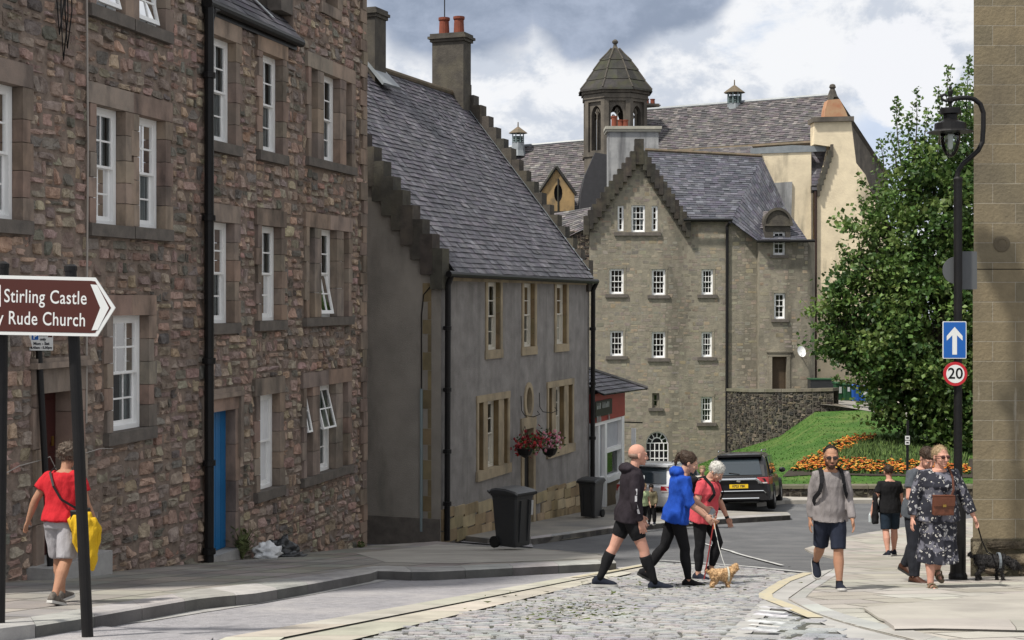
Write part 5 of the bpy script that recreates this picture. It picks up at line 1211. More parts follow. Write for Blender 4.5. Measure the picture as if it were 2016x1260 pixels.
# ------------------------------------------------------------------ octagonal belfry
YB = 88.0; cx_ = (1211 - CX) / F * YB; rb = 63 / F * YB / math.cos(math.pi / 8) * .965
zb_ = lambda y: -(y - HY) / F * YB
bel = thing('belfry', 'octagonal stone belfry with open lancets and a mossy pointed roof', 'tower', (cx_, YB, -9.4))
vx = [(cx_ + rb * math.cos(math.pi / 8 + k * math.pi / 4), YB + rb * math.sin(math.pi / 8 + k * math.pi / 4)) for k in range(8)]
mb = MB(); tr_ = MB()
for k in range(8):
    a, b = vx[k], vx[(k + 1) % 8]; W_ = Wall(a, b)
    if W_.n.dot(Vector(((a[0] + b[0]) / 2 - cx_, (a[1] + b[1]) / 2 - YB))) < 0: W_ = Wall(b, a)
    m_ = W_.len / 2; hw = W_.len * .24; zl, zh = zb_(300), zb_(232); 
    lan = [(m_ - hw, zl), (m_ + hw, zl), (m_ + hw, zh)] + [(m_ + hw * (1 - (i / 6) ** 1.6), zh + hw * 1.5 * math.sin(i / 6 * math.pi / 2)) for i in range(1, 6)] + [(m_, zh + hw * 1.55)] + [(m_ - hw * (1 - (i / 6) ** 1.6), zh + hw * 1.5 * math.sin(i / 6 * math.pi / 2)) for i in range(5, 0, -1)] + [(m_ - hw, zh)]
    pan = rc(m_ - hw * 1.35, m_ + hw * 1.35, zl - .1, zb_(206))
    mb.poly(rc(0, W_.len, zb_(470), zb_(186)), lambda u, z: W_.P(u, z), [pan]); mb.poly(pan, lambda u, z: W_.P(u, z, -.14), [lan])
    for lp, o0, o1 in ((pan, 0, -.14), (lan, -.14, -.42)):
        for i in range(len(lp)): p_, q_ = lp[i], lp[(i + 1) % len(lp)]; mb.face([W_.P(*p_, o0), W_.P(*q_, o0), W_.P(*q_, o1), W_.P(*p_, o1)])
    mb.poly(rc(0, W_.len, zb_(470), zb_(186)), lambda u, z: W_.P(u, z, -.42), [lan])
    tr_.wbox(W_, m_ - .035, m_ + .035, zl, zh + hw * .9, -.32, -.22)
    for s_ in (-1, 1):
        tr_.tube([W_.P(m_, zh, -.27), W_.P(m_ + s_ * hw * .4, zh + hw * .45, -.27), W_.P(m_ + s_ * hw * .05, zh + hw * 1.1, -.27)], .035, 5)
    mb.wbox(W_, -.03, W_.len + .03, zb_(200), zb_(192), -.05, .06); mb.wbox(W_, -.06, W_.len + .06, zb_(190), zb_(180), -.1, .14)
    mb.wbox(W_, -.03, W_.len + .03, zb_(312), zb_(304), -.05, .07)
bb = mb.build('wall', M['church'], bel); tr_.build('tracery', M['church'], bel)
mb = MB(); mb.face([(x, y, zb_(187)) for x, y in vx]); mb.face([(x, y, zb_(310)) for x, y in vx]); mb.build('floor', M['room'], bel)
px2m = YB / F; rf_ = []
for r_, y_ in ((71, 185), (70, 181), (56, 163), (57, 162.5), (43, 142), (44, 141.5), (30, 122), (31, 121.5), (17, 107), (8, 96)): rf_.append((r_ * px2m / math.cos(math.pi / 8), zb_(y_)))
mb = MB(); n = 8
for i in range(len(rf_) - 1):
    for k in range(8):
        for h in range(2):                 # two stone slabs to a side
            a0 = math.pi / 8 + (k + h / 2) * math.pi / 4; a1 = math.pi / 8 + (k + h / 2 + .5) * math.pi / 4
            def V(r, z, a):
                t = (a - math.pi / 8) % (math.pi / 4); f = math.cos(math.pi / 8) / math.cos(t - math.pi / 8); return (cx_ + r * f * math.cos(a), YB + r * f * math.sin(a), z)
            mb.face([V(*rf_[i], a0), V(*rf_[i], a1), V(*rf_[i + 1], a1), V(*rf_[i + 1], a0)], jit((1, 1, 1), .22, .03))
ro = mb.build('roof', M['moss_roof'], bel)
mb = MB()
for k in range(8):
    a = math.pi / 8 + k * math.pi / 4; mb.tube([(cx_ + r_ * math.cos(a), YB + r_ * math.sin(a), z_ + .02) for r_, z_ in rf_[1:]], .05, 5)
mb.build('hip_rib', M['skew'], ro)
mb = MB(); mb.lathe((cx_, YB, zb_(98)), [(.26, 0), (.17, .10), (.11, .22), (.10, .34), (.16, .38), (.19, .48), (.12, .58), (.03, .62)], 10); mb.build('finial', M['skew'], ro)
# ------------------------------------------------------------------ lawn bank, its walls and flower bed
from mathutils.bvhtree import BVHTree
LF_ = [Z(1345, 930, 66), Z(1420, 940, 57), Z(1530, 958, 46.4), Z(1640, 958, 45.95), Z(1780, 958, 45.7), Z(1915, 958, 45.5), Z(2150, 958, 45.2)]
LB_ = [Z(1347, 927, 69.7), Z(1437, 890, 69.2), Z(1535, 858, 66.2), Z(1605, 811, 63.6), Z(1700, 808, 62.8), Z(1860, 842, 59), Z(2150, 858, 57)]
def pl(P_, t):
    x = t * (len(P_) - 1); i = min(int(x), len(P_) - 2); return P_[i].lerp(P_[i + 1], x - i)
NA, NB_ = 48, 20; lv = []; lf_ = []
for i in range(NA + 1):
    for j in range(NB_ + 1):
        p = pl(LF_, i / NA).lerp(pl(LB_, i / NA), j / NB_); b = math.sin(math.pi * j / NB_)
        p = p + Vector((0, 0, .10 * b + .06 * b * mnoise.noise(p * .35))); lv.append(p)
for i in range(NA):
    for j in range(NB_): a = i * (NB_ + 1) + j; lf_.append((a, a + NB_ + 1, a + NB_ + 2, a + 1))
BV = BVHTree.FromPolygons(lv, lf_)
def lawn_px(px, py):
    h = BV.ray_cast(Vector((0, 0, 0)), ray(px, py).normalized()); return h[0]
def lawn_xy(x, y):
    h = BV.ray_cast(Vector((x, y, 30)), Vector((0, 0, -1))); return h[0]
M['lawn'] = mk('mown_grass', (.062, .132, .026), (.036, .086, .018), .9, .9, .8, 14, .15, stain=(.115, .155, .045), stain_amt=.85, stain_scale=.9, streak=1.0, stain_lo=.47, stain_hi=.68, bdist=.06)
mb = MB(); mb.mesh(lv, lf_); lw = mb.build('lawn', M['lawn'], smooth=True); lw['kind'] = 'structure'
gm = mk('grass_blade', (.065, .16, .025), (.045, .11, .018), 2.0, .8, 0, 10, .2)
mb = MB()
for i in range(9000):
    a = rnd(.04, 1); b = rnd(0, 1) ** 1.2; p = pl(LF_, a).lerp(pl(LB_, a), b); h = lawn_xy(p.x, p.y)
    if not h: continue
    t = rnd(0, 6.28); hh = rnd(.02, .05); w_ = rnd(.015, .035); d = Vector((math.cos(t), math.sin(t), 0)) * w_
    mb.face([h - d, h + d, h + Vector((rnd(-.05, .05), rnd(-.05, .05), hh))], jit((1, 1, 1), .2, .06))
tag(mb.build('grass', gm, fix=False), 'short green grass blades all over the sloping lawn', 'grass', kind='stuff')
# bedding: dark soil, grey-green foliage, orange and yellow marigolds in a V
bed = thing('flower_bed', 'V-shaped bed of orange and yellow marigolds on the grass bank', 'flower bed', tuple(lawn_px(1660, 910)))
soil = [(1540, 940), (1552, 928), (1660, 872), (1720, 862), (1790, 880), (1915, 905), (1915, 942), (1700, 938)]
mb = MB()
for t in cdt(soil):
    pass
xs_ = [q for q in soil]
sp = [lawn_px(*q) for q in soil]
for t in cdt([(p.x, p.y) for p in sp]):
    k = 6
    A_, B_, C_ = t
    for i in range(k):
        for j in range(k - i):
            def bp(u, v): x = A_[0] + (B_[0] - A_[0]) * u / k + (C_[0] - A_[0]) * v / k; y = A_[1] + (B_[1] - A_[1]) * u / k + (C_[1] - A_[1]) * v / k; h = lawn_xy(x, y); return (x, y, (h.z if h else -5.5) + .03)
            mb.face([bp(i, j), bp(i + 1, j), bp(i, j + 1)])
            if j < k - i - 1: mb.face([bp(i + 1, j), bp(i + 1, j + 1), bp(i, j + 1)])
mb.build('soil', mk('dark_soil', (.045, .036, .028), (.03, .025, .02), 5, .95, .6, 20), bed)
def scatter(n, poly, fn):
    x0, x1 = min(p[0] for p in poly), max(p[0] for p in poly); y0, y1 = min(p[1] for p in poly), max(p[1] for p in poly); k = 0; tries = 0
    while k < n and tries < n * 40:
        tries += 1; q = (rnd(x0, x1), rnd(y0, y1))
        if not inside(q, poly): continue
        h = lawn_px(*q)
        if h is None: continue
        fn(h); k += 1
M['petal'] = mk('marigold_petals', (1, 1, 1), (.85, .85, .85), 8, .7, 0, 10, .2)
fl_, fo_ = MB(), MB()
def marigold(h):
    z = rnd(.08, .22); c = random.choice([(.46, .14, .02), (.52, .22, .035), (.33, .065, .012), (.52, .31, .06), (.40, .15, .03), (.22, .05, .015)])
    r_ = rnd(.03, .065); n = 6
    fl_.mesh([h + Vector((r_ * math.cos(k * 1.047), r_ * math.sin(k * 1.047), z + rnd(-.01, .01))) for k in range(6)] + [h + Vector((0, 0, z + r_ * .6)), h + Vector((0, 0, z - r_ * .5))], [(k, (k + 1) % 6, 6) for k in range(6)] + [((k + 1) % 6, k, 7) for k in range(6)], jit(c, .15))
    for k in range(2):
        a = rnd(0, 6.28); d = Vector((math.cos(a), math.sin(a), 0)); s_ = rnd(.06, .13); fo_.face([h + d * s_, h + Vector((0, 0, z * .95)), h - d * s_ * .4 + Vector((rnd(-.05, .05), rnd(-.05, .05), .05))], jit((.6, .7, .55), .3))
scatter(430, [(1555, 928), (1600, 902), (1660, 868), (1722, 860), (1730, 868), (1690, 880), (1640, 903), (1600, 926), (1580, 931)], marigold)
scatter(760, [(1570, 930), (1595, 914), (1650, 911), (1760, 915), (1850, 920), (1910, 922), (1910, 936), (1760, 936), (1640, 933)], marigold)
def sprig(h):
    for k in range(4):
        a = rnd(0, 6.28); d = Vector((math.cos(a), math.sin(a), 0)); s_ = rnd(.02, .05); t = h + Vector((rnd(-.1, .1), rnd(-.1, .1), rnd(.10, .28)))
        fo_.face([h + d * s_, h - d * s_, t], jit(random.choice([(1, 1, 1), (1.5, 1.45, 1.2), (.7, .8, .65)]), .3))
scatter(1500, [(1610, 910), (1690, 878), (1740, 862), (1800, 872), (1905, 900), (1905, 922), (1760, 918), (1650, 914)], sprig)
o1 = fl_.build('blossoms', M['petal'], bed, fix=False); o2 = fo_.build('bedding_foliage', mk('grey_green_foliage', (.10, .15, .05), (.075, .12, .04), 3, .8, 0, 10), bed, fix=False)
o1['kind'] = 'stuff'; o2['kind'] = 'stuff'
DARK = [(.10, .088, .072), (.07, .062, .055), (.13, .115, .09), (.045, .042, .038), (.19, .165, .12), (.08, .072, .06), (.055, .052, .048)]
def stone_wall(name, label, pts, thick, coping, pal, parent=None, cop_mat=None, wmax=.45, hmax=.27):
    """A rubble wall along top-line points (x, y, z_top, z_bottom) with a coping."""
    t_ = thing(name, label, 'wall', tuple(pts[0][:2]) + (pts[0][3],))
    mb = MB(); cb = MB(); k = 0
    wal = None; segs = []
    for a, b in zip(pts, pts[1:]):
        W_ = Wall(a[:2], b[:2])
        if W_.n.y > 0: pass
        ol = [(0, a[3]), (W_.len, b[3]), (W_.len, b[2]), (0, a[2])]
        mb.poly(ol, lambda u, z: W_.P(u, z, 0)); mb.poly(ol, lambda u, z: W_.P(u, z, -thick)); segs.append((W_, ol))
        mb.face([W_.P(0, a[2], 0), W_.P(W_.len, b[2], 0), W_.P(W_.len, b[2], -thick), W_.P(0, a[2], -thick)])
        n = max(1, int(W_.len / .8))
        for i in range(n):
            s, e = i / n, (i + 1) / n - .006; z0, z1 = a[2] + (b[2] - a[2]) * s, a[2] + (b[2] - a[2]) * e; tn = jit((1, 1, 1), .15)
            cb.hexa([W_.P(W_.len * s, z0 + .002, .06), W_.P(W_.len * e, z1 + .002, .06), W_.P(W_.len * e, z1 + .002, -thick - .06), W_.P(W_.len * s, z0 + .002, -thick - .06), W_.P(W_.len * s, z0 + coping, .05), W_.P(W_.len * e, z1 + coping, .05), W_.P(W_.len * e, z1 + coping, -thick - .05), W_.P(W_.len * s, z0 + coping, -thick - .05)], tn)
    wal = mb.build('wall', M['rubble_dark_bed'], t_); cb.build('coping', cop_mat or M['cope'], t_)
    for W_, ol in segs:
        zz0 = min(p[1] for p in ol); zz1 = max(p[1] for p in ol)
        rubble(W_, [(0, W_.len, zz0, zz1)], pal, M['rubble'], wal, clipfn=lambda u, z: inside((u, z), ol), wmax=wmax, hmax=hmax, depth=(.01, .045))
    return t_
M['rubble_dark_bed'] = mk('dark_wall_mortar', (.12, .105, .085), (.07, .065, .055), 5, .95, .6, 20)
M['cope'] = mk('mossy_coping', (.17, .155, .12), (.11, .10, .08), 3, .9, .4, 20, .15, stain=(.07, .08, .035), stain_amt=.5, stain_scale=1.5, streak=1)
def wp(x, y, Y, zb): p = Z(x, y, Y); return (p.x, p.y, p.z, zb)
stone_wall('retaining_wall', 'high dark rubble retaining wall with mossy coping above the lawn', [wp(1432, 770, 69.6, -8), wp(1475, 772, 67.6, -8), wp(1540, 772, 65.6, -7.5), wp(1600, 771, 64.4, -6.6), wp(1641, 770, 63.8, -6)], .5, .13, DARK)
stone_wall('sloping_wall', 'low rubble wall with sloping coping under the tree beside the wheelie bins', [wp(1641, 800, 63.7, -6.2), wp(1716, 822, 62.9, -6.2), wp(1800, 838, 60.6, -6.3), wp(1900, 852, 58.2, -6.4), wp(2150, 860, 57, -6.4)], .4, .10, [(.2, .165, .13), (.15, .13, .11), (.11, .1, .09), (.24, .2, .15)])
stone_wall('roadside_wall', 'knee-high dark stone wall along the far side of the road below the lawn', [wp(1420, 950, 56.5, -7.6), wp(1528, 962, 46.2, -6.9), wp(1640, 962, 45.7, -6.9), wp(1780, 962, 45.45, -6.9), wp(1915, 962, 45.2, -6.9), wp(2200, 962, 44.9, -6.9)], .35, .10, DARK, cop_mat=M['cope'])
# footway strip at the foot of that wall, terrace behind the retaining wall
fw = [G2(1500, 985), G2(1560, 983.5), G2(1915, 983), G2(2200, 983), G2(2200, 991), G2(1915, 990.5), G2(1700, 990.5), G2(1545, 991.5), G2(1490, 997)]
drape('far_footway', fw, .10, M['flag_warm'], thick=.2, step=.7)
mb = MB(); mb.face([Z(1438, 800, 69.3), Z(1641, 800, 63.6), Z(1760, 830, 61.6), Z(2200, 860, 57), (40, 95, -4.6), (12, 95, -4.5)]); 
mb = MB(); tz_ = -4.55; mb.face([(*Z(1438, 0, 69.2).xy, tz_), (*Z(1641, 0, 63.4).xy, tz_), (*Z(1716, 0, 62.6).xy, tz_ - .2), (*Z(1900, 0, 58).xy, tz_ - .8), (*Z(2200, 0, 56.8).xy, tz_ - .9), (45, 110, tz_), (10, 110, tz_)]); o = mb.build('terrace', M['flag']); o['kind'] = 'structure'

# ------------------------------------------------------------------ wheelie bins
def wheelie_bin(loc, rz, s, w_, h_, body, label, group=None, lidmat=None, marks=None):
    t_ = thing('wheelie_bin', label, 'bin', loc, group); Mx = Matrix.Translation(Vector(loc)) @ Matrix.Rotation(rz, 4, 'Z')
    def X(p): return Mx @ Vector((p[0] * w_, p[1] * w_, p[2] * h_))
    mb = MB(); rings = []
    for z, a, b, r_ in ((.04, .40, .40, .06), (.10, .405, .415, .06), (.55, .445, .47, .07), (.84, .475, .51, .07), (.88, .49, .53, .07), (.885, .52, .56, .07), (.93, .52, .56, .07)):
        ring = []
        for sx, sy, a0 in ((1, 1, 0), (-1, 1, 90), (-1, -1, 180), (1, -1, 270)):
            for k in range(4): t = R(a0 + 30 * k); ring.append(X((sx * (a - r_) + r_ * math.cos(t), sy * (b - r_) * 1.0 + r_ * math.sin(t) + (.02 if z > .5 else 0), z)))
        rings.append(ring)
    n = 16; vs = [p for r_ in rings for p in r_]; fs = [(i * n + j, i * n + (j + 1) % n, (i + 1) * n + (j + 1) % n, (i + 1) * n + j) for i in range(len(rings) - 1) for j in range(n)] + [tuple(range(n - 1, -1, -1))]
    mb.mesh(vs, fs)
    for sx in (-.22, .22): mb.hexa([X((sx + dx, dy, z)) for z, dy0 in ((.12, -.42), (.82, -.515)) for dx, dy in ((-.012, dy0 - .02), (.012, dy0 - .02), (.012, dy0 + .02), (-.012, dy0 + .02))])
    b = mb.build('body', body, t_)
    mb = MB(); vs = []; prof = [(-.58, .93), (-.60, .955), (-.5, .985), (-.1, 1.015), (.35, 1.02), (.52, 1.0), (.6, .96)]
    for y, z in prof:
        for x in (-.55, -.5, 0, .5, .55): vs.append(X((x, y, z - (.03 if abs(x) > .52 else 0))))
    fs = [(i * 5 + j, i * 5 + j + 1, i * 5 + j + 6, i * 5 + j + 5) for i in range(len(prof) - 1) for j in range(4)]; k0 = len(vs)
    for x in (-.55, .55):
        for y in (-.58, .6): vs.append(X((x, y, .925)))
    fs += [(0, 1, 2, 3, 4, k0 + 2, k0), ((len(prof) - 1) * 5, k0 + 1, k0 + 3, (len(prof) - 1) * 5 + 4, (len(prof) - 1) * 5 + 3, (len(prof) - 1) * 5 + 2, (len(prof) - 1) * 5 + 1), tuple([k0] + [k0 + 1] + [i * 5 for i in range(len(prof) - 1, -1, -1)]), tuple([k0 + 2, *[i * 5 + 4 for i in range(len(prof))], k0 + 3])]
    mb.mesh(vs, fs); mb.build('lid', lidmat or body, t_)
    mb = MB(); mb.tube([X((-.5, .58, .93)), X((-.45, .70, .95)), X((.45, .70, .95)), X((.5, .58, .93))], .022 * s, 8); mb.build('handle', lidmat or body, t_)
    for sx in (-.44, .44):
        mb = MB(); mb.tube([X((sx - .05, .42, .1)), X((sx + .05, .42, .1))], .1 * h_, 16); mb.build('wheel', M['rubber'], t_)
    if marks: 
        mb = MB(); a, b_, c, d = marks[:4]
        mb.hexa([X((x, y0 + dy, z)) for z, y0 in ((c, -.425 - .08 * c), (d, -.425 - .08 * d)) for x, dy in ((a, -.022), (b_, -.022), (b_, 0), (a, 0))]); mb.build('sticker', M['sticker'], t_)
    return t_
M['rubber'] = simple('black_rubber', (.012, .012, .012), .7, .3)
M['sticker'] = mk('pale_sticker', (.55, .56, .56), (.4, .41, .42), 30, .6, 0)
M['bin_black'] = mk('charcoal_bin_plastic', (.021, .023, .026), (.028, .03, .033), 4, .42, .06, 90, .5)
M['bin_green'] = mk('green_bin_plastic', (.012, .06, .025), (.016, .07, .03), 4, .45, .06, 90, .4)
M['bin_blue'] = mk('blue_bin_plastic', (.012, .075, .32), (.016, .085, .35), 4, .45, .06, 90, .4)
g_ = ground(1010, 1084, PAVE_H); wheelie_bin((g_.x, g_.y + .3, gz(g_.x, g_.y) + PAVE_H + .01), R(52), 1, .55, 1.07, M['bin_black'], 'large black wheelie bin standing at the pavement edge in front of the grey house', marks=(.36, .45, .55, .8))
g_ = ground(1164, 1020, .12); wheelie_bin((g_.x, g_.y + .1, gz(g_.x, g_.y) + .12), R(-30), 1, .5, 1.0, M['bin_black'], 'black wheelie bin against the wall beside the white shop front')
for px, mat_, lab, mk_ in ((1651, M['bin_green'], 'dark green wheelie bin nearest the brown door, on the terrace behind the wall', (-.1, .2, .4, .75)), (1668, M['bin_green'], 'green wheelie bin with a white recycling sticker, touching a blue bin', (-.05, .25, .55, .8)), (1685, M['bin_blue'], 'plain blue wheelie bin between a green bin and another blue bin', None), (1702, M['bin_blue'], 'blue wheelie bin at the end of the row, partly under leaves', (-.2, .25, .4, .7))):
    p = Z(px, 760, 66.6 - (px - 1651) * .02); ztop = -(752 + (px - 1651) * .16 - HY) / F * p.y
    wheelie_bin((p.x, p.y, tz_), R(rnd(-8, 8)), 1, .40, ztop - tz_ , mat_, lab, 'wheelie bins on the terrace', marks=mk_)
p = Z(1616, 758, 68.5)
t_ = thing('skip_bin', 'low black lidded refuse bin heaped with bags behind the retaining wall', 'bin', (p.x, p.y, tz_))
mb = MB(); mb.box((p.x, p.y, tz_ + .42), (1.1, .7, .84)); mb.build('body', M['bin_black'], t_)
mb = MB(); mb.prism([(p.x - .58, p.y - .38, tz_ + .845), (p.x + .58, p.y - .38, tz_ + .845), (p.x + .58, p.y + .38, tz_ + .845), (p.x - .58, p.y + .38, tz_ + .845)], (0, 0, .05)); mb.build('lid', M['bin_green'], t_)

# ------------------------------------------------------------------ bags by the blue door, weeds
def lump(c, r_, seed, amp, freq, M3=None, n=28, k=18):
    mb = MB(); mb.ell((0, 0, 0), (1, 1, 1), None, n, k)
    for v in mb.v:
        q = v.normalized(); d = 1 + amp * mnoise.turbulence(q * freq + Vector((seed, 0, 0)), 3, False); v.x, v.y, v.z = q.x * r_[0] * d, q.y * r_[1] * d, q.z * r_[2] * d
        if v.z < -r_[2] * .55: v.z = -r_[2] * .55
        if M3: v.xyz = M3 @ v
        v.xyz = v + Vector(c)
    return mb
q = RW.P(rw_u(487), 0, .34); q.z = gz(q.x, q.y) + PAVE_H
mb = lump((q.x, q.y, q.z + .09), (.24, .17, .15), 3.1, .55, 2.2, Matrix.Rotation(.9, 3, 'Z'))
tag(mb.build('rubbish_bag', mk('white_plastic_bag', (.74, .75, .76), (.62, .64, .66), 5, .35, .5, 14, .4), smooth=True), 'crumpled white plastic bag lying by the red building wall', 'bag')
q2 = RW.P(rw_u(517), 0, .26); q2.z = gz(q2.x, q2.y) + PAVE_H
mb = lump((q2.x + .05, q2.y + .12, q2.z + .10), (.26, .18, .17), 7.7, .6, 2.4, Matrix.Rotation(.9, 3, 'Z'))
mb2 = lump((q2.x + .22, q2.y + .0, q2.z + .02), (.24, .1, .05), 1.7, .5, 2.4, Matrix.Rotation(.7, 3, 'Z')); mb.mesh(mb2.v, mb2.f)
tag(mb.build('rubbish_bag', mk('black_plastic_bag', (.018, .02, .023), (.03, .032, .036), 5, .3, .6, 14, .5), smooth=True), 'torn black bin bag slumped behind the white bag', 'bag')
def weed(c, n, h_, spread, label, mat):
    mb = MB(); c = Vector(c)
    for i in range(n):
        a = rnd(0, 6.28); l = rnd(.4, 1) * h_; d = Vector((math.cos(a), math.sin(a), 0)) * spread * rnd(.2, 1); tip = c + d + Vector((0, 0, l)); m_ = c + d * .4 + Vector((0, 0, l * .6))
        s_ = Vector((-math.sin(a), math.cos(a), 0)) * rnd(.008, .02); mb.face([c - s_ * .5, c + s_ * .5, m_ + s_, m_ - s_], jit((1, 1, 1), .3)); mb.face([m_ - s_, m_ + s_, tip], jit((1, 1, 1), .3))
        if random.random() < .6:
            for k in range(3): e = c + (tip - c) * rnd(.3, 1); f = Vector((rnd(-.05, .05), rnd(-.05, .05), rnd(0, .05))); mb.face([e, e + f + s_ * 2, e + f * 1.8, e + f - s_ * 2], jit((1, 1, 1), .3))
    tag(mb.build('weed', mat, fix=False, origin=c), label, 'weed'); 
wm = mk('weed_green', (.13, .15, .06), (.09, .11, .045), 4, .85, 0, 10)
pw = RW.P(rw_u(463), 0, .12); pz = gz(pw.x, pw.y) + PAVE_H
weed((pw.x, pw.y, pz), 90, .55, .28, 'scruffy green weeds growing at the foot of the wall beside the blue door', wm)
pw = RW.P(rw_u(700), 0, .1); weed((pw.x, pw.y, gz(pw.x, pw.y) + .1), 26, .14, .2, 'low weeds at the far foot of the red building', wm)

# ------------------------------------------------------------------ hanging basket and its flowers
bu, bz = GW.uz(1058, 868); bc = GW.P(bu, bz, .45)
t_ = thing('hanging_basket', 'overflowing basket of red and pink flowers hanging by the grey house door', 'flower basket', tuple(bc))
for px in (1002, 1052):
    mb = MB(); u, z = GW.uz(px, 880); p = GW.P(u, z, .4); mb.lathe((p.x, p.y, p.z - .02), [(.02, -.22), (.14, -.15), (.2, -.02), (.21, 0)], 12); mb.tube([p + Vector((.18, 0, 0)), p + Vector((0, 0, .5))], .006, 5); mb.tube([p - Vector((.18, 0, 0)), p + Vector((0, 0, .5))], .006, 5); mb.build('basket', M['black'], t_)
fb, lb = MB(), MB()
for px, py, n, sx, sz, pal in ((1005, 874, 300, .26, .22, [(.36, .03, .03), (.42, .07, .08), (.24, .02, .03)]), (1028, 866, 260, .26, .22, [(.38, .05, .08), (.48, .20, .24), (.34, .03, .04)]), (1051, 866, 260, .27, .22, [(.60, .25, .33), (.62, .42, .48), (.5, .12, .2)])):
    u, z = GW.uz(px, py); c = GW.P(u, z, .42)
    for i in range(n):
        d = Vector((random.gauss(0, .55), random.gauss(0, .45), random.gauss(0, .5))); p = c + Vector((d.x * sx, d.y * sx, d.z * sz))
        if random.random() < .42:
            r_ = rnd(.025, .05); nn = Vector((rnd(-1, 1), rnd(-1.4, .2), rnd(-.6, 1))).normalized(); a = nn.orthogonal().normalized(); b = nn.cross(a)
            fb.mesh([p + (a * math.cos(k * 1.257) + b * math.sin(k * 1.257)) * r_ * (1 + .2 * (k % 2)) for k in range(5)] + [p + nn * r_ * .35], [(k, (k + 1) % 5, 5) for k in range(5)], jit(random.choice(pal), .2))
        else:
            e = p + Vector((rnd(-.09, .09), rnd(-.09, .09), rnd(-.06, .1))); s_ = (e - p).cross(Vector((rnd(-1, 1), rnd(-1, 1), rnd(-1, 1)))).normalized() * rnd(.015, .03); m_ = (p + e) / 2
            lb.face([p, m_ + s_, e, m_ - s_], jit((1, 1, 1), .35))
fb.build('blossoms', M['petal'], t_, fix=False); lb.build('leaves', mk('basket_leaf', (.035, .075, .02), (.05, .10, .03), 5, .7, 0, 10), t_, fix=False)

# ------------------------------------------------------------------ brown direction sign on two posts
M['sign_brown'] = simple('brown_sign_face', (.070, .018, .013), .35, .4)
M['sign_white'] = simple('white_sign_face', (.68, .69, .68), .4, .4)
M['sign_blue'] = simple('blue_sign_face', (.012, .10, .38), .35, .4)
M['sign_red'] = simple('red_sign_ring', (.45, .02, .03), .35, .4)
M['sign_grey'] = simple('grey_sign_back', (.09, .095, .10), .5, .4)
YS = 10.35
pb = ground(174, 1254, .03); YS = pb.y
sg = thing('direction_sign', 'brown pointed direction sign in white lettering on two black posts', 'sign', (pb.x, pb.y, gz(pb.x, pb.y)))
top = Z(139, 528, YS); mb = MB(); mb.tube([(pb.x, pb.y, gz(pb.x, pb.y) - .1), top], .044, 14); mb.lathe((top.x, top.y, top.z), [(.05, -.02), (.05, .015), (.03, .03)], 12); mb.build('post', M['black'], sg)
l0, l1 = Z(-4, 1300, YS + .05), Z(6, 522, YS + .05); mb = MB(); mb.tube([l0 - Vector((0, 0, .6)), l1], .044, 14); mb.lathe(tuple(l1), [(.048, -.02), (.048, .012), (.02, .03)], 12); mb.build('post', M['black'], sg)
SW = Wall(Z(-260, 600, YS - .02).xy, Z(240, 600, YS - .09).xy); S_ = lambda x, y: SW.uz(x, y)
def sgp(pts, o0, o1, mat, name, parent):
    mb = MB(); mb.prism([SW.P(*S_(x, y), o0) for x, y in pts], Vector((SW.n.x, SW.n.y, 0)) * (o1 - o0)); return mb.build(name, mat, parent)
pan = sgp([(-250, 536), (192, 546.5), (231, 606), (196, 662), (-250, 654)], .04, .055, M['sign_white'], 'panel', sg)
pf = sgp([(-246, 543), (184, 553), (192, 554), (223, 606), (192, 655), (184, 655.5), (-246, 647)], .055, .0565, M['sign_brown'], 'sign_face', pan)
sgp([(183, 560), (196, 561), (219, 606), (197, 649), (185, 650), (202, 606)], .0565, .058, M['sign_white'], 'chevron', pan)
sgp([(-40, 558), (3, 559), (7, 562), (7, 603), (3, 606), (-40, 606)], .0565, .0575, M['sign_white'], 'symbol_border', pan)
sgp([(-38, 560), (2, 561), (5, 564), (5, 602), (2, 604), (-38, 604)], .0575, .058, M['sign_blue'], 'symbol_panel', pan)
def sign_text(body, x, y, hpx, wpx, align='RIGHT'):
    u, z = S_(x, y); h = hpx / F * YS; tilt = math.atan2(-(S_(190, 600)[1] - S_(190, 600)[1]), 1)
    fr_ = wall_frame(SW, u, z, .0568) @ Matrix.Rotation(-.021, 4, 'Z')
    t = text_mesh('lettering', body, h, fr_, M['sign_white'], pan, ext=.0006, align=align, bold=.0006 * h / .1, spacing=1.06)
    xs = [v.co.x * SW.d.x + v.co.y * SW.d.y for v in t.data.vertices]; return t
def fit_text(body, x0, x1, y, hpx):
    t = sign_text(body, x1, y, hpx, 0); us = [(Vector((v.co.x, v.co.y)) + ORG[sg.name].xy - SW.p0).dot(SW.d) for v in t.data.vertices]
    ur = S_(x1, y)[0]; k = (ur - S_(x0, y)[0]) / (ur - min(us))
    for v in t.data.vertices:
        u = (Vector((v.co.x, v.co.y)) + ORG[sg.name].xy - SW.p0).dot(SW.d); d = SW.d * ((u - ur) * (k - 1)); v.co.x += d.x; v.co.y += d.y
fit_text('Stirling Castle', 14, 176, 588, 37); fit_text('Holy Rude Church', -40, 173.5, 631, 37)
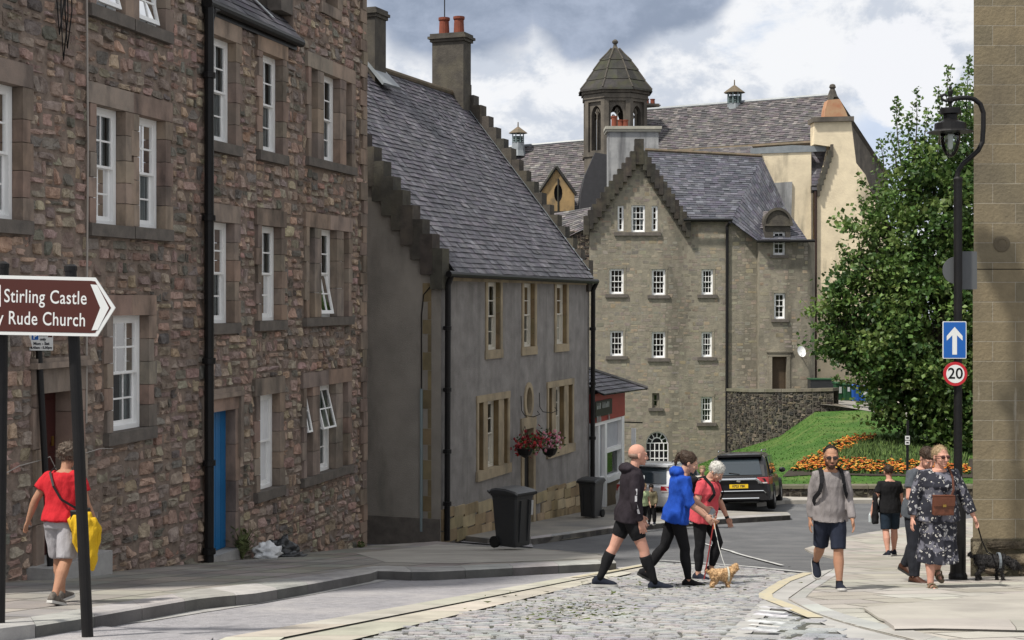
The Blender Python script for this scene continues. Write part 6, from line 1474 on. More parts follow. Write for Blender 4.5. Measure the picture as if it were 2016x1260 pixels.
# permit-parking sign on its own post
pp = RW.P(rw_u(69), 0, .22); pp.z = 0; ps = thing('parking_sign', 'small white permit parking sign on a thin black post by the red door', 'sign', (pp.x, pp.y, gz(pp.x, pp.y) + PAVE_H))
tp = Z(74, 640, pp.y); mb = MB(); mb.tube([(pp.x, pp.y, gz(pp.x, pp.y)), tp], .038, 12); mb.build('post', M['black'], ps)
PW = Wall(Z(40, 600, pp.y - .06).xy, Z(120, 600, pp.y - .06).xy); pq = lambda x, y: PW.uz(x, y)
def pbx(x0, x1, y0, y1, o0, o1, mat, name, parent):
    mb = MB(); a = pq(x0, y1); b = pq(x1, y0); mb.wbox(PW, a[0], b[0], a[1], b[1], o0, o1); return mb.build(name, mat, parent)
pl_ = pbx(58.5, 104.5, 640, 690, 0, .01, M['sign_white'], 'plate', ps)
pbx(63, 76, 656, 669, .01, .0115, M['sign_blue'], 'blue_square', pl_)
pbx(95, 103.5, 656, 664, .01, .0115, M['sign_brown'], 'zone_square', pl_)
ink = simple('sign_ink', (.02, .02, .03), .5)
def ptext(body, x, y, hpx, mat): u, z = pq(x, y); text_mesh('lettering', body, hpx / F * pp.y, wall_frame(PW, u, z, .0118), mat, pl_, ext=.0003, bold=.002)
ptext('P', 69.5, 662.5, 14, M['sign_white']); ptext('Permit holders', 86, 659.5, 4.2, ink) if False else None
for x, y, b_, h_ in ((85, 668, 'only', 7), (82, 676.5, 'Mon - Sat', 8), (82, 684.5, '8.45am - 5.30pm', 6.2)): ptext(b_, x, y, h_, ink)
ptext('Residents', 85.5, 660, 4.4, ink)

# ------------------------------------------------------------------ street lamp, traffic signs
lb_ = Z(1886, 1132, 19.25); lY = lb_.y; lamp = thing('street_lamp', 'black swan-necked street lamp with a clear glass bowl by the sandstone corner', 'street lamp', (lb_.x, lb_.y, gz(lb_.x, lb_.y)))
lx = Z(1886, 600, lY).x; zL = lambda y: -(y - HY) / F * lY; xL = lambda x: (x - CX) / F * lY
zg = gz(lb_.x, lY) + RPh
mb = MB(); mb.lathe((lx, lY, zg), [(.12, 0), (.12, .06), (.1, .1), (.1, 1.0), (.085, 1.04), (.07, 1.1), (.055, 1.14), (.052, 2.9), (.055, zL(352) - zg - .05), (.06, zL(352) - zg), (.04, zL(348) - zg)], 18); mb.build('pole', M['black'], lamp)
ar_ = [(1884, 350), (1886, 338), (1896, 322), (1912, 309), (1926, 296), (1934, 280), (1936, 250), (1936, 222), (1930, 205), (1919, 196), (1908, 192.5), (1890, 193), (1872, 196)]
mb = MB(); mb.tube([(xL(x), lY, zL(y)) for x, y in ar_], .032, 12)
mb.tube([(xL(1873), lY, zL(196)), (xL(1862), lY, zL(199)), (xL(1854), lY, zL(195)), (xL(1853), lY, zL(189)), (xL(1860), lY, zL(186)), (xL(1865), lY, zL(190))], .018, 8); mb.build('swan_neck', M['black'], lamp)
cxl = xL(1871)
mb = MB(); mb.lathe((cxl, lY, 0), [(.01, zL(168)), (.022, zL(172)), (.016, zL(176)), (.035, zL(180)), (.028, zL(186)), (.02, zL(190)), (.042, zL(194)), (.042, zL(200)), (.022, zL(204)), (.022, zL(212)), (.13, zL(213)), (.132, zL(215)), (.132, zL(224)), (.09, zL(226)), (.09, zL(236)), (.12, zL(238)), (.2, zL(243)), (.205, zL(255)), (.215, zL(256)), (.29, zL(259)), (.30, zL(261)), (.20, zL(262.5))], 24)
lt = mb.build('lantern', M['black'], lamp, smooth=False)
mb = MB(); mb.lathe((cxl, lY, 0), [(.125, zL(262)), (.128, zL(270)), (.12, zL(284)), (.095, zL(296)), (.055, zL(306)), (.015, zL(310))], 20); bo = mb.build('glass_bowl', glass_mat('lamp_bowl_glass', (.82, .86, .84)), lt, smooth=True)
mb = MB(); mb.lathe((cxl, lY, 0), [(.035, zL(264)), (.035, zL(290)), (.02, zL(294))], 10); mb.build('lamp_tube', M['sign_white'], lt)
def disc(c, r_, o, n=36): return [(c[0] + r_ * math.cos(2 * math.pi * i / n), lY + o, c[2] + r_ * math.sin(2 * math.pi * i / n)) for i in range(n)]
so = -.085
c = (xL(1875.5), 0, zL(669)); s1 = thing('traffic_sign', 'blue rectangular sign with a white arrow pointing up, on the lamp post', 'traffic sign', (c[0], lY + so, c[2]))
w_, h_ = 46.5 / F * lY / 2, 73 / F * lY / 2
def rrect(c, w, h, r_, y): 
    out = []
    for sx, sy, a0 in ((1, 1, 0), (-1, 1, 90), (-1, -1, 180), (1, -1, 270)):
        for k in range(5): t = R(a0 + 22.5 * k); out.append((c[0] + sx * (w - r_) + r_ * math.cos(t), y, c[2] + sy * (h - r_) + r_ * math.sin(t)))
    return out
mb = MB(); mb.prism(rrect(c, w_, h_, .015, lY + so), (0, .012, 0)); pl1 = mb.build('plate', M['sign_white'], s1)
mb = MB(); mb.prism(rrect(c, w_ - .01, h_ - .01, .012, lY + so - .0015), (0, .0014, 0)); mb.build('blue_face', M['sign_blue'], s1)
A = [(0, .18), (.112, .055), (.112, -.01), (.033, .065), (.033, -.2), (-.033, -.2), (-.033, .065), (-.112, -.01), (-.112, .055)]
mb = MB(); 
for tri_ in cdt([(a * .92, b * .95) for a, b in A]): mb.face([(c[0] + a, lY + so - .003, c[2] + b) for a, b in tri_])
mb.build('white_arrow', M['sign_white'], s1)
mb = MB(); mb.box((c[0], lY - .036, c[2] + .12), (.1, .07, .03)); mb.box((c[0], lY - .036, c[2] - .12), (.1, .07, .03)); mb.build('clamp', M['black'], s1)
c = (xL(1877), 0, zL(735.5)); r_ = 23.5 / F * lY; s2 = thing('traffic_sign', 'round 20 speed limit sign with a red ring, below the blue arrow sign', 'traffic sign', (c[0], lY + so, c[2]))
mb = MB(); mb.prism(disc(c, r_, so), (0, .012, 0)); mb.build('red_ring', M['sign_red'], s2)
mb = MB(); mb.prism(disc(c, r_ * .76, so - .0015), (0, .0014, 0)); fc = mb.build('white_face', M['sign_white'], s2)
text_mesh('numerals', '20', .20, Matrix(((1, 0, 0, c[0]), (0, 0, -1, lY + so - .003), (0, 1, 0, c[2]), (0, 0, 0, 1))), M['black'], fc, ext=.0006, bold=.0022)
mb = MB(); mb.box((c[0], lY - .036, c[2]), (.1, .07, .03)); mb.build('clamp', M['black'], s2)
c = (xL(1886), 0, zL(532)); s3 = thing('sign_back', 'dark back of a round sign and plate facing away, on the lamp post', 'traffic sign', (c[0], lY + .08, c[2]))
mb = MB(); mb.prism(disc(c, 27 / F * lY, .07), (0, .012, 0)); mb.build('round_plate', M['sign_grey'], s3)
mb = MB(); mb.prism(rrect((xL(1908), 0, zL(532)), .13, .25, .015, lY + .085), (0, .012, 0)); mb.build('square_plate', M['sign_grey'], s3)
# small parking post on the far footway
pf_ = ground(1786, 988, .1); t_ = thing('parking_sign', 'thin black post with two small white plates before the flower bed', 'sign', (pf_.x, pf_.y, gz(pf_.x, pf_.y) + .1))
mb = MB(); tp = Z(1787, 828, pf_.y); mb.tube([(pf_.x, pf_.y, gz(pf_.x, pf_.y)), tp], .04, 8); mb.build('post', M['black'], t_)
for y0, y1 in ((858, 866), (867.5, 875.5)):
    a, b = Z(1782, y0, pf_.y - .06), Z(1791, y1, pf_.y - .06); mb = MB(); mb.box(((a.x + b.x) / 2, pf_.y - .06, (a.z + b.z) / 2), (b.x - a.x, .012, a.z - b.z)); o = mb.build('plate', M['sign_white'], t_)
    mb = MB(); mb.box(((a.x + b.x) / 2, pf_.y - .068, (a.z + b.z) / 2), ((b.x - a.x) * .55, .003, (a.z - b.z) * .35)); mb.build('symbol', ink, o)

# ------------------------------------------------------------------ sandstone building on the right
YR = 20.0; x0R = Z(1917, 600, YR).x
m, t, n, l, p = new_mat('ashlar_sandstone')
tcn = n.new('ShaderNodeTexCoord'); sp_ = n.new('ShaderNodeSeparateXYZ'); l.new(tcn.outputs['Object'], sp_.inputs[0]); cm = n.new('ShaderNodeCombineXYZ'); l.new(sp_.outputs[0], cm.inputs[0]); l.new(sp_.outputs[2], cm.inputs[1])
nzw = n.new('ShaderNodeTexNoise'); nzw.inputs['Scale'].default_value = 3; vm = n.new('ShaderNodeVectorMath'); vm.operation = 'SCALE'; vm.inputs[3].default_value = .006; l.new(nzw.outputs[1], vm.inputs[0]); va = n.new('ShaderNodeVectorMath'); l.new(cm.outputs[0], va.inputs[0]); l.new(vm.outputs[0], va.inputs[1])
br = n.new('ShaderNodeTexBrick'); l.new(va.outputs[0], br.inputs[0]); br.inputs['Scale'].default_value = 1.0; br.inputs['Brick Width'].default_value = .62; br.inputs['Row Height'].default_value = .268; br.inputs['Mortar Size'].default_value = .005; br.inputs['Mortar Smooth'].default_value = .3; br.inputs['Bias'].default_value = -.1; br.offset = .5
br.inputs['Color1'].default_value = (.215, .172, .105, 1); br.inputs['Color2'].default_value = (.165, .14, .092, 1); br.inputs['Mortar'].default_value = (.30, .27, .215, 1)
def N2(sc, st=(1, 1, 1), lo=.3, hi=.7):
    mp = n.new('ShaderNodeMapping'); mp.inputs['Scale'].default_value = st; l.new(tcn.outputs['Object'], mp.inputs[0]); x = n.new('ShaderNodeTexNoise'); x.inputs['Scale'].default_value = sc; x.inputs['Detail'].default_value = 7; l.new(mp.outputs[0], x.inputs[0])
    r_ = n.new('ShaderNodeMapRange'); r_.inputs[1].default_value = lo; r_.inputs[2].default_value = hi; l.new(x.outputs[0], r_.inputs[0]); return r_.outputs[0]
def MX(f, a, b, mode='MIX'):
    x = n.new('ShaderNodeMix'); x.data_type = 'RGBA'; x.blend_type = mode
    l.new(f, x.inputs[0]) if not isinstance(f, float) else setattr(x.inputs[0], 'default_value', f)
    for i, v in ((6, a), (7, b)): l.new(v, x.inputs[i]) if not isinstance(v, tuple) else setattr(x.inputs[i], 'default_value', (*v, 1))
    return x.outputs[2]
mlt = n.new('ShaderNodeMath'); mlt.operation = 'MULTIPLY'; mlt.inputs[1].default_value = .65; l.new(N2(1.1, (1, 1, .6), .5, .72), mlt.inputs[0])
c_ = MX(mlt.outputs[0], br.outputs[0], (.095, .08, .06))
c_ = MX(N2(9, (1, 1, 1), .35, .9), c_, (.75, .75, .75), 'MULTIPLY')
ml2 = n.new('ShaderNodeMath'); ml2.operation = 'MULTIPLY'; ml2.inputs[1].default_value = .55; l.new(N2(6, (1, 1, .12), .66, .74), ml2.inputs[0])
c_ = MX(ml2.outputs[0], c_, (.36, .33, .27)); at2 = n.new('ShaderNodeAttribute'); at2.attribute_name = 'tint'; c_ = MX(1.0, c_, at2.outputs[0], 'MULTIPLY'); l.new(c_, p.inputs['Base Color']); p.inputs['Roughness'].default_value = .9
bp = n.new('ShaderNodeBump'); bp.inputs['Strength'].default_value = .6; bp.inputs['Distance'].default_value = .012; ad = n.new('ShaderNodeMath'); ad.operation = 'MULTIPLY_ADD'; l.new(N2(22), ad.inputs[0]); ad.inputs[1].default_value = .5; mm = n.new('ShaderNodeMath'); mm.operation = 'MULTIPLY'; mm.inputs[1].default_value = -.6; l.new(br.outputs[1], mm.inputs[0]); l.new(mm.outputs[0], ad.inputs[2]); l.new(ad.outputs[0], bp.inputs['Height']); l.new(bp.outputs[0], p.inputs['Normal'])
M['ashlar'] = m
rb_ = thing('corner_building', 'brown ashlar sandstone building whose corner fills the right edge', 'building', (x0R + 1.5, YR, gz(x0R, YR)))
zc = -(530 - HY) / F * YR; zpl = -(1062 - HY) / F * YR
mb = MB()
def blk(za, zb_, o, ins=0.0):
    a, b = (x0R + ins, YR - o), (x0R + 7, YR - o); c1, d1 = (x0R + ins + 5.2, YR + 11), (x0R + 14, YR + 11)
    mb.mesh([(a[0], a[1], za), (b[0], b[1], za), (d1[0], d1[1], za), (c1[0], c1[1], za), (a[0], a[1], zb_), (b[0], b[1], zb_), (d1[0], d1[1], zb_), (c1[0], c1[1], zb_)], [(0, 1, 5, 4), (1, 2, 6, 5), (2, 3, 7, 6), (3, 0, 4, 7), (4, 5, 6, 7)])
blk(zpl + .004, zc - .006, 0, -.012); blk(zc + .006, 7.5, 0, 0.0)
bw = mb.build('wall', M['ashlar'], rb_)
mb = MB(); mb.mesh([(x0R + .03, YR + .03, zc - .02), (x0R + 7, YR + .03, zc - .02), (x0R + 7, YR + .03, zc + .02), (x0R + .03, YR + .03, zc + .02)], [(0, 1, 2, 3)]); mb.build('open_joint', M['room'], bw)
# worn plinth: lumpy eroded blocks
PWL = Wall((x0R - .05, YR - .02), (x0R + 7, YR - .02))
mb = MB(); mb.poly(rc(0, 7, -4.6, zpl + .01), lambda u, z: PWL.P(u, z, 0)); mb.face([PWL.P(0, -4.6, 0), PWL.P(0, zpl, 0), PWL.P(5, zpl, -11), PWL.P(5, -4.6, -11)]); mb.face([PWL.P(0, zpl + .01, 0), PWL.P(7, zpl + .01, 0), PWL.P(7, zpl + .01, -.4), PWL.P(.2, zpl + .01, -.4)])
plw = mb.build('plinth', mk('eroded_plinth_stone', (.105, .088, .062), (.05, .044, .034), 3.0, .95, .9, 14, .1, stain=(.045, .05, .03), stain_amt=.7, stain_scale=1.5, streak=.6, bdist=.05), rb_)
rubble(PWL, [(0.0, 3.5, -4.3, zpl)], [(.16, .135, .095), (.11, .095, .07), (.075, .066, .05), (.2, .17, .12)], M['rubble'], plw, wmax=.7, hmax=.34, depth=(.0, .05), rough=.04, gap=.014)
mb = MB(); mb.lathe((0, 0, 0), [(.11, -.006), (.115, 0), (.1, .006), (.07, .006), (.065, 0)], 24); q = Z(1972, 480, YR - .005); Mx = Matrix.Translation(q) @ Matrix.Rotation(R(90), 4, 'X'); mb.v = [Mx @ v for v in mb.v]; mb.build('iron_ring', simple('stone_ring_scar', (.11, .09, .06), .9), rb_)
# ------------------------------------------------------------------ leafy tree on the lawn
YTREE = 53.0
tq = Z(1852, 900, YTREE); tbase = lawn_xy(tq.x, tq.y) or tq
tree = thing('broadleaf_tree', 'big dense green leafy tree with upright shoots on the lawn beside the street lamp', 'tree', tuple(tbase))
LOBES = [(1835, 640, 120, 165, 3.0), (1860, 440, 90, 150, 2.6), (1735, 665, 72, 85, 2.2), (1768, 510, 62, 95, 2.2), (1880, 790, 85, 95, 2.6), (1800, 755, 85, 75, 2.4), (1790, 365, 48, 75, 1.5), (1960, 520, 110, 260, 3.0), (1650, 655, 58, 30, 1.0), (1700, 440, 42, 42, 1.2), (1705, 715, 60, 36, 1.6), (1962, 780, 100, 110, 2.4), (1905, 300, 55, 90, 1.6), (1640, 600, 42, 24, .8), (1850, 840, 75, 50, 2.2), (1745, 430, 38, 62, 1.3), (1835, 330, 50, 80, 1.4), (1890, 230, 34, 60, 1.0), (1800, 815, 60, 42, 1.8), (1910, 865, 60, 40, 1.8), (1690, 625, 60, 42, 1.6), (1650, 690, 45, 24, 1.0), (1748, 570, 48, 50, 1.6), (1735, 700, 60, 60, 1.8), (1700, 520, 40, 40, 1.2), (1740, 800, 60, 45, 1.4), (1668, 560, 40, 26, .8)]
SHOOT = [((1765, 330), (1752, 262), -.6), ((1775, 330), (1764, 190), .2), ((1800, 320), (1805, 172), -.3), ((1740, 360), (1732, 272), .4), ((1862, 300), (1868, 128), .3), ((1845, 310), (1848, 175), -.5), ((1900, 280), (1908, 112), .2), ((1880, 270), (1886, 165), .8), ((1822, 320), (1828, 215), .6), ((1700, 430), (1697, 388), .1), ((1670, 625), (1592, 612), .0), ((1680, 700), (1605, 690), .3), ((1700, 545), (1650, 478), .2), ((1720, 470), (1668, 448), .2), ((1690, 600), (1625, 570), -.3), ((1680, 660), (1600, 640), -.5), ((1735, 400), (1690, 345), .0), ((1700, 760), (1640, 745), -.4), ((1700, 500), (1655, 520), .4), ((1790, 320), (1786, 225), -.2)]
s_px = YTREE / F
lm_, bk = MB(), MB()
M['leaf'] = mk('summer_leaf', (1, 1, 1), (.8, .85, .8), 3, .5, 0, 10, .35)
lp = M['leaf'].node_tree.nodes['Principled BSDF']
_t = M['leaf'].node_tree
_tr = _t.nodes.new('ShaderNodeBsdfTranslucent'); _mx = _t.nodes.new('ShaderNodeMixShader'); _mx.inputs[0].default_value = .32
_t.links.new(lp.inputs['Base Color'].links[0].from_socket, _tr.inputs[0]); _t.links.new(lp.outputs[0], _mx.inputs[1]); _t.links.new(_tr.outputs[0], _mx.inputs[2]); _t.links.new(_mx.outputs[0], _t.nodes['Material Output'].inputs[0])
GREENS = [(.088, .150, .036), (.064, .122, .030), (.112, .178, .044), (.048, .096, .026), (.145, .205, .056)]
def leaf(p, tn, s):
    n = Vector((rnd(-1, 1), rnd(-1, 1), rnd(-.3, 1.4))).normalized(); a = n.orthogonal().normalized(); t = rnd(0, 6.28); b = n.cross(a); d = a * math.cos(t) + b * math.sin(t); e = n.cross(d)
    w_ = s * rnd(.32, .45); lm_.mesh([p, p + d * s * .5 + e * w_ + n * s * .08, p + d * s, p + d * s * .5 - e * w_ + n * s * .08], [(0, 1, 2), (0, 2, 3)], tn)
def cluster(c, r_, n, s=.17, flat=.6):
    base = random.choice(GREENS); k = rnd(.8, 1.25)
    for i in range(n):
        d = Vector((random.gauss(0, .5), random.gauss(0, .5), random.gauss(0, .5) * flat)) * r_
        leaf(c + d, jit(tuple(v * k for v in base), .22, .08), s * rnd(.7, 1.25))
cent = []
for x, y, rx, ry, dy in LOBES:
    vol = rx * ry * dy; n = max(14, int(vol / 185))
    c0 = Z(x, y, YTREE + (0 if x < 1900 else 1))
    for i in range(n):
        while True:
            q = Vector((rnd(-1, 1), rnd(-1, 1), rnd(-1, 1)))
            if .2 < q.length < 1: break
        q *= (1 + .22 * mnoise.noise(Vector((x, y, 0)) * .1 + q * 2.2))
        c = c0 + Vector((q.x * rx * s_px, q.y * dy, q.z * ry * s_px)); cent.append(c); cluster(c, rnd(.30, .75), int(rnd(24, 40)), .2)
fork = tbase + Vector((-.1, .1, 1.6))
bk.tube([tbase - Vector((0, 0, .3)), tbase + Vector((0, 0, .5)), fork], [.3, .24, .2], 9)
random.shuffle(cent)
for x, y, rx, ry, dy in LOBES:
    e = Z(x, y, YTREE); m_ = fork.lerp(e, .5) + Vector((rnd(-.3, .3), rnd(-.3, .3), .4)); bk.tube([fork, m_, e, e + (e - m_) * .05], [.13, .085, .05, .02], 7)
    for k in range(9):
        c = random.choice(cent)
        if (c - e).length < 3: bk.tube([e.lerp(m_, rnd(0, .6)), (e + c) / 2 + Vector((0, 0, .15)), c], [.035, .022, .01], 5)
for (x0, y0), (x1, y1), dy in SHOOT:
    a, b = Z(x0, y0, YTREE + dy), Z(x1, y1, YTREE + dy); bk.tube([a, a.lerp(b, .5) + Vector((rnd(-.1, .1), 0, 0)), b], [.03, .02, .006], 5); L_ = (b - a).length
    for i in range(int(L_ * 60)):
        t = rnd(0, 1) ** .8; p = a.lerp(b, t); r_ = .42 * (1 - t) + .10; leaf(p + Vector((random.gauss(0, .5) * r_, random.gauss(0, .5) * r_, random.gauss(0, .3) * r_)), jit(random.choice(GREENS[:3] + GREENS[4:]), .25, .08), rnd(.10, .19))
bk.build('trunk', mk('tree_bark', (.075, .062, .048), (.05, .042, .034), 6, .95, .6, 25), tree, fix=False)
lm_.build('crown', M['leaf'], tree, fix=False)
# ------------------------------------------------------------------ people
def fuse(mb, voxel, iters=4, disp=0.0, dscale=6.0, seed=0.0, stretch=(1, 1, 1)):
    """One continuous surface from overlapping volumes: voxel remesh and smoothing; optional folds."""
    me = bpy.data.meshes.new('t'); me.from_pydata(mb.v, [], mb.f)
    bm = bmesh.new(); bm.from_mesh(me); bmesh.ops.recalc_face_normals(bm, faces=bm.faces); bm.to_mesh(me); bm.free()
    o = bpy.data.objects.new('t', me); COL.objects.link(o)
    r = o.modifiers.new('r', 'REMESH'); r.mode = 'VOXEL'; r.voxel_size = voxel
    s = o.modifiers.new('s', 'SMOOTH'); s.factor = .5; s.iterations = iters
    bpy.context.view_layer.update(); m2 = bpy.data.meshes.new_from_object(o.evaluated_get(bpy.context.evaluated_depsgraph_get())); bpy.data.objects.remove(o)
    if disp:
        nn = [v.normal.copy() for v in m2.vertices]
        for v, n_ in zip(m2.vertices, nn):
            q = Vector((v.co.x * stretch[0], v.co.y * stretch[1], v.co.z * stretch[2])) * dscale + Vector((seed, seed * 1.7, 0)); v.co += n_ * disp * (mnoise.noise(q) + .7 * mnoise.noise(q * 2.1))
    return m2
def put(me, name, mat, parent, Mx):
    org = ORG[parent.name]; me.transform(Matrix.Translation(-org) @ Mx); me.name = name; me.materials.clear(); me.materials.append(mat)
    me.polygons.foreach_set('use_smooth', [True] * len(me.polygons))
    if 'tint' not in me.attributes: me.attributes.new('tint', 'FLOAT_COLOR', 'CORNER').data.foreach_set('color', [1.0] * (4 * len(me.loops)))
    return link_mesh(name, me, parent)
def putmb(mb, name, mat, parent, Mx, smooth=True):
    mb.v = [Mx @ v for v in mb.v]; return mb.build(name, mat, parent, smooth=smooth)
def cloth(name, c, k=.66, bump=1.0, bs=10, rough=.9, st=(1, 1, .35)): return mk(name, c, tuple(v * k for v in c), 5, rough, bump, bs, .15, bdist=.03, bstretch=st)
def skin(name, c): return mk(name, c, tuple((c[0] * .9, c[1] * .82, c[2] * .8)), 9, .68, .2, 60, .2)
SKIN = {'fair': skin('fair_skin', (.50, .30, .22)), 'pink': skin('pink_skin', (.52, .29, .22)), 'tan': skin('tanned_skin', (.36, .20, .13))}
M['eye_w'] = simple('eye_white', (.7, .68, .65), .3); M['eye_d'] = simple('eye_dark', (.02, .015, .012), .2); M['lip'] = simple('lip', (.30, .11, .09), .5)
M['lens'] = simple('dark_lens', (.015, .008, .007), .08, .6)
def dirv(pitch, ab, side): p, a = R(pitch), R(ab); return Vector((math.sin(a) * side, math.sin(p) * math.cos(a), -math.cos(p) * math.cos(a)))
def loft(mb, secs, n=18):
    """secs: (centre, rx, ry, x axis, y axis)"""
    vs = []; fs = []
    for c, rx, ry, ax, ay in secs:
        for j in range(n): t = 2 * math.pi * j / n; vs.append(c + ax * rx * math.cos(t) + ay * ry * math.sin(t))
    k = len(secs)
    for i in range(k - 1):
        for j in range(n): fs.append((i * n + j, i * n + (j + 1) % n, (i + 1) * n + (j + 1) % n, (i + 1) * n + j))
    fs.append(tuple(range(n - 1, -1, -1))); fs.append(tuple((k - 1) * n + j for j in range(n))); mb.mesh(vs, fs)
HK = 1.08
def fuzz(o, n, ln, wd, name, mat, parent, up=.0, var=.35):
    """Loose tufts standing off a coat or a head of hair."""
    me = o.data; org = ORG[o.name]; mb = MB(); P_ = me.polygons; k = len(P_)
    for i in range(n):
        f_ = P_[random.randrange(k)]; c = f_.center + org; d = (f_.normal * rnd(.4, 1) + Vector((rnd(-1, 1), rnd(-1, 1), rnd(-1, 1) + up)) * .8).normalized() * ln * rnd(.5, 1.2); s_ = d.cross(Vector((rnd(-1, 1), rnd(-1, 1), rnd(-1, 1)))).normalized() * wd * rnd(.6, 1.2); c = c - d * .25
        mb.face([c - s_, c + s_, c + d], jit((1, 1, 1), var, .03))
    return mb.build(name, mat, parent, fix=False)
class Fig:
    """Skeleton of one person in local space: x to the person's right, y forward, z up; feet on z = 0."""
    def __init__(s, H, legs, arms, lean=4, head=(0, 0), bulk=1.0, side_lean=0, shoulder=1.0):
        s.H = H; h = H; s.bulk = bulk
        s.leg = {}; low = 9
        for sd, (th, kn, ab, ft) in zip((1, -1), legs):       # right, left: thigh pitch, knee bend, abduction, foot pitch
            hip = Vector((sd * .048 * h * (.8 + .2 * bulk), 0, 0)); kn_ = hip + dirv(th, ab, sd) * .245 * h; an = kn_ + dirv(th - kn, ab * .3, sd) * .235 * h
            f = Vector((0, math.cos(R(ft)), math.sin(R(ft)))); up = Vector((0, -math.sin(R(ft)), math.cos(R(ft))))
            heel = an - f * .035 * h - up * .045 * h; toe = an + f * .10 * h - up * .045 * h
            low = min(low, heel.z, toe.z); s.leg[sd] = [hip, kn_, an, f, up]
        off = Vector((0, 0, -low))
        for sd in s.leg:
            for i in range(3): s.leg[sd][i] = s.leg[sd][i] + off
        s.hip = Vector((0, 0, 0)) + off
        L_ = R(lean); sl = R(side_lean); s.up = Vector((math.sin(sl), math.sin(L_), math.cos(L_) * math.cos(sl))).normalized(); s.fw = Vector((0, s.up.z, -s.up.y)).normalized(); s.rt = s.fw.cross(s.up).normalized()
        s.nb = s.hip + s.up * .30 * h; s.arm = {}
        for sd, (pi_, ab, el, fab) in zip((1, -1), arms):      # right, left: upper-arm pitch, abduction, elbow bend, forearm abduction
            sh = s.nb + s.rt * sd * .098 * h * shoulder * (.75 + .25 * bulk) - s.up * .032 * h; e = sh + dirv(pi_, ab, sd) * .168 * h; w_ = e + dirv(pi_ + el, fab, sd) * .142 * h; s.arm[sd] = (sh, e, w_, (w_ - e).normalized())
        hp, hy = head; s.hq = Matrix.Rotation(R(hy), 3, 'Z') @ Matrix.Rotation(R(-hp), 3, 'X')
        s.neck = s.nb + s.up * .005 * h + s.fw * .01 * h; s.hc = s.neck + s.up * .034 * h + (s.hq @ Vector((0, .020 * h, .062 * h)))
    def hp(s, x, y, z): return s.hc + s.hq @ (Vector((x, y, z)) * s.H * HK)
    def torso(s, mb, grow=0.0, hem=-.02, top=.315, k=1.0, flare=0.0, belly=0.0, bust=0.0, open_neck=True):
        h = s.H; b = s.bulk; secs = []
        for z, rx, ry, fy in ((-.10, .094, .070, 0), (-.045, .097, .071, 0), (0, .098, .072, -.004), (.045, .096, .070, 0), (.10, .085, .062, .004), (.15, .088, .064, .004), (.205, .098, .070, .004), (.25, .097, .066, .0), (.28, .078, .054, -.002), (.298, .06, .045, 0), (.315, .04, .042, .006)):
            if z < hem - .001 or z > top + .001: continue
            t = max(0, .15 - z) / .2
            secs.append((s.hip + s.up * z * h + s.fw * (fy + belly * max(0, 1 - abs(z - .10) / .1) * .5 + bust * max(0, 1 - abs(z - .215) / .05) * .5) * h, (rx * (b if z < .26 else (1 + b) / 2) + flare * t) * h * k + grow, (ry * b + belly * max(0, 1 - abs(z - .10) / .1) * .5 + bust * max(0, 1 - abs(z - .215) / .05) * .5 + flare * t * .8) * h * k + grow, s.rt, s.fw))
        loft(mb, secs)
    def limb(s, mb, pts, rad, n=12): mb.tube(pts, [r * s.H for r in rad], n)
    def legs_(s, mb, grow=0.0, end=1.0, start=0.0, loose=0.0, endr=None):
        """end: 0-1 thigh, 1-2 shank; grow in metres"""
        b = .6 + .4 * s.bulk
        for sd in (1, -1):
            hip, kn, an, f, up = s.leg[sd]; P = lambda t: hip.lerp(kn, t) if t <= 1 else kn.lerp(an, t - 1)
            prof = [(-.05, .046), (.15, .051), (.45, .048), (.8, .039), (1.0, .0345), (1.15, .0345), (1.35, .037), (1.6, .029), (1.85, .0215), (2.0, .021)]
            pts = []; rr_ = []
            for t, r_ in prof:
                if t < start or t > end + 1e-6: continue
                back_ = -f * .006 * s.H if 1.1 < t < 1.6 else Vector((0, 0, 0)); pts.append(P(t) + back_); rr_.append((r_ * b) * s.H + grow + loose * max(0, t - .3))
            last = max([p_ for p_, _ in prof if p_ <= end + 1e-6])
            if end - last > .02: 
                r2 = [r_ for p_, r_ in prof if p_ > end][0]; pts.append(P(end)); rr_.append(r2 * b * s.H + grow + loose * max(0, end - .3))
            if endr: rr_[-1] = endr
            mb.tube(pts, rr_, 14)
    def arms_(s, mb, grow=0.0, end=2.0, loose=0.0):
        b = .7 + .3 * s.bulk
        for sd in (1, -1):
            sh, e, w_, d = s.arm[sd]; P = lambda t: sh.lerp(e, t) if t <= 1 else e.lerp(w_, t - 1)
            inn = s.nb + s.rt * sd * .045 * s.H - s.up * .022 * s.H
            prof = [(0, .034), (.3, .030), (.7, .026), (1.0, .0235), (1.25, .0245), (1.6, .020), (2.0, .0155)]
            pts = [inn, sh]; rr_ = [.026 * s.H * b + grow * .6, .034 * s.H * b + grow]
            for t, r_ in prof[1:]:
                if t > end: break
                pts.append(P(t)); rr_.append(r_ * b * s.H + grow + loose * t)
            if end not in [p_ for p_, _ in prof]: r2 = [r_ for p_, r_ in prof if p_ > end][0]; pts.append(P(end)); rr_.append(r2 * b * s.H + grow + loose * end)
            mb.tube(pts, rr_, 12)
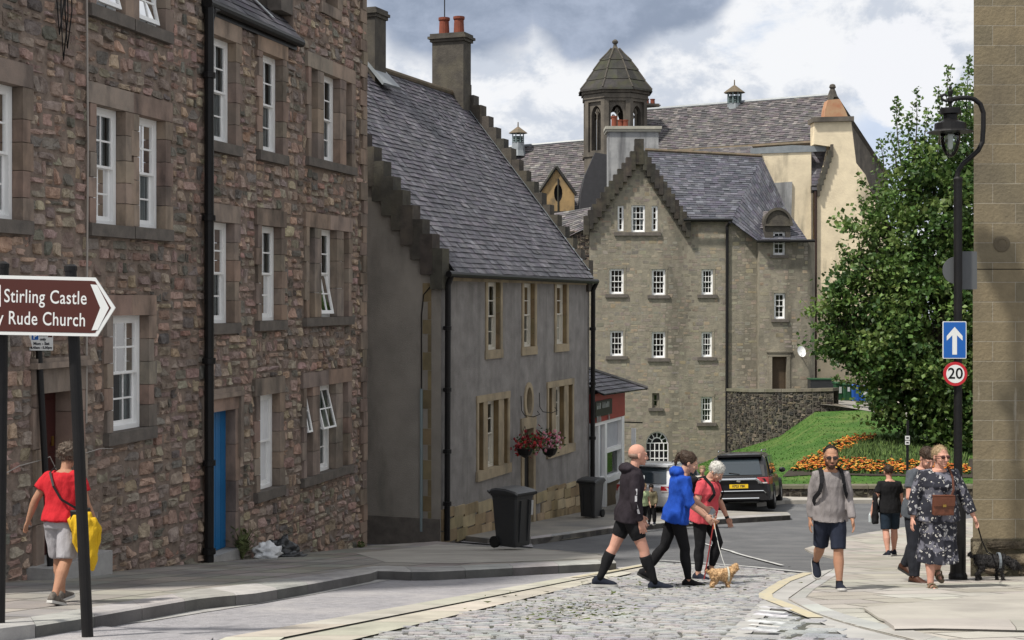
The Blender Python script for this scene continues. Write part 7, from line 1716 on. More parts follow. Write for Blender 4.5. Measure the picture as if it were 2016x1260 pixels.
    def hand(s, mb, sd, curl=35, palm_in=1.0, spread=6):
        sh, e, w_, d = s.arm[sd]; h = s.H
        side = (s.rt * -sd); side = (side - d * side.dot(d)).normalized()      # palm normal points to the body
        fwd = d.cross(side) * sd; fwd = fwd if fwd.y > 0 or abs(fwd.y) < .2 else -fwd
        c = w_ + d * .026 * h
        secs = []
        for t, a, b in ((-.01, .014, .012), (.01, .018, .011), (.035, .024, .0105), (.052, .024, .009)): secs.append((w_ + d * t * h, a * h, b * h, fwd, side))
        loft(mb, secs, 12)
        for i, (o, L_) in enumerate(((.0185, .040), (.0065, .045), (-.0055, .042), (-.017, .034))):
            p = w_ + d * .050 * h + fwd * o * h; pts = [p - d * .01 * h]; a = R(8); dd = d
            for k in range(3):
                cu = R(curl * (.6 + .35 * k)) ; q = (d * math.cos(a) + side * math.sin(a)).normalized(); p = p + q * L_ * h * (.45, .32, .25)[k] + fwd * (o * .12) * h; pts.append(p); a += cu * .75
            mb.tube(pts, [.0056 * h, .0054 * h, .005 * h, .0042 * h], 8)
        p = w_ + d * .012 * h + fwd * .012 * h; q1 = p + (d * .6 + fwd * .75 + side * .25).normalized() * .024 * h; q2 = q1 + (d * .9 + fwd * .25 + side * .35).normalized() * .022 * h
        mb.tube([p, q1, q2], [.008 * h, .0065 * h, .005 * h], 8)
    def head_(s, mb):
        h = s.H; n = 14
        mb.tube([s.nb - s.up * .02 * h, s.neck + s.up * .02 * h, s.hp(0, -.012, -.03)], [.036 * h, .031 * h, .031 * h], 14)
        Mq = s.hq
        h *= HK; mb.ell(s.hp(0, -.008, .018), (.0435 * h, .055 * h, .050 * h), Mq, 18, 12)       # skull
        secs = [(s.hp(0, .012, .02), .038 * h, .042 * h, Mq @ Vector((1, 0, 0)), Mq @ Vector((0, 1, 0))), (s.hp(0, .014, -.012), .037 * h, .038 * h, Mq @ Vector((1, 0, 0)), Mq @ Vector((0, 1, 0))), (s.hp(0, .016, -.038), .030 * h, .034 * h, Mq @ Vector((1, 0, 0)), Mq @ Vector((0, 1, 0))), (s.hp(0, .024, -.058), .016 * h, .020 * h, Mq @ Vector((1, 0, 0)), Mq @ Vector((0, 1, 0)))]
        loft(mb, secs, 16)
        mb.tube([s.hp(0, .052, .008), s.hp(0, .062, -.012), s.hp(0, .066, -.018), s.hp(0, .052, -.024)], [.005 * h, .007 * h, .009 * h, .007 * h], 8)     # nose
        for x in (-1, 1):
            mb.ell(s.hp(x * .044, -.006, -.004), (.006 * h, .011 * h, .018 * h), Mq, 8, 6)
            mb.ell(s.hp(x * .018, .046, .012), (.015 * h, .007 * h, .005 * h), Mq, 8, 6)    # brow
            mb.ell(s.hp(x * .024, .040, -.018), (.012 * h, .010 * h, .012 * h), Mq, 8, 6)   # cheek
        mb.ell(s.hp(0, .048, -.040), (.014 * h, .006 * h, .007 * h), Mq, 8, 6)
        mb.ell(s.hp(0, .044, -.055), (.012 * h, .008 * h, .008 * h), Mq, 8, 6)
    def face(s, body, Mx, glasses=None):
        h = s.H * HK
        if not glasses:
            w_, d_, b_ = MB(), MB(), MB()
            for x in (-1, 1):
                w_.ell(s.hp(x * .018, .0455, .001), (.0075 * h, .004 * h, .004 * h), s.hq, 10, 6); d_.ell(s.hp(x * .018, .049, .001), (.0034 * h, .0015 * h, .0036 * h), s.hq, 8, 6)
            putmb(w_, 'eye', M['eye_w'], body, Mx); putmb(d_, 'iris', M['eye_d'], body, Mx)
        else:
            g = MB()
            for x in (-1, 1): g.ell(s.hp(x * .0195, .056, .002), (.0165 * h, .004 * h, .012 * h), s.hq, 14, 8); g.tube([s.hp(x * .035, .053, .006), s.hp(x * .043, .03, .006), s.hp(x * .047, -.01, .004)], .0022 * h, 6)
            g.tube([s.hp(-.006, .058, .004), s.hp(.006, .058, .004)], .002 * h, 6); putmb(g, 'sunglasses', glasses, body, Mx)
        m_ = MB(); m_.ell(s.hp(0, .0535, -.040), (.012 * h, .002 * h, .0028 * h), s.hq, 10, 6); putmb(m_, 'mouth', M['lip'], body, Mx)
    def shoe(s, sd, Mx, parent, mat, sole, L_=.155, low=False, socks=None):
        hip, kn, an, f, up = s.leg[sd]; h = s.H; rt = f.cross(up)
        b = an - up * .045 * h - f * .038 * h; mb = MB(); vs = []; fs = []; n = 9
        prof = [(-.008, .017, .040), (.015, .024, .060), (.05, .025, .060), (.078, .026, .046), (.108, .030, .036), (.138, .028, .029), (.158, .019, .021), (.167, .007, .012)]
        for y, wv, z in prof:
            for j in range(n):
                t = math.pi * j / (n - 1); vs.append(b + f * y * h + rt * math.cos(t) * wv * h + up * (.010 + math.sin(t) ** .7 * (z * 1.18 - .010)) * h)
        for i in range(len(prof) - 1):
            for j in range(n - 1): fs.append((i * n + j, i * n + j + 1, (i + 1) * n + j + 1, (i + 1) * n + j))
            fs.append((i * n, (i + 1) * n, (i + 1) * n + n - 1, i * n + n - 1))
        fs.append(tuple(range(n))); fs.append(tuple((len(prof) - 1) * n + j for j in range(n))); mb.mesh(vs, fs)
        o = putmb(mb, 'shoe', mat, parent, Mx)
        mb = MB(); vs = []; k = len(prof)
        for z in (0.0, .016):
            for y, wv, _ in prof: vs.append(b + f * (y * 1.01) * h + rt * (wv + .002) * h + up * z * h)
            for y, wv, _ in reversed(prof): vs.append(b + f * (y * 1.01) * h - rt * (wv + .002) * h + up * z * h)
        m_ = 2 * k; mb.mesh(vs, [tuple(range(m_)), tuple(range(2 * m_ - 1, m_ - 1, -1))] + [(i, (i + 1) % m_, (i + 1) % m_ + m_, i + m_) for i in range(m_)]); putmb(mb, 'sole', sole, o, Mx, False)
        return o
def place(px, py, dz, yaw): g_ = ground(px, py, dz); q = Vector((g_.x, g_.y, gz(g_.x, g_.y) + dz)); return q, Matrix.Translation(q) @ Matrix.Rotation(R(yaw), 4, 'Z')
def body_of(fig, t, Mx, sk, vox=.0065, hands=((35, 6), (35, 6)), feet=False):
    mb = MB(); fig.torso(mb, hem=-.045, top=.315, k=.93); fig.head_(mb); fig.legs_(mb, end=2.0); fig.arms_(mb, end=2.0)
    for sd, (cu, spd) in zip((1, -1), hands): fig.hand(mb, sd, cu)
    for sd in (1, -1): hip, kn, an, f, up = fig.leg[sd]; mb.tube([an + up * .01 * fig.H, an - up * .022 * fig.H, an - up * .03 * fig.H + f * .05 * fig.H, an - up * .034 * fig.H + f * .09 * fig.H], [.021 * fig.H, .021 * fig.H, .017 * fig.H, .010 * fig.H], 10)
    return put(fuse(mb, vox, 3), 'body', sk, t, Mx)
def top_of(fig, t, Mx, mat, name='shirt', grow=.016, hem=-.045, sleeve=.55, loose=.008, vox=.011, fold=.008, seed=1.0, flare=.01, belly=0.0, bust=0.0, extra=None, top=.305):
    mb = MB(); fig.torso(mb, grow, hem, top, 1.0, flare, belly, bust); fig.arms_(mb, grow * .55, sleeve, loose)
    if extra: extra(mb)
    return put(fuse(mb, vox, 3, fold, 11, seed, (1, 1, .5)), name, mat, t, Mx)
def legs_of(fig, t, Mx, mat, name='shorts', grow=.014, end=.8, loose=.02, vox=.011, fold=.006, seed=2.0, waist=.0):
    mb = MB(); fig.torso(mb, grow * .5, -.045, waist, 1.0); fig.legs_(mb, grow, end, -.1, loose)
    return put(fuse(mb, vox, 3, fold, 10, seed, (1, 1, .5)), name, mat, t, Mx)
def hair_of(fig, body, Mx, mat, c=(0, -.014, .026), r_=(.0475, .056, .050), amp=.004, sc=30, seed=0.0, extra=None, name='hair', vox=.007, disp=None):
    mb = MB(); mb.ell(fig.hp(*c), tuple(v * fig.H * HK for v in r_), fig.hq, 20, 14)
    if extra: extra(mb)
    o = put(fuse(mb, vox, 2, amp if disp is None else disp, sc, seed), name, mat, body, Mx)
    if amp > .002: fuzz(o, 900, .03 if amp < .01 else .045, .0035, 'hair_strands', mat, body, -.3, .14)
    return o
def strap(fig, pts, wd, mat, name, parent, Mx):
    mb = MB(); pts = [Vector(p) for p in pts]
    for i in range(len(pts) - 1):
        t = (pts[i + 1] - pts[i]).normalized(); out = (pts[i] - fig.hip - fig.up * .18 * fig.H); out = (out - t * out.dot(t)).normalized(); sd = t.cross(out).normalized() * wd / 2; th = out * .004
        a, b = pts[i], pts[i + 1]; mb.hexa([a - sd - th, a + sd - th, a + sd + th, a - sd + th, b - sd - th, b + sd - th, b + sd + th, b - sd + th])
    return putmb(mb, name, mat, parent, Mx, False)
def hairmat(name, c): return mk(name, c, tuple(v * .6 for v in c), 30, .55, .8, 55, .3, bdist=.01)
HAIR = {'brown': hairmat('brown_hair', (.055, .034, .022)), 'dark': hairmat('dark_hair', (.022, .016, .013)), 'white': hairmat('white_hair', (.62, .60, .56)), 'blond': hairmat('fair_hair', (.36, .26, .15)), 'beard': hairmat('red_brown_beard', (.060, .026, .014)), 'grey': hairmat('cropped_grey_hair', (.27, .18, .14))}
pale_sole = simple('pale_sole', (.45, .44, .42), .7); dark_sole = simple('dark_sole', (.02, .02, .02), .7)
blackcloth = cloth('black_cloth', (.014, .014, .016)); navy = cloth('navy_cloth', (.022, .027, .045)); 
trainer = cloth('dark_trainer', (.018, .022, .035), bump=.3, bs=40)

# 1. bald man striding to the right in a dark hoodie
q, Mx = place(1238, 1160, .0, -84)
t1 = thing('person', 'bald man in dark hoodie, black shorts and long black socks striding behind the blue jacket', 'person', tuple(q))
f = Fig(1.79, ((22, 4, 3, 2), (-22, 3, 3, -2)), ((-4, 12, 22, -6), (8, 10, 16, 2)), lean=5, head=(3, 10), bulk=1.0)
b = body_of(f, t1, Mx, SKIN['pink']); f.face(b, Mx)
hood = cloth('charcoal_hoodie_cloth', (.030, .024, .030), .6)
def hd(mb): 
    mb.ell(f.nb + f.up * .012 * f.H - f.fw * .045 * f.H, (.078 * f.H, .055 * f.H, .036 * f.H), None, 16, 10); mb.tube([f.nb + f.rt * .05 * f.H - f.fw * .02 * f.H + f.up * .02 * f.H, f.nb + f.rt * .035 * f.H + f.fw * .03 * f.H, f.nb + f.fw * .045 * f.H - f.up * .02 * f.H, f.nb - f.rt * .035 * f.H + f.fw * .03 * f.H, f.nb - f.rt * .05 * f.H - f.fw * .02 * f.H + f.up * .02 * f.H], .02 * f.H, 10)
hs = top_of(f, t1, Mx, hood, 'hoodie', .024, -.06, 1.92, .004, fold=.011, seed=3, flare=.012, extra=hd)
sh, e, w_, d_ = f.arm[1]; mb = MB()
for a_, b_ in ((.45, .68), (.72, .95), (1.0, 1.25), (1.3, 1.55)):
    P = lambda t: sh.lerp(e, t) if t <= 1 else e.lerp(w_, t - 1)
    rr_ = .062 if a_ < 1 else .052; pa, pb_ = P(a_) + Vector((rr_, .006, 0)), P(b_) + Vector((rr_, .006, 0)); mb.hexa([pa + Vector((-.02, -.014, 0)), pa + Vector((-.02, .014, 0)), pa + Vector((.004, .013, 0)), pa + Vector((.004, -.013, 0)), pb_ + Vector((-.02, -.014, 0)), pb_ + Vector((-.02, .014, 0)), pb_ + Vector((.004, .013, 0)), pb_ + Vector((.004, -.013, 0))])
putmb(mb, 'sleeve_stripe', mk('pale_print', (.5, .5, .52), (.25, .24, .26), 40, .8, 0), hs, Mx, False)
mb = MB(); c_ = f.hip + f.up * .2 * f.H + f.fw * .068 * f.H; loft(mb, [(c_ - f.up * .06 * f.H, .02 * f.H, .018 * f.H, f.rt, f.fw), (c_ + f.up * .07 * f.H, .024 * f.H, .016 * f.H, f.rt, f.fw)], 10); putmb(mb, 'undershirt', M['sign_white'], t1, Mx)
legs_of(f, t1, Mx, blackcloth, 'shorts', .013, .66, .012, seed=4)
for sd in (1, -1):
    mb = MB(); hip, kn, an, ff, up = f.leg[sd]; mb.tube([kn.lerp(an, t) - ff * (.011 if .1 < t < .6 else 0) for t in (.16, .22, .4, .6, .85, 1.0)], [.0395 * f.H, .039 * f.H, .0395 * f.H, .0325 * f.H, .0245 * f.H, .025 * f.H], 14); putmb(mb, 'sock', blackcloth, t1, Mx)
hair_of(f, b, Mx, HAIR['grey'], (0, -.021, .0), (.0438, .0425, .026), .0005)
for sd in (1, -1): f.shoe(sd, Mx, t1, trainer, pale_sole)

# 2. woman in a blue jacket
q, Mx = place(1330, 1154, .0, -86)
t2 = thing('person', 'woman in bright blue jacket and black leggings leaning forward with the dog lead', 'person', tuple(q))
f = Fig(1.69, ((14, 8, 3, 0), (-17, 20, 3, -28)), ((14, 10, 36, 2), (30, 6, 25, -4)), lean=9, head=(18, -8), bulk=.97)
f2 = f; Mx2 = Mx
b = body_of(f, t2, Mx, SKIN['fair'], hands=((25, 6), (60, 6))); f.face(b, Mx)
bluec = cloth('royal_blue_jacket_cloth', (.018, .075, .42), .7)
def hd(mb): mb.ell(f.nb + f.up * .018 * f.H - f.fw * .04 * f.H, (.075 * f.H, .06 * f.H, .042 * f.H), None, 16, 10)
top_of(f, t2, Mx, bluec, 'jacket', .03, -.06, 1.12, .008, fold=.014, seed=5, flare=.02, extra=hd)
legs_of(f, t2, Mx, blackcloth, 'leggings', .006, 1.93, .0, fold=.003)
def bun(mb): mb.ell(f.hp(0, -.055, .045), (.028 * f.H, .03 * f.H, .03 * f.H), None, 12, 8); mb.tube([f.hp(0, -.06, .05), f.hp(0, -.085, .03), f.hp(0, -.09, -.02), f.hp(0, -.08, -.06)], [.018 * f.H, .018 * f.H, .014 * f.H, .004 * f.H], 8)
hair_of(f, b, Mx, HAIR['brown'], (0, -.016, .024), (.050, .058, .052), .006, 28, extra=bun)
for sd in (1, -1): f.shoe(sd, Mx, t2, blackcloth, dark_sole)

# 3. white-haired woman in a coral T-shirt with a stick
q, Mx = place(1384, 1141, .0, -128)
t3 = thing('person', 'white-haired woman in coral red T-shirt looking down at her walking stick', 'person', tuple(q))
f = Fig(1.63, ((2, 6, 3, 0), (26, 44, 3, -12)), ((-8, 14, 52, -22), (10, 16, 12, 10)), lean=10, head=(38, 4), bulk=1.1)
f3 = f; Mx3 = Mx
b = body_of(f, t3, Mx, SKIN['fair'], hands=((70, 4), (25, 6))); f.face(b, Mx)
coral = cloth('coral_red_cotton', (.60, .085, .105), .75)
top_of(f, t3, Mx, coral, 'shirt', .024, -.085, .52, .02, fold=.012, seed=6, flare=.02, belly=.02, bust=.02)
legs_of(f, t3, Mx, blackcloth, 'leggings', .008, 1.85, .0, fold=.003)
hair_of(f, b, Mx, HAIR['white'], (0, -.012, .022), (.052, .060, .054), .008, 26)
for sd in (1, -1): f.shoe(sd, Mx, t3, trainer, pale_sole)
mb = MB(); sh, e, w_, d_ = f.arm[-1]; mb.tube([w_ - d_ * .02, w_ + d_ * .012], .0285, 12); putmb(mb, 'watch_strap', M['black'], t3, Mx)
bp_ = thing('rucksack', 'black rucksack on the back of the white-haired woman', 'rucksack', tuple(Mx @ (f.hip + f.up * .2 * f.H - f.fw * .15 * f.H)))
mb = MB(); c_ = f.hip + f.up * .17 * f.H - f.fw * .155 * f.H; loft(mb, [(c_ + f.up * z * f.H, rx * f.H, ry * f.H, f.rt, f.fw) for z, rx, ry in ((-.11, .06, .04), (-.09, .085, .065), (.0, .09, .07), (.09, .08, .055), (.12, .05, .035))], 16)
put(fuse(mb, .014, 4, .008, 10, 1), 'bag', blackcloth, bp_, Mx)
for sd in (1, -1):
    strap(f, [f.nb + f.rt * sd * .06 * f.H - f.fw * .075 * f.H + f.up * .0 * f.H, f.nb + f.rt * sd * .066 * f.H + f.up * .030 * f.H - f.fw * .01 * f.H, f.nb + f.rt * sd * .068 * f.H + f.fw * .075 * f.H - f.up * .02 * f.H, f.nb + f.rt * sd * .072 * f.H + f.fw * .115 * f.H - f.up * .08 * f.H, f.nb + f.rt * sd * .095 * f.H + f.fw * .085 * f.H - f.up * .15 * f.H], .04, blackcloth, 'strap', bp_, Mx)
hand_w = Mx @ (f.arm[1][2] + f.arm[1][3] * .05 * f.H); gq = ground(1386, 1143)
sk_ = thing('walking_stick', 'thin red walking stick held upright by the white-haired woman', 'walking stick', tuple(gq))
mb = MB(); gq.z = gz(gq.x, gq.y); mb.tube([gq, hand_w + Vector((0, 0, .03))], .009, 8); mb.build('shaft', simple('red_stick', (.25, .03, .03), .4), sk_)
mb = MB(); mb.tube([hand_w + Vector((0, 0, -.10)), hand_w + Vector((0, 0, .05))], .015, 8); mb.build('grip', simple('orange_grip', (.45, .16, .03), .6), sk_)

# 4. bearded man in a grey shirt walking towards us
q, Mx = place(1634, 1161, RPh, 178)
t4 = thing('person', 'bearded man in sunglasses, grey long-sleeved shirt and navy shorts walking forward', 'person', tuple(q))
f = Fig(1.69, ((-16, 38, 1, -38), (13, 4, 0, 14)), ((-10, 9, 14, 4), (10, 9, 16, 4)), lean=3, head=(2, -3), bulk=1.0)
b = body_of(f, t4, Mx, SKIN['tan']); f.face(b, Mx, M['lens'])
greyc = cloth('taupe_grey_cloth', (.235, .215, .215), .8)
top_of(f, t4, Mx, greyc, 'shirt', .020, -.07, 1.93, .001, fold=.013, seed=7, flare=.016, belly=.006)
legs_of(f, t4, Mx, navy, 'shorts', .018, .98, .016, seed=8)
hair_of(f, b, Mx, HAIR['dark'], (0, -.017, .032), (.0445, .050, .042), .003)
def bd_(mb): mb.ell(f.hp(0, .030, -.052), (.026 * f.H, .026 * f.H, .026 * f.H), f.hq, 14, 10); [mb.ell(f.hp(x * .030, .014, -.034), (.012 * f.H, .022 * f.H, .026 * f.H), f.hq, 10, 8) for x in (-1, 1)]; mb.ell(f.hp(0, .053, -.031), (.018 * f.H, .005 * f.H, .005 * f.H), f.hq, 10, 6)
mb = MB(); bd_(mb); put(fuse(mb, .006, 2, .004, 40, 2), 'beard', HAIR['beard'], b, Mx)
for sd in (1, -1): f.shoe(sd, Mx, t4, trainer, pale_sole)
for sd in (1, -1): mb = MB(); hip, kn, an, ff, up = f.leg[sd]; mb.tube([kn.lerp(an, .88), kn.lerp(an, 1.02)], [.0245 * f.H, .025 * f.H], 12); putmb(mb, 'sock', blackcloth, t4, Mx)
bp_ = thing('rucksack', 'dark rucksack with shoulder straps on the bearded man', 'rucksack', tuple(Mx @ (f.hip + f.up * .2 * f.H - f.fw * .15 * f.H)))
mb = MB(); c_ = f.hip + f.up * .16 * f.H - f.fw * .14 * f.H; loft(mb, [(c_ + f.up * z * f.H, rx * f.H, ry * f.H, f.rt, f.fw) for z, rx, ry in ((-.11, .06, .035), (-.09, .08, .055), (.0, .082, .06), (.09, .075, .05), (.12, .05, .03))], 16)
put(fuse(mb, .014, 4, .006, 10, 1), 'bag', blackcloth, bp_, Mx)
for sd in (1, -1):
    strap(f, [f.nb + f.rt * sd * .062 * f.H - f.fw * .07 * f.H, f.nb + f.rt * sd * .07 * f.H + f.up * .022 * f.H, f.nb + f.rt * sd * .072 * f.H + f.fw * .068 * f.H - f.up * .02 * f.H, f.nb + f.rt * sd * .076 * f.H + f.fw * .098 * f.H - f.up * .07 * f.H, f.nb + f.rt * sd * .088 * f.H + f.fw * .088 * f.H - f.up * .13 * f.H, f.nb + f.rt * sd * .115 * f.H + f.fw * .045 * f.H - f.up * .18 * f.H, f.nb + f.rt * sd * .118 * f.H + f.fw * .0 * f.H - f.up * .24 * f.H], .05, blackcloth, 'strap', bp_, Mx)

# 5. woman in a patterned dress
q, Mx = place(1846, 1157, RPh, 184)
t5 = thing('person', 'woman in sunglasses wearing a black and white floral dress and sandals', 'person', tuple(q))
f = Fig(1.71, ((10, 6, 4, 0), (-13, 26, 4, -26)), ((-6, 18, 16, 10), (4, 26, 12, 20)), lean=3, head=(0, 14), bulk=1.22, shoulder=1.06)
f5 = f; Mx5 = Mx
b = body_of(f, t5, Mx, SKIN['pink']); f.face(b, Mx, simple('brown_lens', (.05, .012, .008), .1, .6))
m, tt_, n, l, p = new_mat('floral_dress_cloth'); tcn = n.new('ShaderNodeTexCoord')
def vor(sc, off):
    mp = n.new('ShaderNodeMapping'); mp.inputs['Location'].default_value = off; l.new(tcn.outputs['Object'], mp.inputs[0]); nzx = n.new('ShaderNodeTexNoise'); nzx.inputs['Scale'].default_value = 14; l.new(mp.outputs[0], nzx.inputs[0]); va = n.new('ShaderNodeVectorMath'); va.operation = 'MULTIPLY_ADD'; l.new(nzx.outputs[1], va.inputs[0]); va.inputs[1].default_value = (.09, .09, .09); l.new(mp.outputs[0], va.inputs[2])
    v = n.new('ShaderNodeTexVoronoi'); v.inputs['Scale'].default_value = sc; l.new(va.outputs[0], v.inputs[0]); return v
def rmp(s, a, b_): x = n.new('ShaderNodeMapRange'); x.inputs[1].default_value = a; x.inputs[2].default_value = b_; l.new(s, x.inputs[0]); return x.outputs[0]
def mxx(fc, a, b_):
    x = n.new('ShaderNodeMix'); x.data_type = 'RGBA'; l.new(fc, x.inputs[0])
    for i, v in ((6, a), (7, b_)): l.new(v, x.inputs[i]) if not isinstance(v, tuple) else setattr(x.inputs[i], 'default_value', (*v, 1))
    return x.outputs[2]
v1, v2, v3 = vor(14, (0, 0, 0)), vor(20, (3, 1, 2)), vor(9, (7, 2, 5))
c_ = mxx(rmp(v3.outputs[0], .60, .70), (.012, .013, .022), (.12, .12, .15)); c_ = mxx(rmp(v1.outputs[0], .27, .21), c_, (.36, .355, .36)); c_ = mxx(rmp(v1.outputs[0], .14, .10), c_, (.03, .03, .04)); c_ = mxx(rmp(v2.outputs[0], .22, .16), c_, (.50, .48, .44)); c_ = mxx(rmp(v2.outputs[0], .09, .06), c_, (.02, .02, .03))
l.new(c_, p.inputs['Base Color']); p.inputs['Roughness'].default_value = .9; M['floral'] = m
nzx = n.new('ShaderNodeTexNoise'); nzx.inputs['Scale'].default_value = 9; bpp = n.new('ShaderNodeBump'); bpp.inputs['Strength'].default_value = .5; bpp.inputs['Distance'].default_value = .03; l.new(tcn.outputs['Object'], nzx.inputs[0]); l.new(nzx.outputs[0], bpp.inputs['Height']); l.new(bpp.outputs[0], p.inputs['Normal'])
mb = MB(); f.torso(mb, .022, -.045, .308, 1.0, .03, .02, .025); f.arms_(mb, .024, 1.86, .006)
secs = []
for z, rx, ry, oy in ((.08, .112, .09, .005), (.0, .128, .105, .0), (-.08, .130, .110, .0), (-.18, .128, .112, -.004), (-.28, .140, .130, -.01), (-.335, .147, .140, -.012)): secs.append((f.hip + Vector((0, oy * f.H, z * f.H)), rx * f.H, ry * f.H, f.rt, f.fw))
loft(mb, secs, 28); dm = fuse(mb, .011, 3)
for v in dm.vertices:                      # hanging folds of the skirt
    k = max(0, min(1, (f.hip.z + .02 - v.co.z) / .5)); a = math.atan2(v.co.y, v.co.x); rr_ = math.hypot(v.co.x, v.co.y)
    if rr_ < .35 and k > 0: g_ = 1 + k * .055 * (math.sin(a * 9 + 1) + .6 * math.sin(a * 17)); v.co.x *= g_; v.co.y *= g_
    v.co += v.normal * .008 * mnoise.noise(v.co * 9)
put(dm, 'dress', M['floral'], t5, Mx)
def tied(mb): mb.ell(f.hp(0, -.062, .01), (.026 * f.H, .03 * f.H, .032 * f.H), None, 12, 8)
hair_of(f, b, Mx, HAIR['blond'], (0, -.014, .024), (.0475, .056, .050), .003, extra=tied)
sand = mk('gold_sandal_leather', (.17, .13, .08), (.12, .09, .06), 8, .6)
for sd in (1, -1):
    hip, kn, an, ff, up = f.leg[sd]; rt_ = ff.cross(up); h = f.H; b0 = an - up * .045 * h; mb = MB()
    loft(mb, [(b0 + ff * y * h + up * .006 * h, w2 * h, .006 * h, rt_, up) for y, w2 in ((-.04, .016), (-.02, .024), (.03, .024), (.07, .029), (.10, .026), (.12, .012))], 12)
    so_ = putmb(mb, 'sandal', sand, t5, Mx); mb = MB()
    for y, zz in ((.07, .030), (.035, .042)): mb.tube([b0 + ff * y * h + rt_ * .027 * h + up * .008 * h, b0 + ff * y * h + rt_ * .018 * h + up * zz * h, b0 + ff * (y - .005) * h + up * (zz + .006) * h, b0 + ff * y * h - rt_ * .018 * h + up * zz * h, b0 + ff * y * h - rt_ * .027 * h + up * .008 * h], .006 * h, 6)
    mb.tube([an + rt_ * .024 * h - up * .01 * h, an + ff * .024 * h - up * .008 * h, an - rt_ * .024 * h - up * .01 * h, an - ff * .026 * h - up * .012 * h, an + rt_ * .024 * h - up * .01 * h], .005 * h, 6); putmb(mb, 'sandal_strap', sand, so_, Mx)
hb_c = f.hip + f.up * .085 * f.H + f.fw * .155 * f.H + f.rt * .02 * f.H
bag = thing('shoulder_bag', 'brown leather shoulder bag hung across the floral dress', 'bag', tuple(Mx @ hb_c)); leather = mk('brown_leather', (.13, .045, .025), (.09, .032, .018), 6, .45, .3, 25, .35)
mb = MB(); sz_ = .145
def hbx(mb, x0, x1, z0, z1, y0, y1): mb.hexa([hb_c + f.rt * x + f.up * z + f.fw * y for z in (z0, z1) for x, y in ((x0, y0), (x1, y0), (x1, y1), (x0, y1))])
hbx(mb, -.125, .125, -.115, .115, -.035, .035); put(fuse(mb, .009, 3, .004, 12, 1), 'bag', leather, bag, Mx)
mb = MB(); hbx(mb, -.128, .128, .0, .12, .036, .046); hbx(mb, -.128, .128, .11, .122, -.03, .046); fl = putmb(mb, 'flap', leather, bag, Mx, False)
mb = MB(); hbx(mb, -.02, .02, -.01, .02, .047, .052); putmb(mb, 'buckle', bpy.data.materials['brass'], fl, Mx, False)
strap(f, [hb_c + f.rt * -.10 + f.up * .11, f.hip + f.up * .19 * f.H + f.fw * .135 * f.H - f.rt * .06 * f.H, f.nb - f.rt * .07 * f.H + f.fw * .085 * f.H - f.up * .03 * f.H, f.nb - f.rt * .072 * f.H + f.up * .024 * f.H, f.nb - f.rt * .07 * f.H - f.fw * .07 * f.H - f.up * .02 * f.H], .026, leather, 'strap', bag, Mx)

# 6. man in a grey T-shirt close behind her
q, Mx = place(1806, 1146, RPh, -150)
t6 = thing('person', 'brown-haired man in grey T-shirt and dark trousers, half hidden behind the floral dress', 'person', tuple(q))
f = Fig(1.76, ((6, 4, 2, 0), (-14, 18, 2, -14)), ((8, 16, 62, -30), (4, 10, 40, 0)), lean=9, head=(28, -14), bulk=1.08)
b = body_of(f, t6, Mx, SKIN['pink']); f.face(b, Mx)
top_of(f, t6, Mx, cloth('slate_grey_cotton', (.085, .095, .11), .8), 'shirt', .024, -.07, .6, .02, fold=.011, seed=9, flare=.01, belly=.02)
legs_of(f, t6, Mx, cloth('charcoal_trousers', (.026, .028, .036)), 'trousers', .014, 1.96, .008, seed=3)
hair_of(f, b, Mx, HAIR['brown'], (0, -.012, .028), (.049, .058, .050), .008, 26)
for sd in (1, -1): f.shoe(sd, Mx, t6, mk('brown_shoe_leather', (.06, .025, .015), None, 6, .5), dark_sole)

# 7. man in black walking away
q, Mx = place(1752, 1095, RPh, 4)
t7 = thing('person', 'man in black T-shirt and navy shorts walking away along the right pavement', 'person', tuple(q))
f = Fig(1.65, ((7, 4, 2, 0), (-8, 12, 2, -10)), ((4, 12, 14, 6), (-4, 20, 14, 14)), lean=3, head=(6, 0), bulk=1.12)
f7 = f
b = body_of(f, t7, Mx, SKIN['pink'], vox=.008)
top_of(f, t7, Mx, blackcloth, 'shirt', .022, -.075, .6, .02, fold=.01, seed=2)
legs_of(f, t7, Mx, cloth('dark_teal_shorts', (.02, .032, .05)), 'shorts', .018, .92, .018, seed=8)
hair_of(f, b, Mx, HAIR['brown'], (0, -.014, .022), (.047, .055, .048), .003)
for sd in (1, -1): f.shoe(sd, Mx, t7, trainer, pale_sole)
wb = Mx @ (f.arm[-1][2] + f.arm[-1][3] * .06 * f.H); bt = thing('water_bottle', 'small clear water bottle in the hand of the man in black', 'bottle', tuple(wb))
mb = MB(); mb.lathe(tuple(wb - Vector((0, 0, .12))), [(.03, 0), (.034, .01), (.034, .13), (.014, .17), (.014, .19)], 12); mb.build('bottle', mk('pale_bottle', (.5, .55, .58), None, 4, .2), bt)
kb = MB(); c_ = f.hip - f.rt * .165 * f.H + f.up * .03 * f.H; loft(kb, [(c_ + Vector((0, 0, z)), rx, ry, f.rt, f.fw) for z, rx, ry in ((-.33, .05, .07), (-.30, .06, .10), (-.05, .05, .10), (.18, .045, .08), (.24, .02, .03))], 12)
jk = thing('jacket', 'black jacket hanging at the side of the man in black', 'jacket', tuple(Mx @ c_)); put(fuse(kb, .014, 3, .012, 9, 4), 'cloth', blackcloth, jk, Mx)

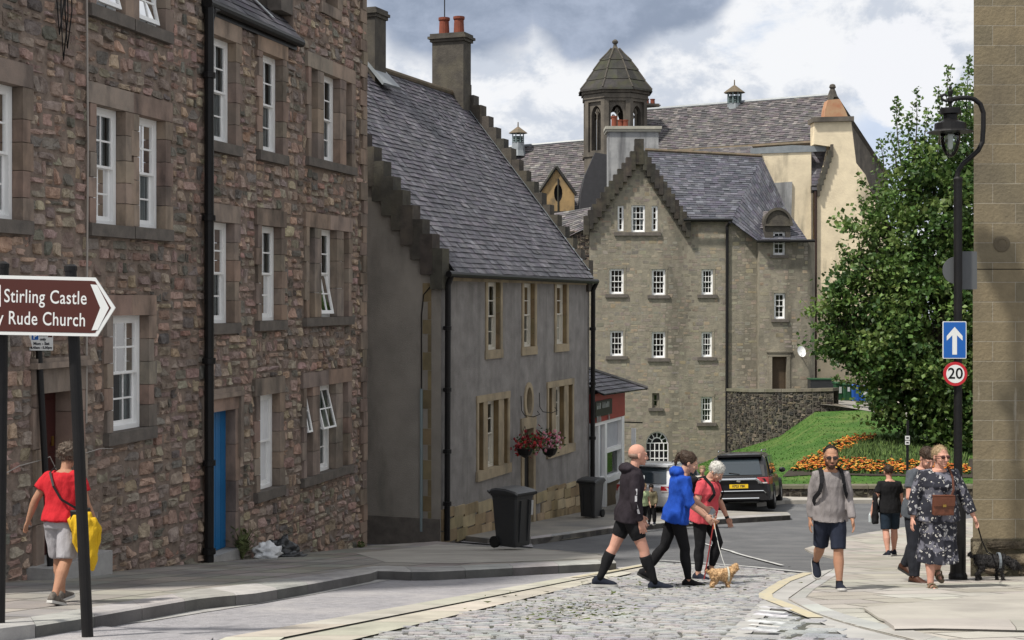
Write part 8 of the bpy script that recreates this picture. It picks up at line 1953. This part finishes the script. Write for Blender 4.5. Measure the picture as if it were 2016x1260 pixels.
# 8. woman in red by the direction sign, seen from behind
q, Mx = place(124, 1189, PAVE_H, -14)
t8 = thing('person', 'woman in red T-shirt and grey shorts walking away by the red building', 'person', tuple(q))
f = Fig(1.47, ((-14, 22, 2, -18), (13, 5, 2, 2)), ((2, 16, 26, 8), (-12, 30, 18, 24)), lean=4, head=(14, 4), bulk=1.12)
f8 = f; Mx8 = Mx
b = body_of(f, t8, Mx, SKIN['tan'])
top_of(f, t8, Mx, cloth('bright_red_cotton', (.50, .022, .030), .75), 'shirt', .032, -.02, .55, .03, fold=.013, seed=11, flare=.02)
legs_of(f, t8, Mx, cloth('pale_grey_cotton', (.34, .33, .35), .8), 'shorts', .026, .95, .02, seed=5)
hair_of(f, b, Mx, hairmat('grey_brown_curls', (.11, .08, .06)), (0, -.010, .026), (.058, .066, .060), .014, 30, seed=4)
for sd in (1, -1): f.shoe(sd, Mx, t8, mk('grey_brown_trainer', (.05, .04, .035), (.16, .14, .12), 24, .7), pale_sole)
hb = f.hip + f.rt * .150 * f.H + f.up * .015 * f.H - f.fw * .05 * f.H
bag = thing('handbag', 'small black handbag on a long strap at the hip of the woman in red', 'bag', tuple(Mx @ hb)); mb = MB()
mb.hexa([hb + Vector((x, y, z)) for z in (-.10, .10) for x, y in ((-.045, -.11), (.045, -.11), (.045, .11), (-.045, .11))]); put(fuse(mb, .01, 3, .004, 10, 2), 'bag', M['black'], bag, Mx)
strap(f, [hb + f.up * .10 - f.fw * .06, f.hip + f.up * .14 * f.H - f.fw * .115 * f.H + f.rt * .05 * f.H, f.hip + f.up * .22 * f.H - f.fw * .125 * f.H, f.nb - f.rt * .055 * f.H - f.fw * .078 * f.H + f.up * .0 * f.H, f.nb - f.rt * .068 * f.H + f.up * .03 * f.H], .02, M['black'], 'strap', bag, Mx)
yj = thing('jacket', 'yellow jacket draped over the black handbag of the woman in red', 'jacket', tuple(Mx @ (hb + f.rt * .08))); mb = MB(); c_ = hb + f.rt * .04 + f.fw * -.03 - f.up * .09
loft(mb, [(c_ + f.rt * dx + Vector((0, 0, z)), rx, ry, f.rt, f.fw) for z, rx, ry, dx in ((-.36, .04, .03, .06), (-.30, .07, .05, .055), (-.14, .11, .08, .05), (.02, .14, .10, .02), (.10, .13, .10, -.01), (.14, .08, .07, -.03))], 18)
put(fuse(mb, .010, 2, .045, 8, 6, (1.4, 1.4, .45)), 'cloth', cloth('yellow_jacket_cloth', (.58, .36, .02), .8), yj, Mx)

# 9-12. people further down the street
brown_ = cloth('dark_brown_jacket', (.045, .024, .022))
def small(px, py, dz, yaw, H, label, topm, legm, hair, legs=((4, 3, 2, 0), (-4, 5, 2, 0)), arms=((6, 10, 30, 0), (4, 10, 30, 0)), sleeve=1.9, head=(4, 0), cap=None, bulk=1.0, vox=.010, Yd=None):
    q, Mx = place(px, py, dz, yaw); t_ = thing('person', label, 'person', tuple(q)); f = Fig(H, legs, arms, lean=4, head=head, bulk=bulk); b = body_of(f, t_, Mx, SKIN['fair'], vox=vox); f.face(b, Mx)
    top_of(f, t_, Mx, topm, 'shirt', .02, -.06, sleeve, .006, seed=px); legs_of(f, t_, Mx, legm, 'trousers', .012, 1.95, .004, seed=px + 1)
    if hair: hair_of(f, b, Mx, hair, (0, -.012, .026), (.050, .058, .050), .004)
    for sd in (1, -1): f.shoe(sd, Mx, t_, trainer, pale_sole)
    if cap:
        mb = MB(); mb.ell(f.hp(0, -.004, .034), (.047 * H, .056 * H, .040 * H), f.hq, 14, 8); mb.ell(f.hp(0, .055, .03), (.036 * H, .035 * H, .006 * H), f.hq, 12, 6); put(fuse(mb, .008, 2), 'cap', cap, b, Mx)
    return t_
small(1354, 1030, .12, 176, 1.38, 'young person in dark brown jacket and dark cap between the blue and coral women', brown_, blackcloth, None, cap=navy)
small(1266, 1036, .12, 200, 1.02, 'small fair-haired child in a pale green top on the far pavement', cloth('pale_green_cotton', (.42, .52, .30), .8), blackcloth, HAIR['blond'], sleeve=.6, head=(14, 0))
small(1283, 1033, .12, 160, .98, 'dark-haired child close behind the child in green', cloth('mustard_grey_cotton', (.16, .14, .09), .8), blackcloth, HAIR['dark'], head=(18, 10))
small(1383, 1030, .12, 170, 1.40, 'fair-haired person mostly hidden behind the white-haired woman', cloth('pale_cream_cotton', (.5, .48, .44), .8), navy, HAIR['blond'])

# ------------------------------------------------------------------ dogs and their leads
def dog(q, yaw, L_, label, fur, head_low=0.0, curly=.012, harness=None, tail_up=1.0, ear=1.0, step=0.0, chunky=1.0):
    """L_: body length; x forward in local space"""
    Mx = Matrix.Translation(q) @ Matrix.Rotation(R(yaw), 4, 'Z'); t_ = thing('dog', label, 'dog', tuple(q)); mb = MB(); s = L_; V = lambda x, y, z: Vector((x * s, y * s * 1.12, z * s * 1.06)); ck = chunky
    loft(mb, [(V(x, 0, z), ry * s * ck, rz * s * ck, Vector((0, 1, 0)), Vector((-.05, 0, 1)).normalized()) for x, z, ry, rz in ((-.46, .56, .08, .09), (-.40, .57, .15, .16), (-.2, .56, .17, .165), (.0, .54, .175, .18), (.2, .53, .175, .20), (.36, .56, .14, .17), (.44, .60, .08, .10))], 16)
    hx, hz = (.56 if chunky > 1 else .66), .80 - head_low
    mb.tube([V(.34, 0, .62), V(.5, 0, (.70 + hz - .05) / 2 + .02), V(hx - .06, 0, hz)], [.13 * s * ck, .115 * s * ck, .11 * s * ck], 12)
    mb.ell(V(hx, 0, hz), (.15 * s, .14 * s, .145 * s), None, 14, 10); mb.tube([V(hx + .06, 0, hz - .03), V(hx + .17 - .05 * (ck > 1), 0, hz - .06 - head_low * .12), V(hx + .22 - .06 * (ck > 1), 0, hz - .065 - head_low * .16)], [.085 * s, .062 * s, .045 * s], 10)
    for sd in (-1, 1): mb.tube([V(hx - .02, sd * .09, hz + .07), V(hx - .03, sd * .135, hz + .0), V(hx - .02, sd * .14, hz - .10 * ear)], [.035 * s, .05 * s, .03 * s], 8)
    for sd, ph in ((-1, step), (1, -step)):
        mb.tube([V(.28, sd * .10, .50), V(.25 + ph * .25, sd * .10, .30), V(.27 + ph * .6, sd * .10, .08), V(.28 + ph * .65, sd * .10, .02), V(.33 + ph * .65, sd * .10, .02)], [.085 * s * ck, .055 * s * ck, .044 * s * ck, .048 * s * ck, .04 * s], 10)
        mb.tube([V(-.30, sd * .10, .52), V(-.24 - ph * .2, sd * .11, .34), V(-.38 - ph * .5, sd * .11, .17), V(-.34 - ph * .5, sd * .11, .03), V(-.28 - ph * .5, sd * .11, .02)], [.12 * s * ck, .08 * s * ck, .052 * s * ck, .05 * s * ck, .04 * s], 10)
    mb.tube([V(-.42, 0, .62), V(-.55, 0, .66 + .06 * tail_up), V(-.62, 0, .70 + .20 * tail_up), V(-.55, 0, .76 + .28 * tail_up)], [.05 * s, .045 * s, .045 * s, .03 * s], 8)
    b = put(fuse(mb, .022 * s, 2, curly, 26 if curly > .008 else 14, 3), 'body', fur, t_, Mx); fuzz(b, 2600, .11 * s, .010 * s, 'fur', fur, b, -.35, .3)
    mb = MB(); [mb.ell(V(hx + .095, sd * .055, hz + .03), (.018 * s,) * 3, None, 8, 6) for sd in (-1, 1)]; mb.ell(V(hx + .235 - .06 * (ck > 1), 0, hz - .055 - head_low * .16), (.022 * s, .026 * s, .02 * s), None, 8, 6); putmb(mb, 'nose_and_eyes', M['eye_d'], b, Mx)
    if harness:
        mb = MB()
        for x, rx in ((.24, .21 * ck),):
            for k in range(16):
                a0, a1 = 2 * math.pi * k / 16, 2 * math.pi * (k + 1) / 16; zc = .54 + (.03 if x > .3 else 0); P = lambda x_, a, g: V(x_, math.cos(a) * (rx - .02 + g), zc + math.sin(a) * (rx + .01 + g))
                mb.hexa([P(x - .035, a0, 0), P(x + .035, a0, 0), P(x + .035, a1, 0), P(x - .035, a1, 0), P(x - .035, a0, .025), P(x + .035, a0, .025), P(x + .035, a1, .025), P(x - .035, a1, .025)])
        putmb(mb, 'harness', harness, t_, Mx, False)
    return t_, Mx, V
q = ground(1420, 1160); q.z = gz(q.x, q.y)
d1, Md1, V1 = dog(q, 6, .30, 'small curly ginger dog in a pale harness on the setts', mk('ginger_curls', (.55, .38, .22), (.42, .26, .13), 30, .9, .9, 60, .1, bdist=.01), head_low=.0, curly=.016, harness=mk('pale_harness', (.5, .48, .40), None, 9, .8), tail_up=.0, step=.03, chunky=1.3)
q = ground(1950, 1143, RPh); q.z = gz(q.x, q.y) + RPh
d2, Md2, V2 = dog(q, -4, .44, 'black shaggy dog in a grey harness sniffing along the sandstone wall', mk('black_fur', (.016, .015, .016), (.03, .028, .028), 30, .75, .9, 50, .25, bdist=.01), head_low=.34, curly=.014, harness=mk('grey_harness', (.16, .18, .20), None, 9, .8), tail_up=.1, step=.12)
def lead(name, label, pts, r_, mat):
    mb = MB(); mb.tube(pts, r_, 6); tag(mb.build(name, mat, origin=pts[0], smooth=True), label, 'dog lead')
a = Mx2 @ (f2.arm[-1][2] + f2.arm[-1][3] * .06 * f2.H); b = Md1 @ V1(.2, 0, .76)
lead('dog_lead', 'pale dog lead from the woman in the blue jacket to the ginger dog', [a, a.lerp(b, .25) - Vector((0, 0, .05)), a.lerp(b, .5) - Vector((0, 0, .08)), a.lerp(b, .75) - Vector((0, 0, .06)), b], .0045, simple('pale_webbing', (.42, .42, .40), .8))
mb = MB(); mb.ell(a - Vector((0, 0, .01)), (.05, .025, .07), None, 12, 8); tag(mb.build('lead_handle', simple('lead_case', (.25, .26, .28), .5), origin=a, smooth=True), 'grey plastic dog lead case in the hand of the woman in blue', 'lead case')
a = Mx5 @ (f5.arm[-1][2] + f5.arm[-1][3] * .06 * f5.H); b = Md2 @ V2(.05, 0, .73)
lead('dog_lead', 'dark dog lead from the woman in the floral dress to the black dog', [a, a.lerp(b, .3) - Vector((0, 0, .09)), a.lerp(b, .65) - Vector((0, 0, .10)), b], .009, blackcloth)
# ------------------------------------------------------------------ parked cars
M['car_black'] = simple('black_car_paint', (.006, .006, .008), .3, .4, 0, .25)
M['car_silver'] = simple('silver_car_paint', (.50, .51, .53), .3, .5, .0, .4)
M['car_white'] = simple('white_car_paint', (.70, .71, .72), .3, .5, 0, .6)
M['car_glass'] = simple('dark_car_glass', (.03, .04, .05), .05, .8)
M['tail'] = simple('red_lamp_lens', (.30, .012, .016), .15, .6, 0, .5); M['chrome'] = simple('chrome_trim', (.70, .72, .74), .15, .5, 1.0)
M['plate_y'] = simple('yellow_number_plate', (.72, .47, .02), .4); M['trim'] = simple('black_plastic_trim', (.018, .018, .02), .55)
M['lamp_clear'] = simple('clear_lamp_lens', (.55, .50, .50), .1, .6)
def car(loc, rz, Wd, Ln, H, paint, label, plate=None, suv=True, pitch=0.0, roll=0.0):
    Mx = Matrix.Translation(Vector(loc)) @ Matrix.Rotation(rz, 4, 'Z') @ Matrix.Rotation(pitch, 4, 'X') @ Matrix.Rotation(roll, 4, 'Y'); t_ = thing('parked_car', label, 'car', tuple(loc)); w_ = Wd / 2; V = lambda x, y, z: Mx @ Vector((x, y, z))
    # lower body: rings from tail to nose
    belt = .60 * H; st = [(0.0, .40, belt * .93, .86), (.06, .30, belt * .985, .95), (.35, .24, belt, 1.0), (1.2, .22, belt * .99, 1.0), (2.4, .22, belt * .97, 1.0), (3.3, .22, belt * .95, .99), (4.0, .24, belt * .88, .95), (Ln - .12, .30, belt * .74, .86), (Ln, .38, belt * .58, .72)]
    mb = MB(); rings = []
    for y, zb, zt, k in st:
        ring = []
        for x, z in ((-.80, 0), (-.97, .08), (-1.0, .35), (-.985, .62), (-.95, .88), (-.90, 1.0), (.90, 1.0), (.95, .88), (.985, .62), (1.0, .35), (.97, .08), (.80, 0)): ring.append(V(x * w_ * k, y, zb + (zt - zb) * z))
        rings.append(ring)
    n = 12; vs = [p for r in rings for p in r]; fs = [(i * n + j, i * n + (j + 1) % n, (i + 1) * n + (j + 1) % n, (i + 1) * n + j) for i in range(len(rings) - 1) for j in range(n)] + [tuple(range(n - 1, -1, -1)), tuple((len(rings) - 1) * n + j for j in range(n))]
    mb.mesh(vs, fs); body = mb.build('body', paint, t_)
    # cabin
    mb = MB(); gy = [(.10, .60, 0), (.22, .80, .35), (.46, .985, .80), (.62, 1.0, 1.0)] if suv else [(.16, .6, 0), (.3, .8, .4), (.62, .97, .85), (.8, 1.0, 1.0)]
    cab = [(.10, .88, belt * .95, belt), (.34, .83, belt * .96, H * .80), (.56, .78, belt * .97, H * .955), (.8, .76, belt, H * .985), (1.6, .76, belt, H), (2.4, .76, belt, H * .98), (3.0, .78, belt, H * .86), (3.55, .82, belt * .95, belt * 1.02)]
    rings = []
    for y, k, z0, z1 in cab:
        ring = []
        for x, z in ((-1.16, 0), (-1.0, 1 - .18), (-.9, .96), (-.5, 1.0), (.5, 1.0), (.9, .96), (1.0, 1 - .18), (1.16, 0)): ring.append(V(max(-.9, min(.9, x * k)) * w_, y, z0 + (z1 - z0) * max(0, z)))
        rings.append(ring)
    n = 8; vs = [p for r in rings for p in r]; fs = [(i * n + j, i * n + j + 1, (i + 1) * n + j + 1, (i + 1) * n + j) for i in range(len(rings) - 1) for j in range(n - 1)] + [tuple(range(n - 1, -1, -1))]
    mb.mesh(vs, fs); mb.build('cabin', paint, t_)
    def quad(name, pts, mat, parent, off=.0, th=.012):
        mb = MB(); p = [V(*q) for q in pts]; nn = (p[1] - p[0]).cross(p[2] - p[0]).normalized(); c = V(0, 1.8, .7); nn = nn if nn.dot(p[0] - c) > 0 else -nn
        mb.prism([q + nn * off for q in p], nn * th); return mb.build(name, mat, parent)
    zr0, zr1 = belt * 1.03, H * .925
    # rear window leans with the hatch
    def hx(z): # hatch surface y at height z
        pts = [(belt, .09), (H * .80, .33), (H * .955, .55)]
        for (a, ya), (b, yb) in zip(pts, pts[1:]):
            if z <= b: return ya + (yb - ya) * (z - a) / (b - a)
        return .55
    quad('rear_window', [(-.70 * w_, hx(zr0) - .0, zr0), (.70 * w_, hx(zr0), zr0), (.62 * w_, hx(H * .8), H * .8), (-.62 * w_, hx(H * .8), H * .8)], M['car_glass'], t_, .004)
    quad('rear_window', [(-.62 * w_, hx(H * .8), H * .8), (.62 * w_, hx(H * .8), H * .8), (.58 * w_, hx(H * .90), H * .90), (-.58 * w_, hx(H * .90), H * .90)], M['car_glass'], t_, .004)
    mb = MB(); mb.hexa([V(x, y, z) for z in (H * .93, H * .965) for x, y in ((-.66 * w_, .36), (.66 * w_, .36), (.70 * w_, .75), (-.70 * w_, .75))]); mb.build('spoiler', paint, t_)
    for sd in (-1, 1):
        mb = MB(); mb.tube([V(sd * .66 * w_, .75, H + .02), V(sd * .66 * w_, .85, H + .055), V(sd * .66 * w_, 2.3, H + .05), V(sd * .66 * w_, 2.4, H)], .018, 6); mb.build('roof_rail', M['chrome'] if suv else M['trim'], t_)
        for y0, y1 in ((.85, 1.55), (1.65, 2.75)):
            mb = MB(); zz = [(y0 + .12, .81), (y1 - .02, .81), (y1, .03), (y0, .03)]; f = lambda y, z: V(sd * (.905 - .105 * z / .82) * w_, y, belt + (H - belt) * z * .98)
            mb.prism([f(*q) for q in zz], (V(sd, 0, 0) - V(0, 0, 0)) * .012); mb.build('side_window', M['car_glass'], t_)
        # lamps wrap round the corner
        mb = MB(); za, zb_ = belt * .77, belt * .97
        for (xa, ya), (xb, yb), s_ in (((.56, -.012), (.90, .02), .55), ((.90, .02), (1.0, .30), 1.0)):
            a0 = za + (zb_ - za) * .35 if s_ < 1 else za; mb.hexa([V(sd * xa * w_, ya - .01, a0), V(sd * xb * w_, yb - .01, za), V(sd * xb * w_ * .98, yb + .05, za), V(sd * xa * w_ * .98, ya + .05, a0), V(sd * xa * w_, ya + .012, zb_), V(sd * xb * w_, yb - .0, zb_), V(sd * xb * w_ * .98, yb + .06, zb_), V(sd * xa * w_ * .98, ya + .06, zb_)])
        tl = mb.build('tail_light', M['tail'], t_)
        mb = MB(); mb.hexa([V(sd * x * w_, y, z) for z in (za + .02, za + .055) for x, y in ((.58, -.028), (.86, -.004), (.86, .03), (.58, .01))]); mb.build('reversing_lamp', M['lamp_clear'], tl)
        mb = MB(); mb.hexa([V(sd * x * w_, y, z) for z in (.46, .50) for x, y in ((.62, .015), (.84, .03), (.84, .07), (.62, .06))]); mb.build('reflector', M['tail'], t_)
        for yw in (.80, Ln - .95):
            c = V(sd * (w_ - .10), yw, .34); ax = (V(sd, 0, 0) - V(0, 0, 0)).normalized(); fwd = (V(0, 1, 0) - V(0, 0, 0)).normalized(); up = (V(0, 0, 1) - V(0, 0, 0)).normalized(); mb = MB(); n = 24; vs = []; prof = [(.20, .11), (.30, .12), (.34, .09), (.345, .0), (.34, -.09), (.30, -.12)]
            for r_, a in prof:
                for j in range(n): t = 2 * math.pi * j / n; vs.append(c + ax * a + (fwd * math.cos(t) + up * math.sin(t)) * r_)
            mb.mesh(vs, [(i * n + j, i * n + (j + 1) % n, (i + 1) * n + (j + 1) % n, (i + 1) * n + j) for i in range(len(prof) - 1) for j in range(n)] + [tuple((len(prof) - 1) * n + j for j in range(n))])
            wh = mb.build('wheel', M['rubber'], t_)
            mb = MB(); vs = [c + ax * .10 + (fwd * math.cos(k * math.pi / 10) + up * math.sin(k * math.pi / 10)) * (.21 if k % 4 < 2 else .15) for k in range(20)]; mb.mesh(vs + [c + ax * .118], [(k, (k + 1) % 20, 20) for k in range(20)]); mb.build('rim', M['car_silver'], wh)
            mb = MB(); 
            for k in range(12):
                a0, a1 = math.pi * k / 12, math.pi * (k + 1) / 12; P = lambda a, r_, o: c + ax * o + (fwd * math.cos(a) + up * math.sin(a)) * r_
                mb.hexa([P(a0, .36, -.06), P(a1, .36, -.06), P(a1, .41, -.06), P(a0, .41, -.06), P(a0, .36, .115), P(a1, .36, .115), P(a1, .41, .115), P(a0, .41, .115)])
            mb.build('wheel_arch', M['trim'], t_)
        mb = MB(); mb.ell(V(sd * (w_ + .10), 3.0, belt * 1.05), (.10, .07, .08), None, 10, 6); mb.build('door_mirror', paint, t_)
    # bumper, skid plate, chrome bar, plate
    mb = MB(); mb.hexa([V(x, y, z) for z, y0 in ((.30, .0), (.56, -.05)) for x, y in ((-.90 * w_, y0), (.90 * w_, y0), (.97 * w_, .32), (-.97 * w_, .32))]); mb.build('bumper', M['trim'] if suv else paint, t_)
    if suv:
        mb = MB(); mb.tube([V(-.82 * w_, -.06, .50), V(-.74 * w_, -.065, .565), V(.74 * w_, -.065, .565), V(.82 * w_, -.06, .50)], .014, 6); mb.tube([V(-.6 * w_, -.04, .36), V(.6 * w_, -.04, .36)], .018, 6); mb.build('bumper_trim', M['chrome'], t_)
        mb = MB(); mb.tube([V(-.70 * w_, -.045, belt * .80), V(-.52 * w_, -.05, belt * .92), V(.52 * w_, -.05, belt * .92), V(.70 * w_, -.045, belt * .80)], .036, 8); mb.build('chrome_bar', M['chrome'], t_)
        mb = MB(); c = V(0, -.058, belt * .885); mb.ell(c, (.065, .02, .05), None, 14, 8); mb.build('badge', M['chrome'], t_)
    pz_ = belt * .72; mb = MB(); mb.hexa([V(x, y, z) for z in (pz_ - .056, pz_ + .056) for x, y in ((-.26, -.034 + .0), (.26, -.034), (.26, .05), (-.26, .05))]); pl_ = mb.build('number_plate', M['plate_y'], t_)
    if plate: text_mesh('lettering', plate, .098, Mx @ Matrix.Translation((0, -.0355, pz_)) @ Matrix(((1, 0, 0, 0), (0, 0, -1, 0), (0, 1, 0, 0), (0, 0, 0, 1))), ink, pl_, ext=.0006, bold=.003, wscale=.86)
    mb = MB(); mb.tube([V(.02, hx(zr0 + .03) - .03, zr0 + .03), V(-.30 * w_, hx(zr0 + .06) - .03, zr0 + .07)], .012, 5); mb.build('wiper', M['trim'], t_)
    return t_
p = Z(1457, 1012, 41.2); car((p.x, p.y, gz(p.x, p.y) + .03), R(-14), 1.84, 4.6, 1.61, M['car_black'], 'black SUV seen from behind, parked below the grass bank with a yellow number plate', plate='KP23 YBK', roll=R(-3), pitch=R(-4))
p = Z(1266, 1010, 39.5); car((p.x, p.y, gz(p.x, p.y) + .01), R(-22), 1.70, 4.1, 1.43, M['car_silver'], 'silver car with a dark rear window parked beside the white shop', suv=False, pitch=R(-4))
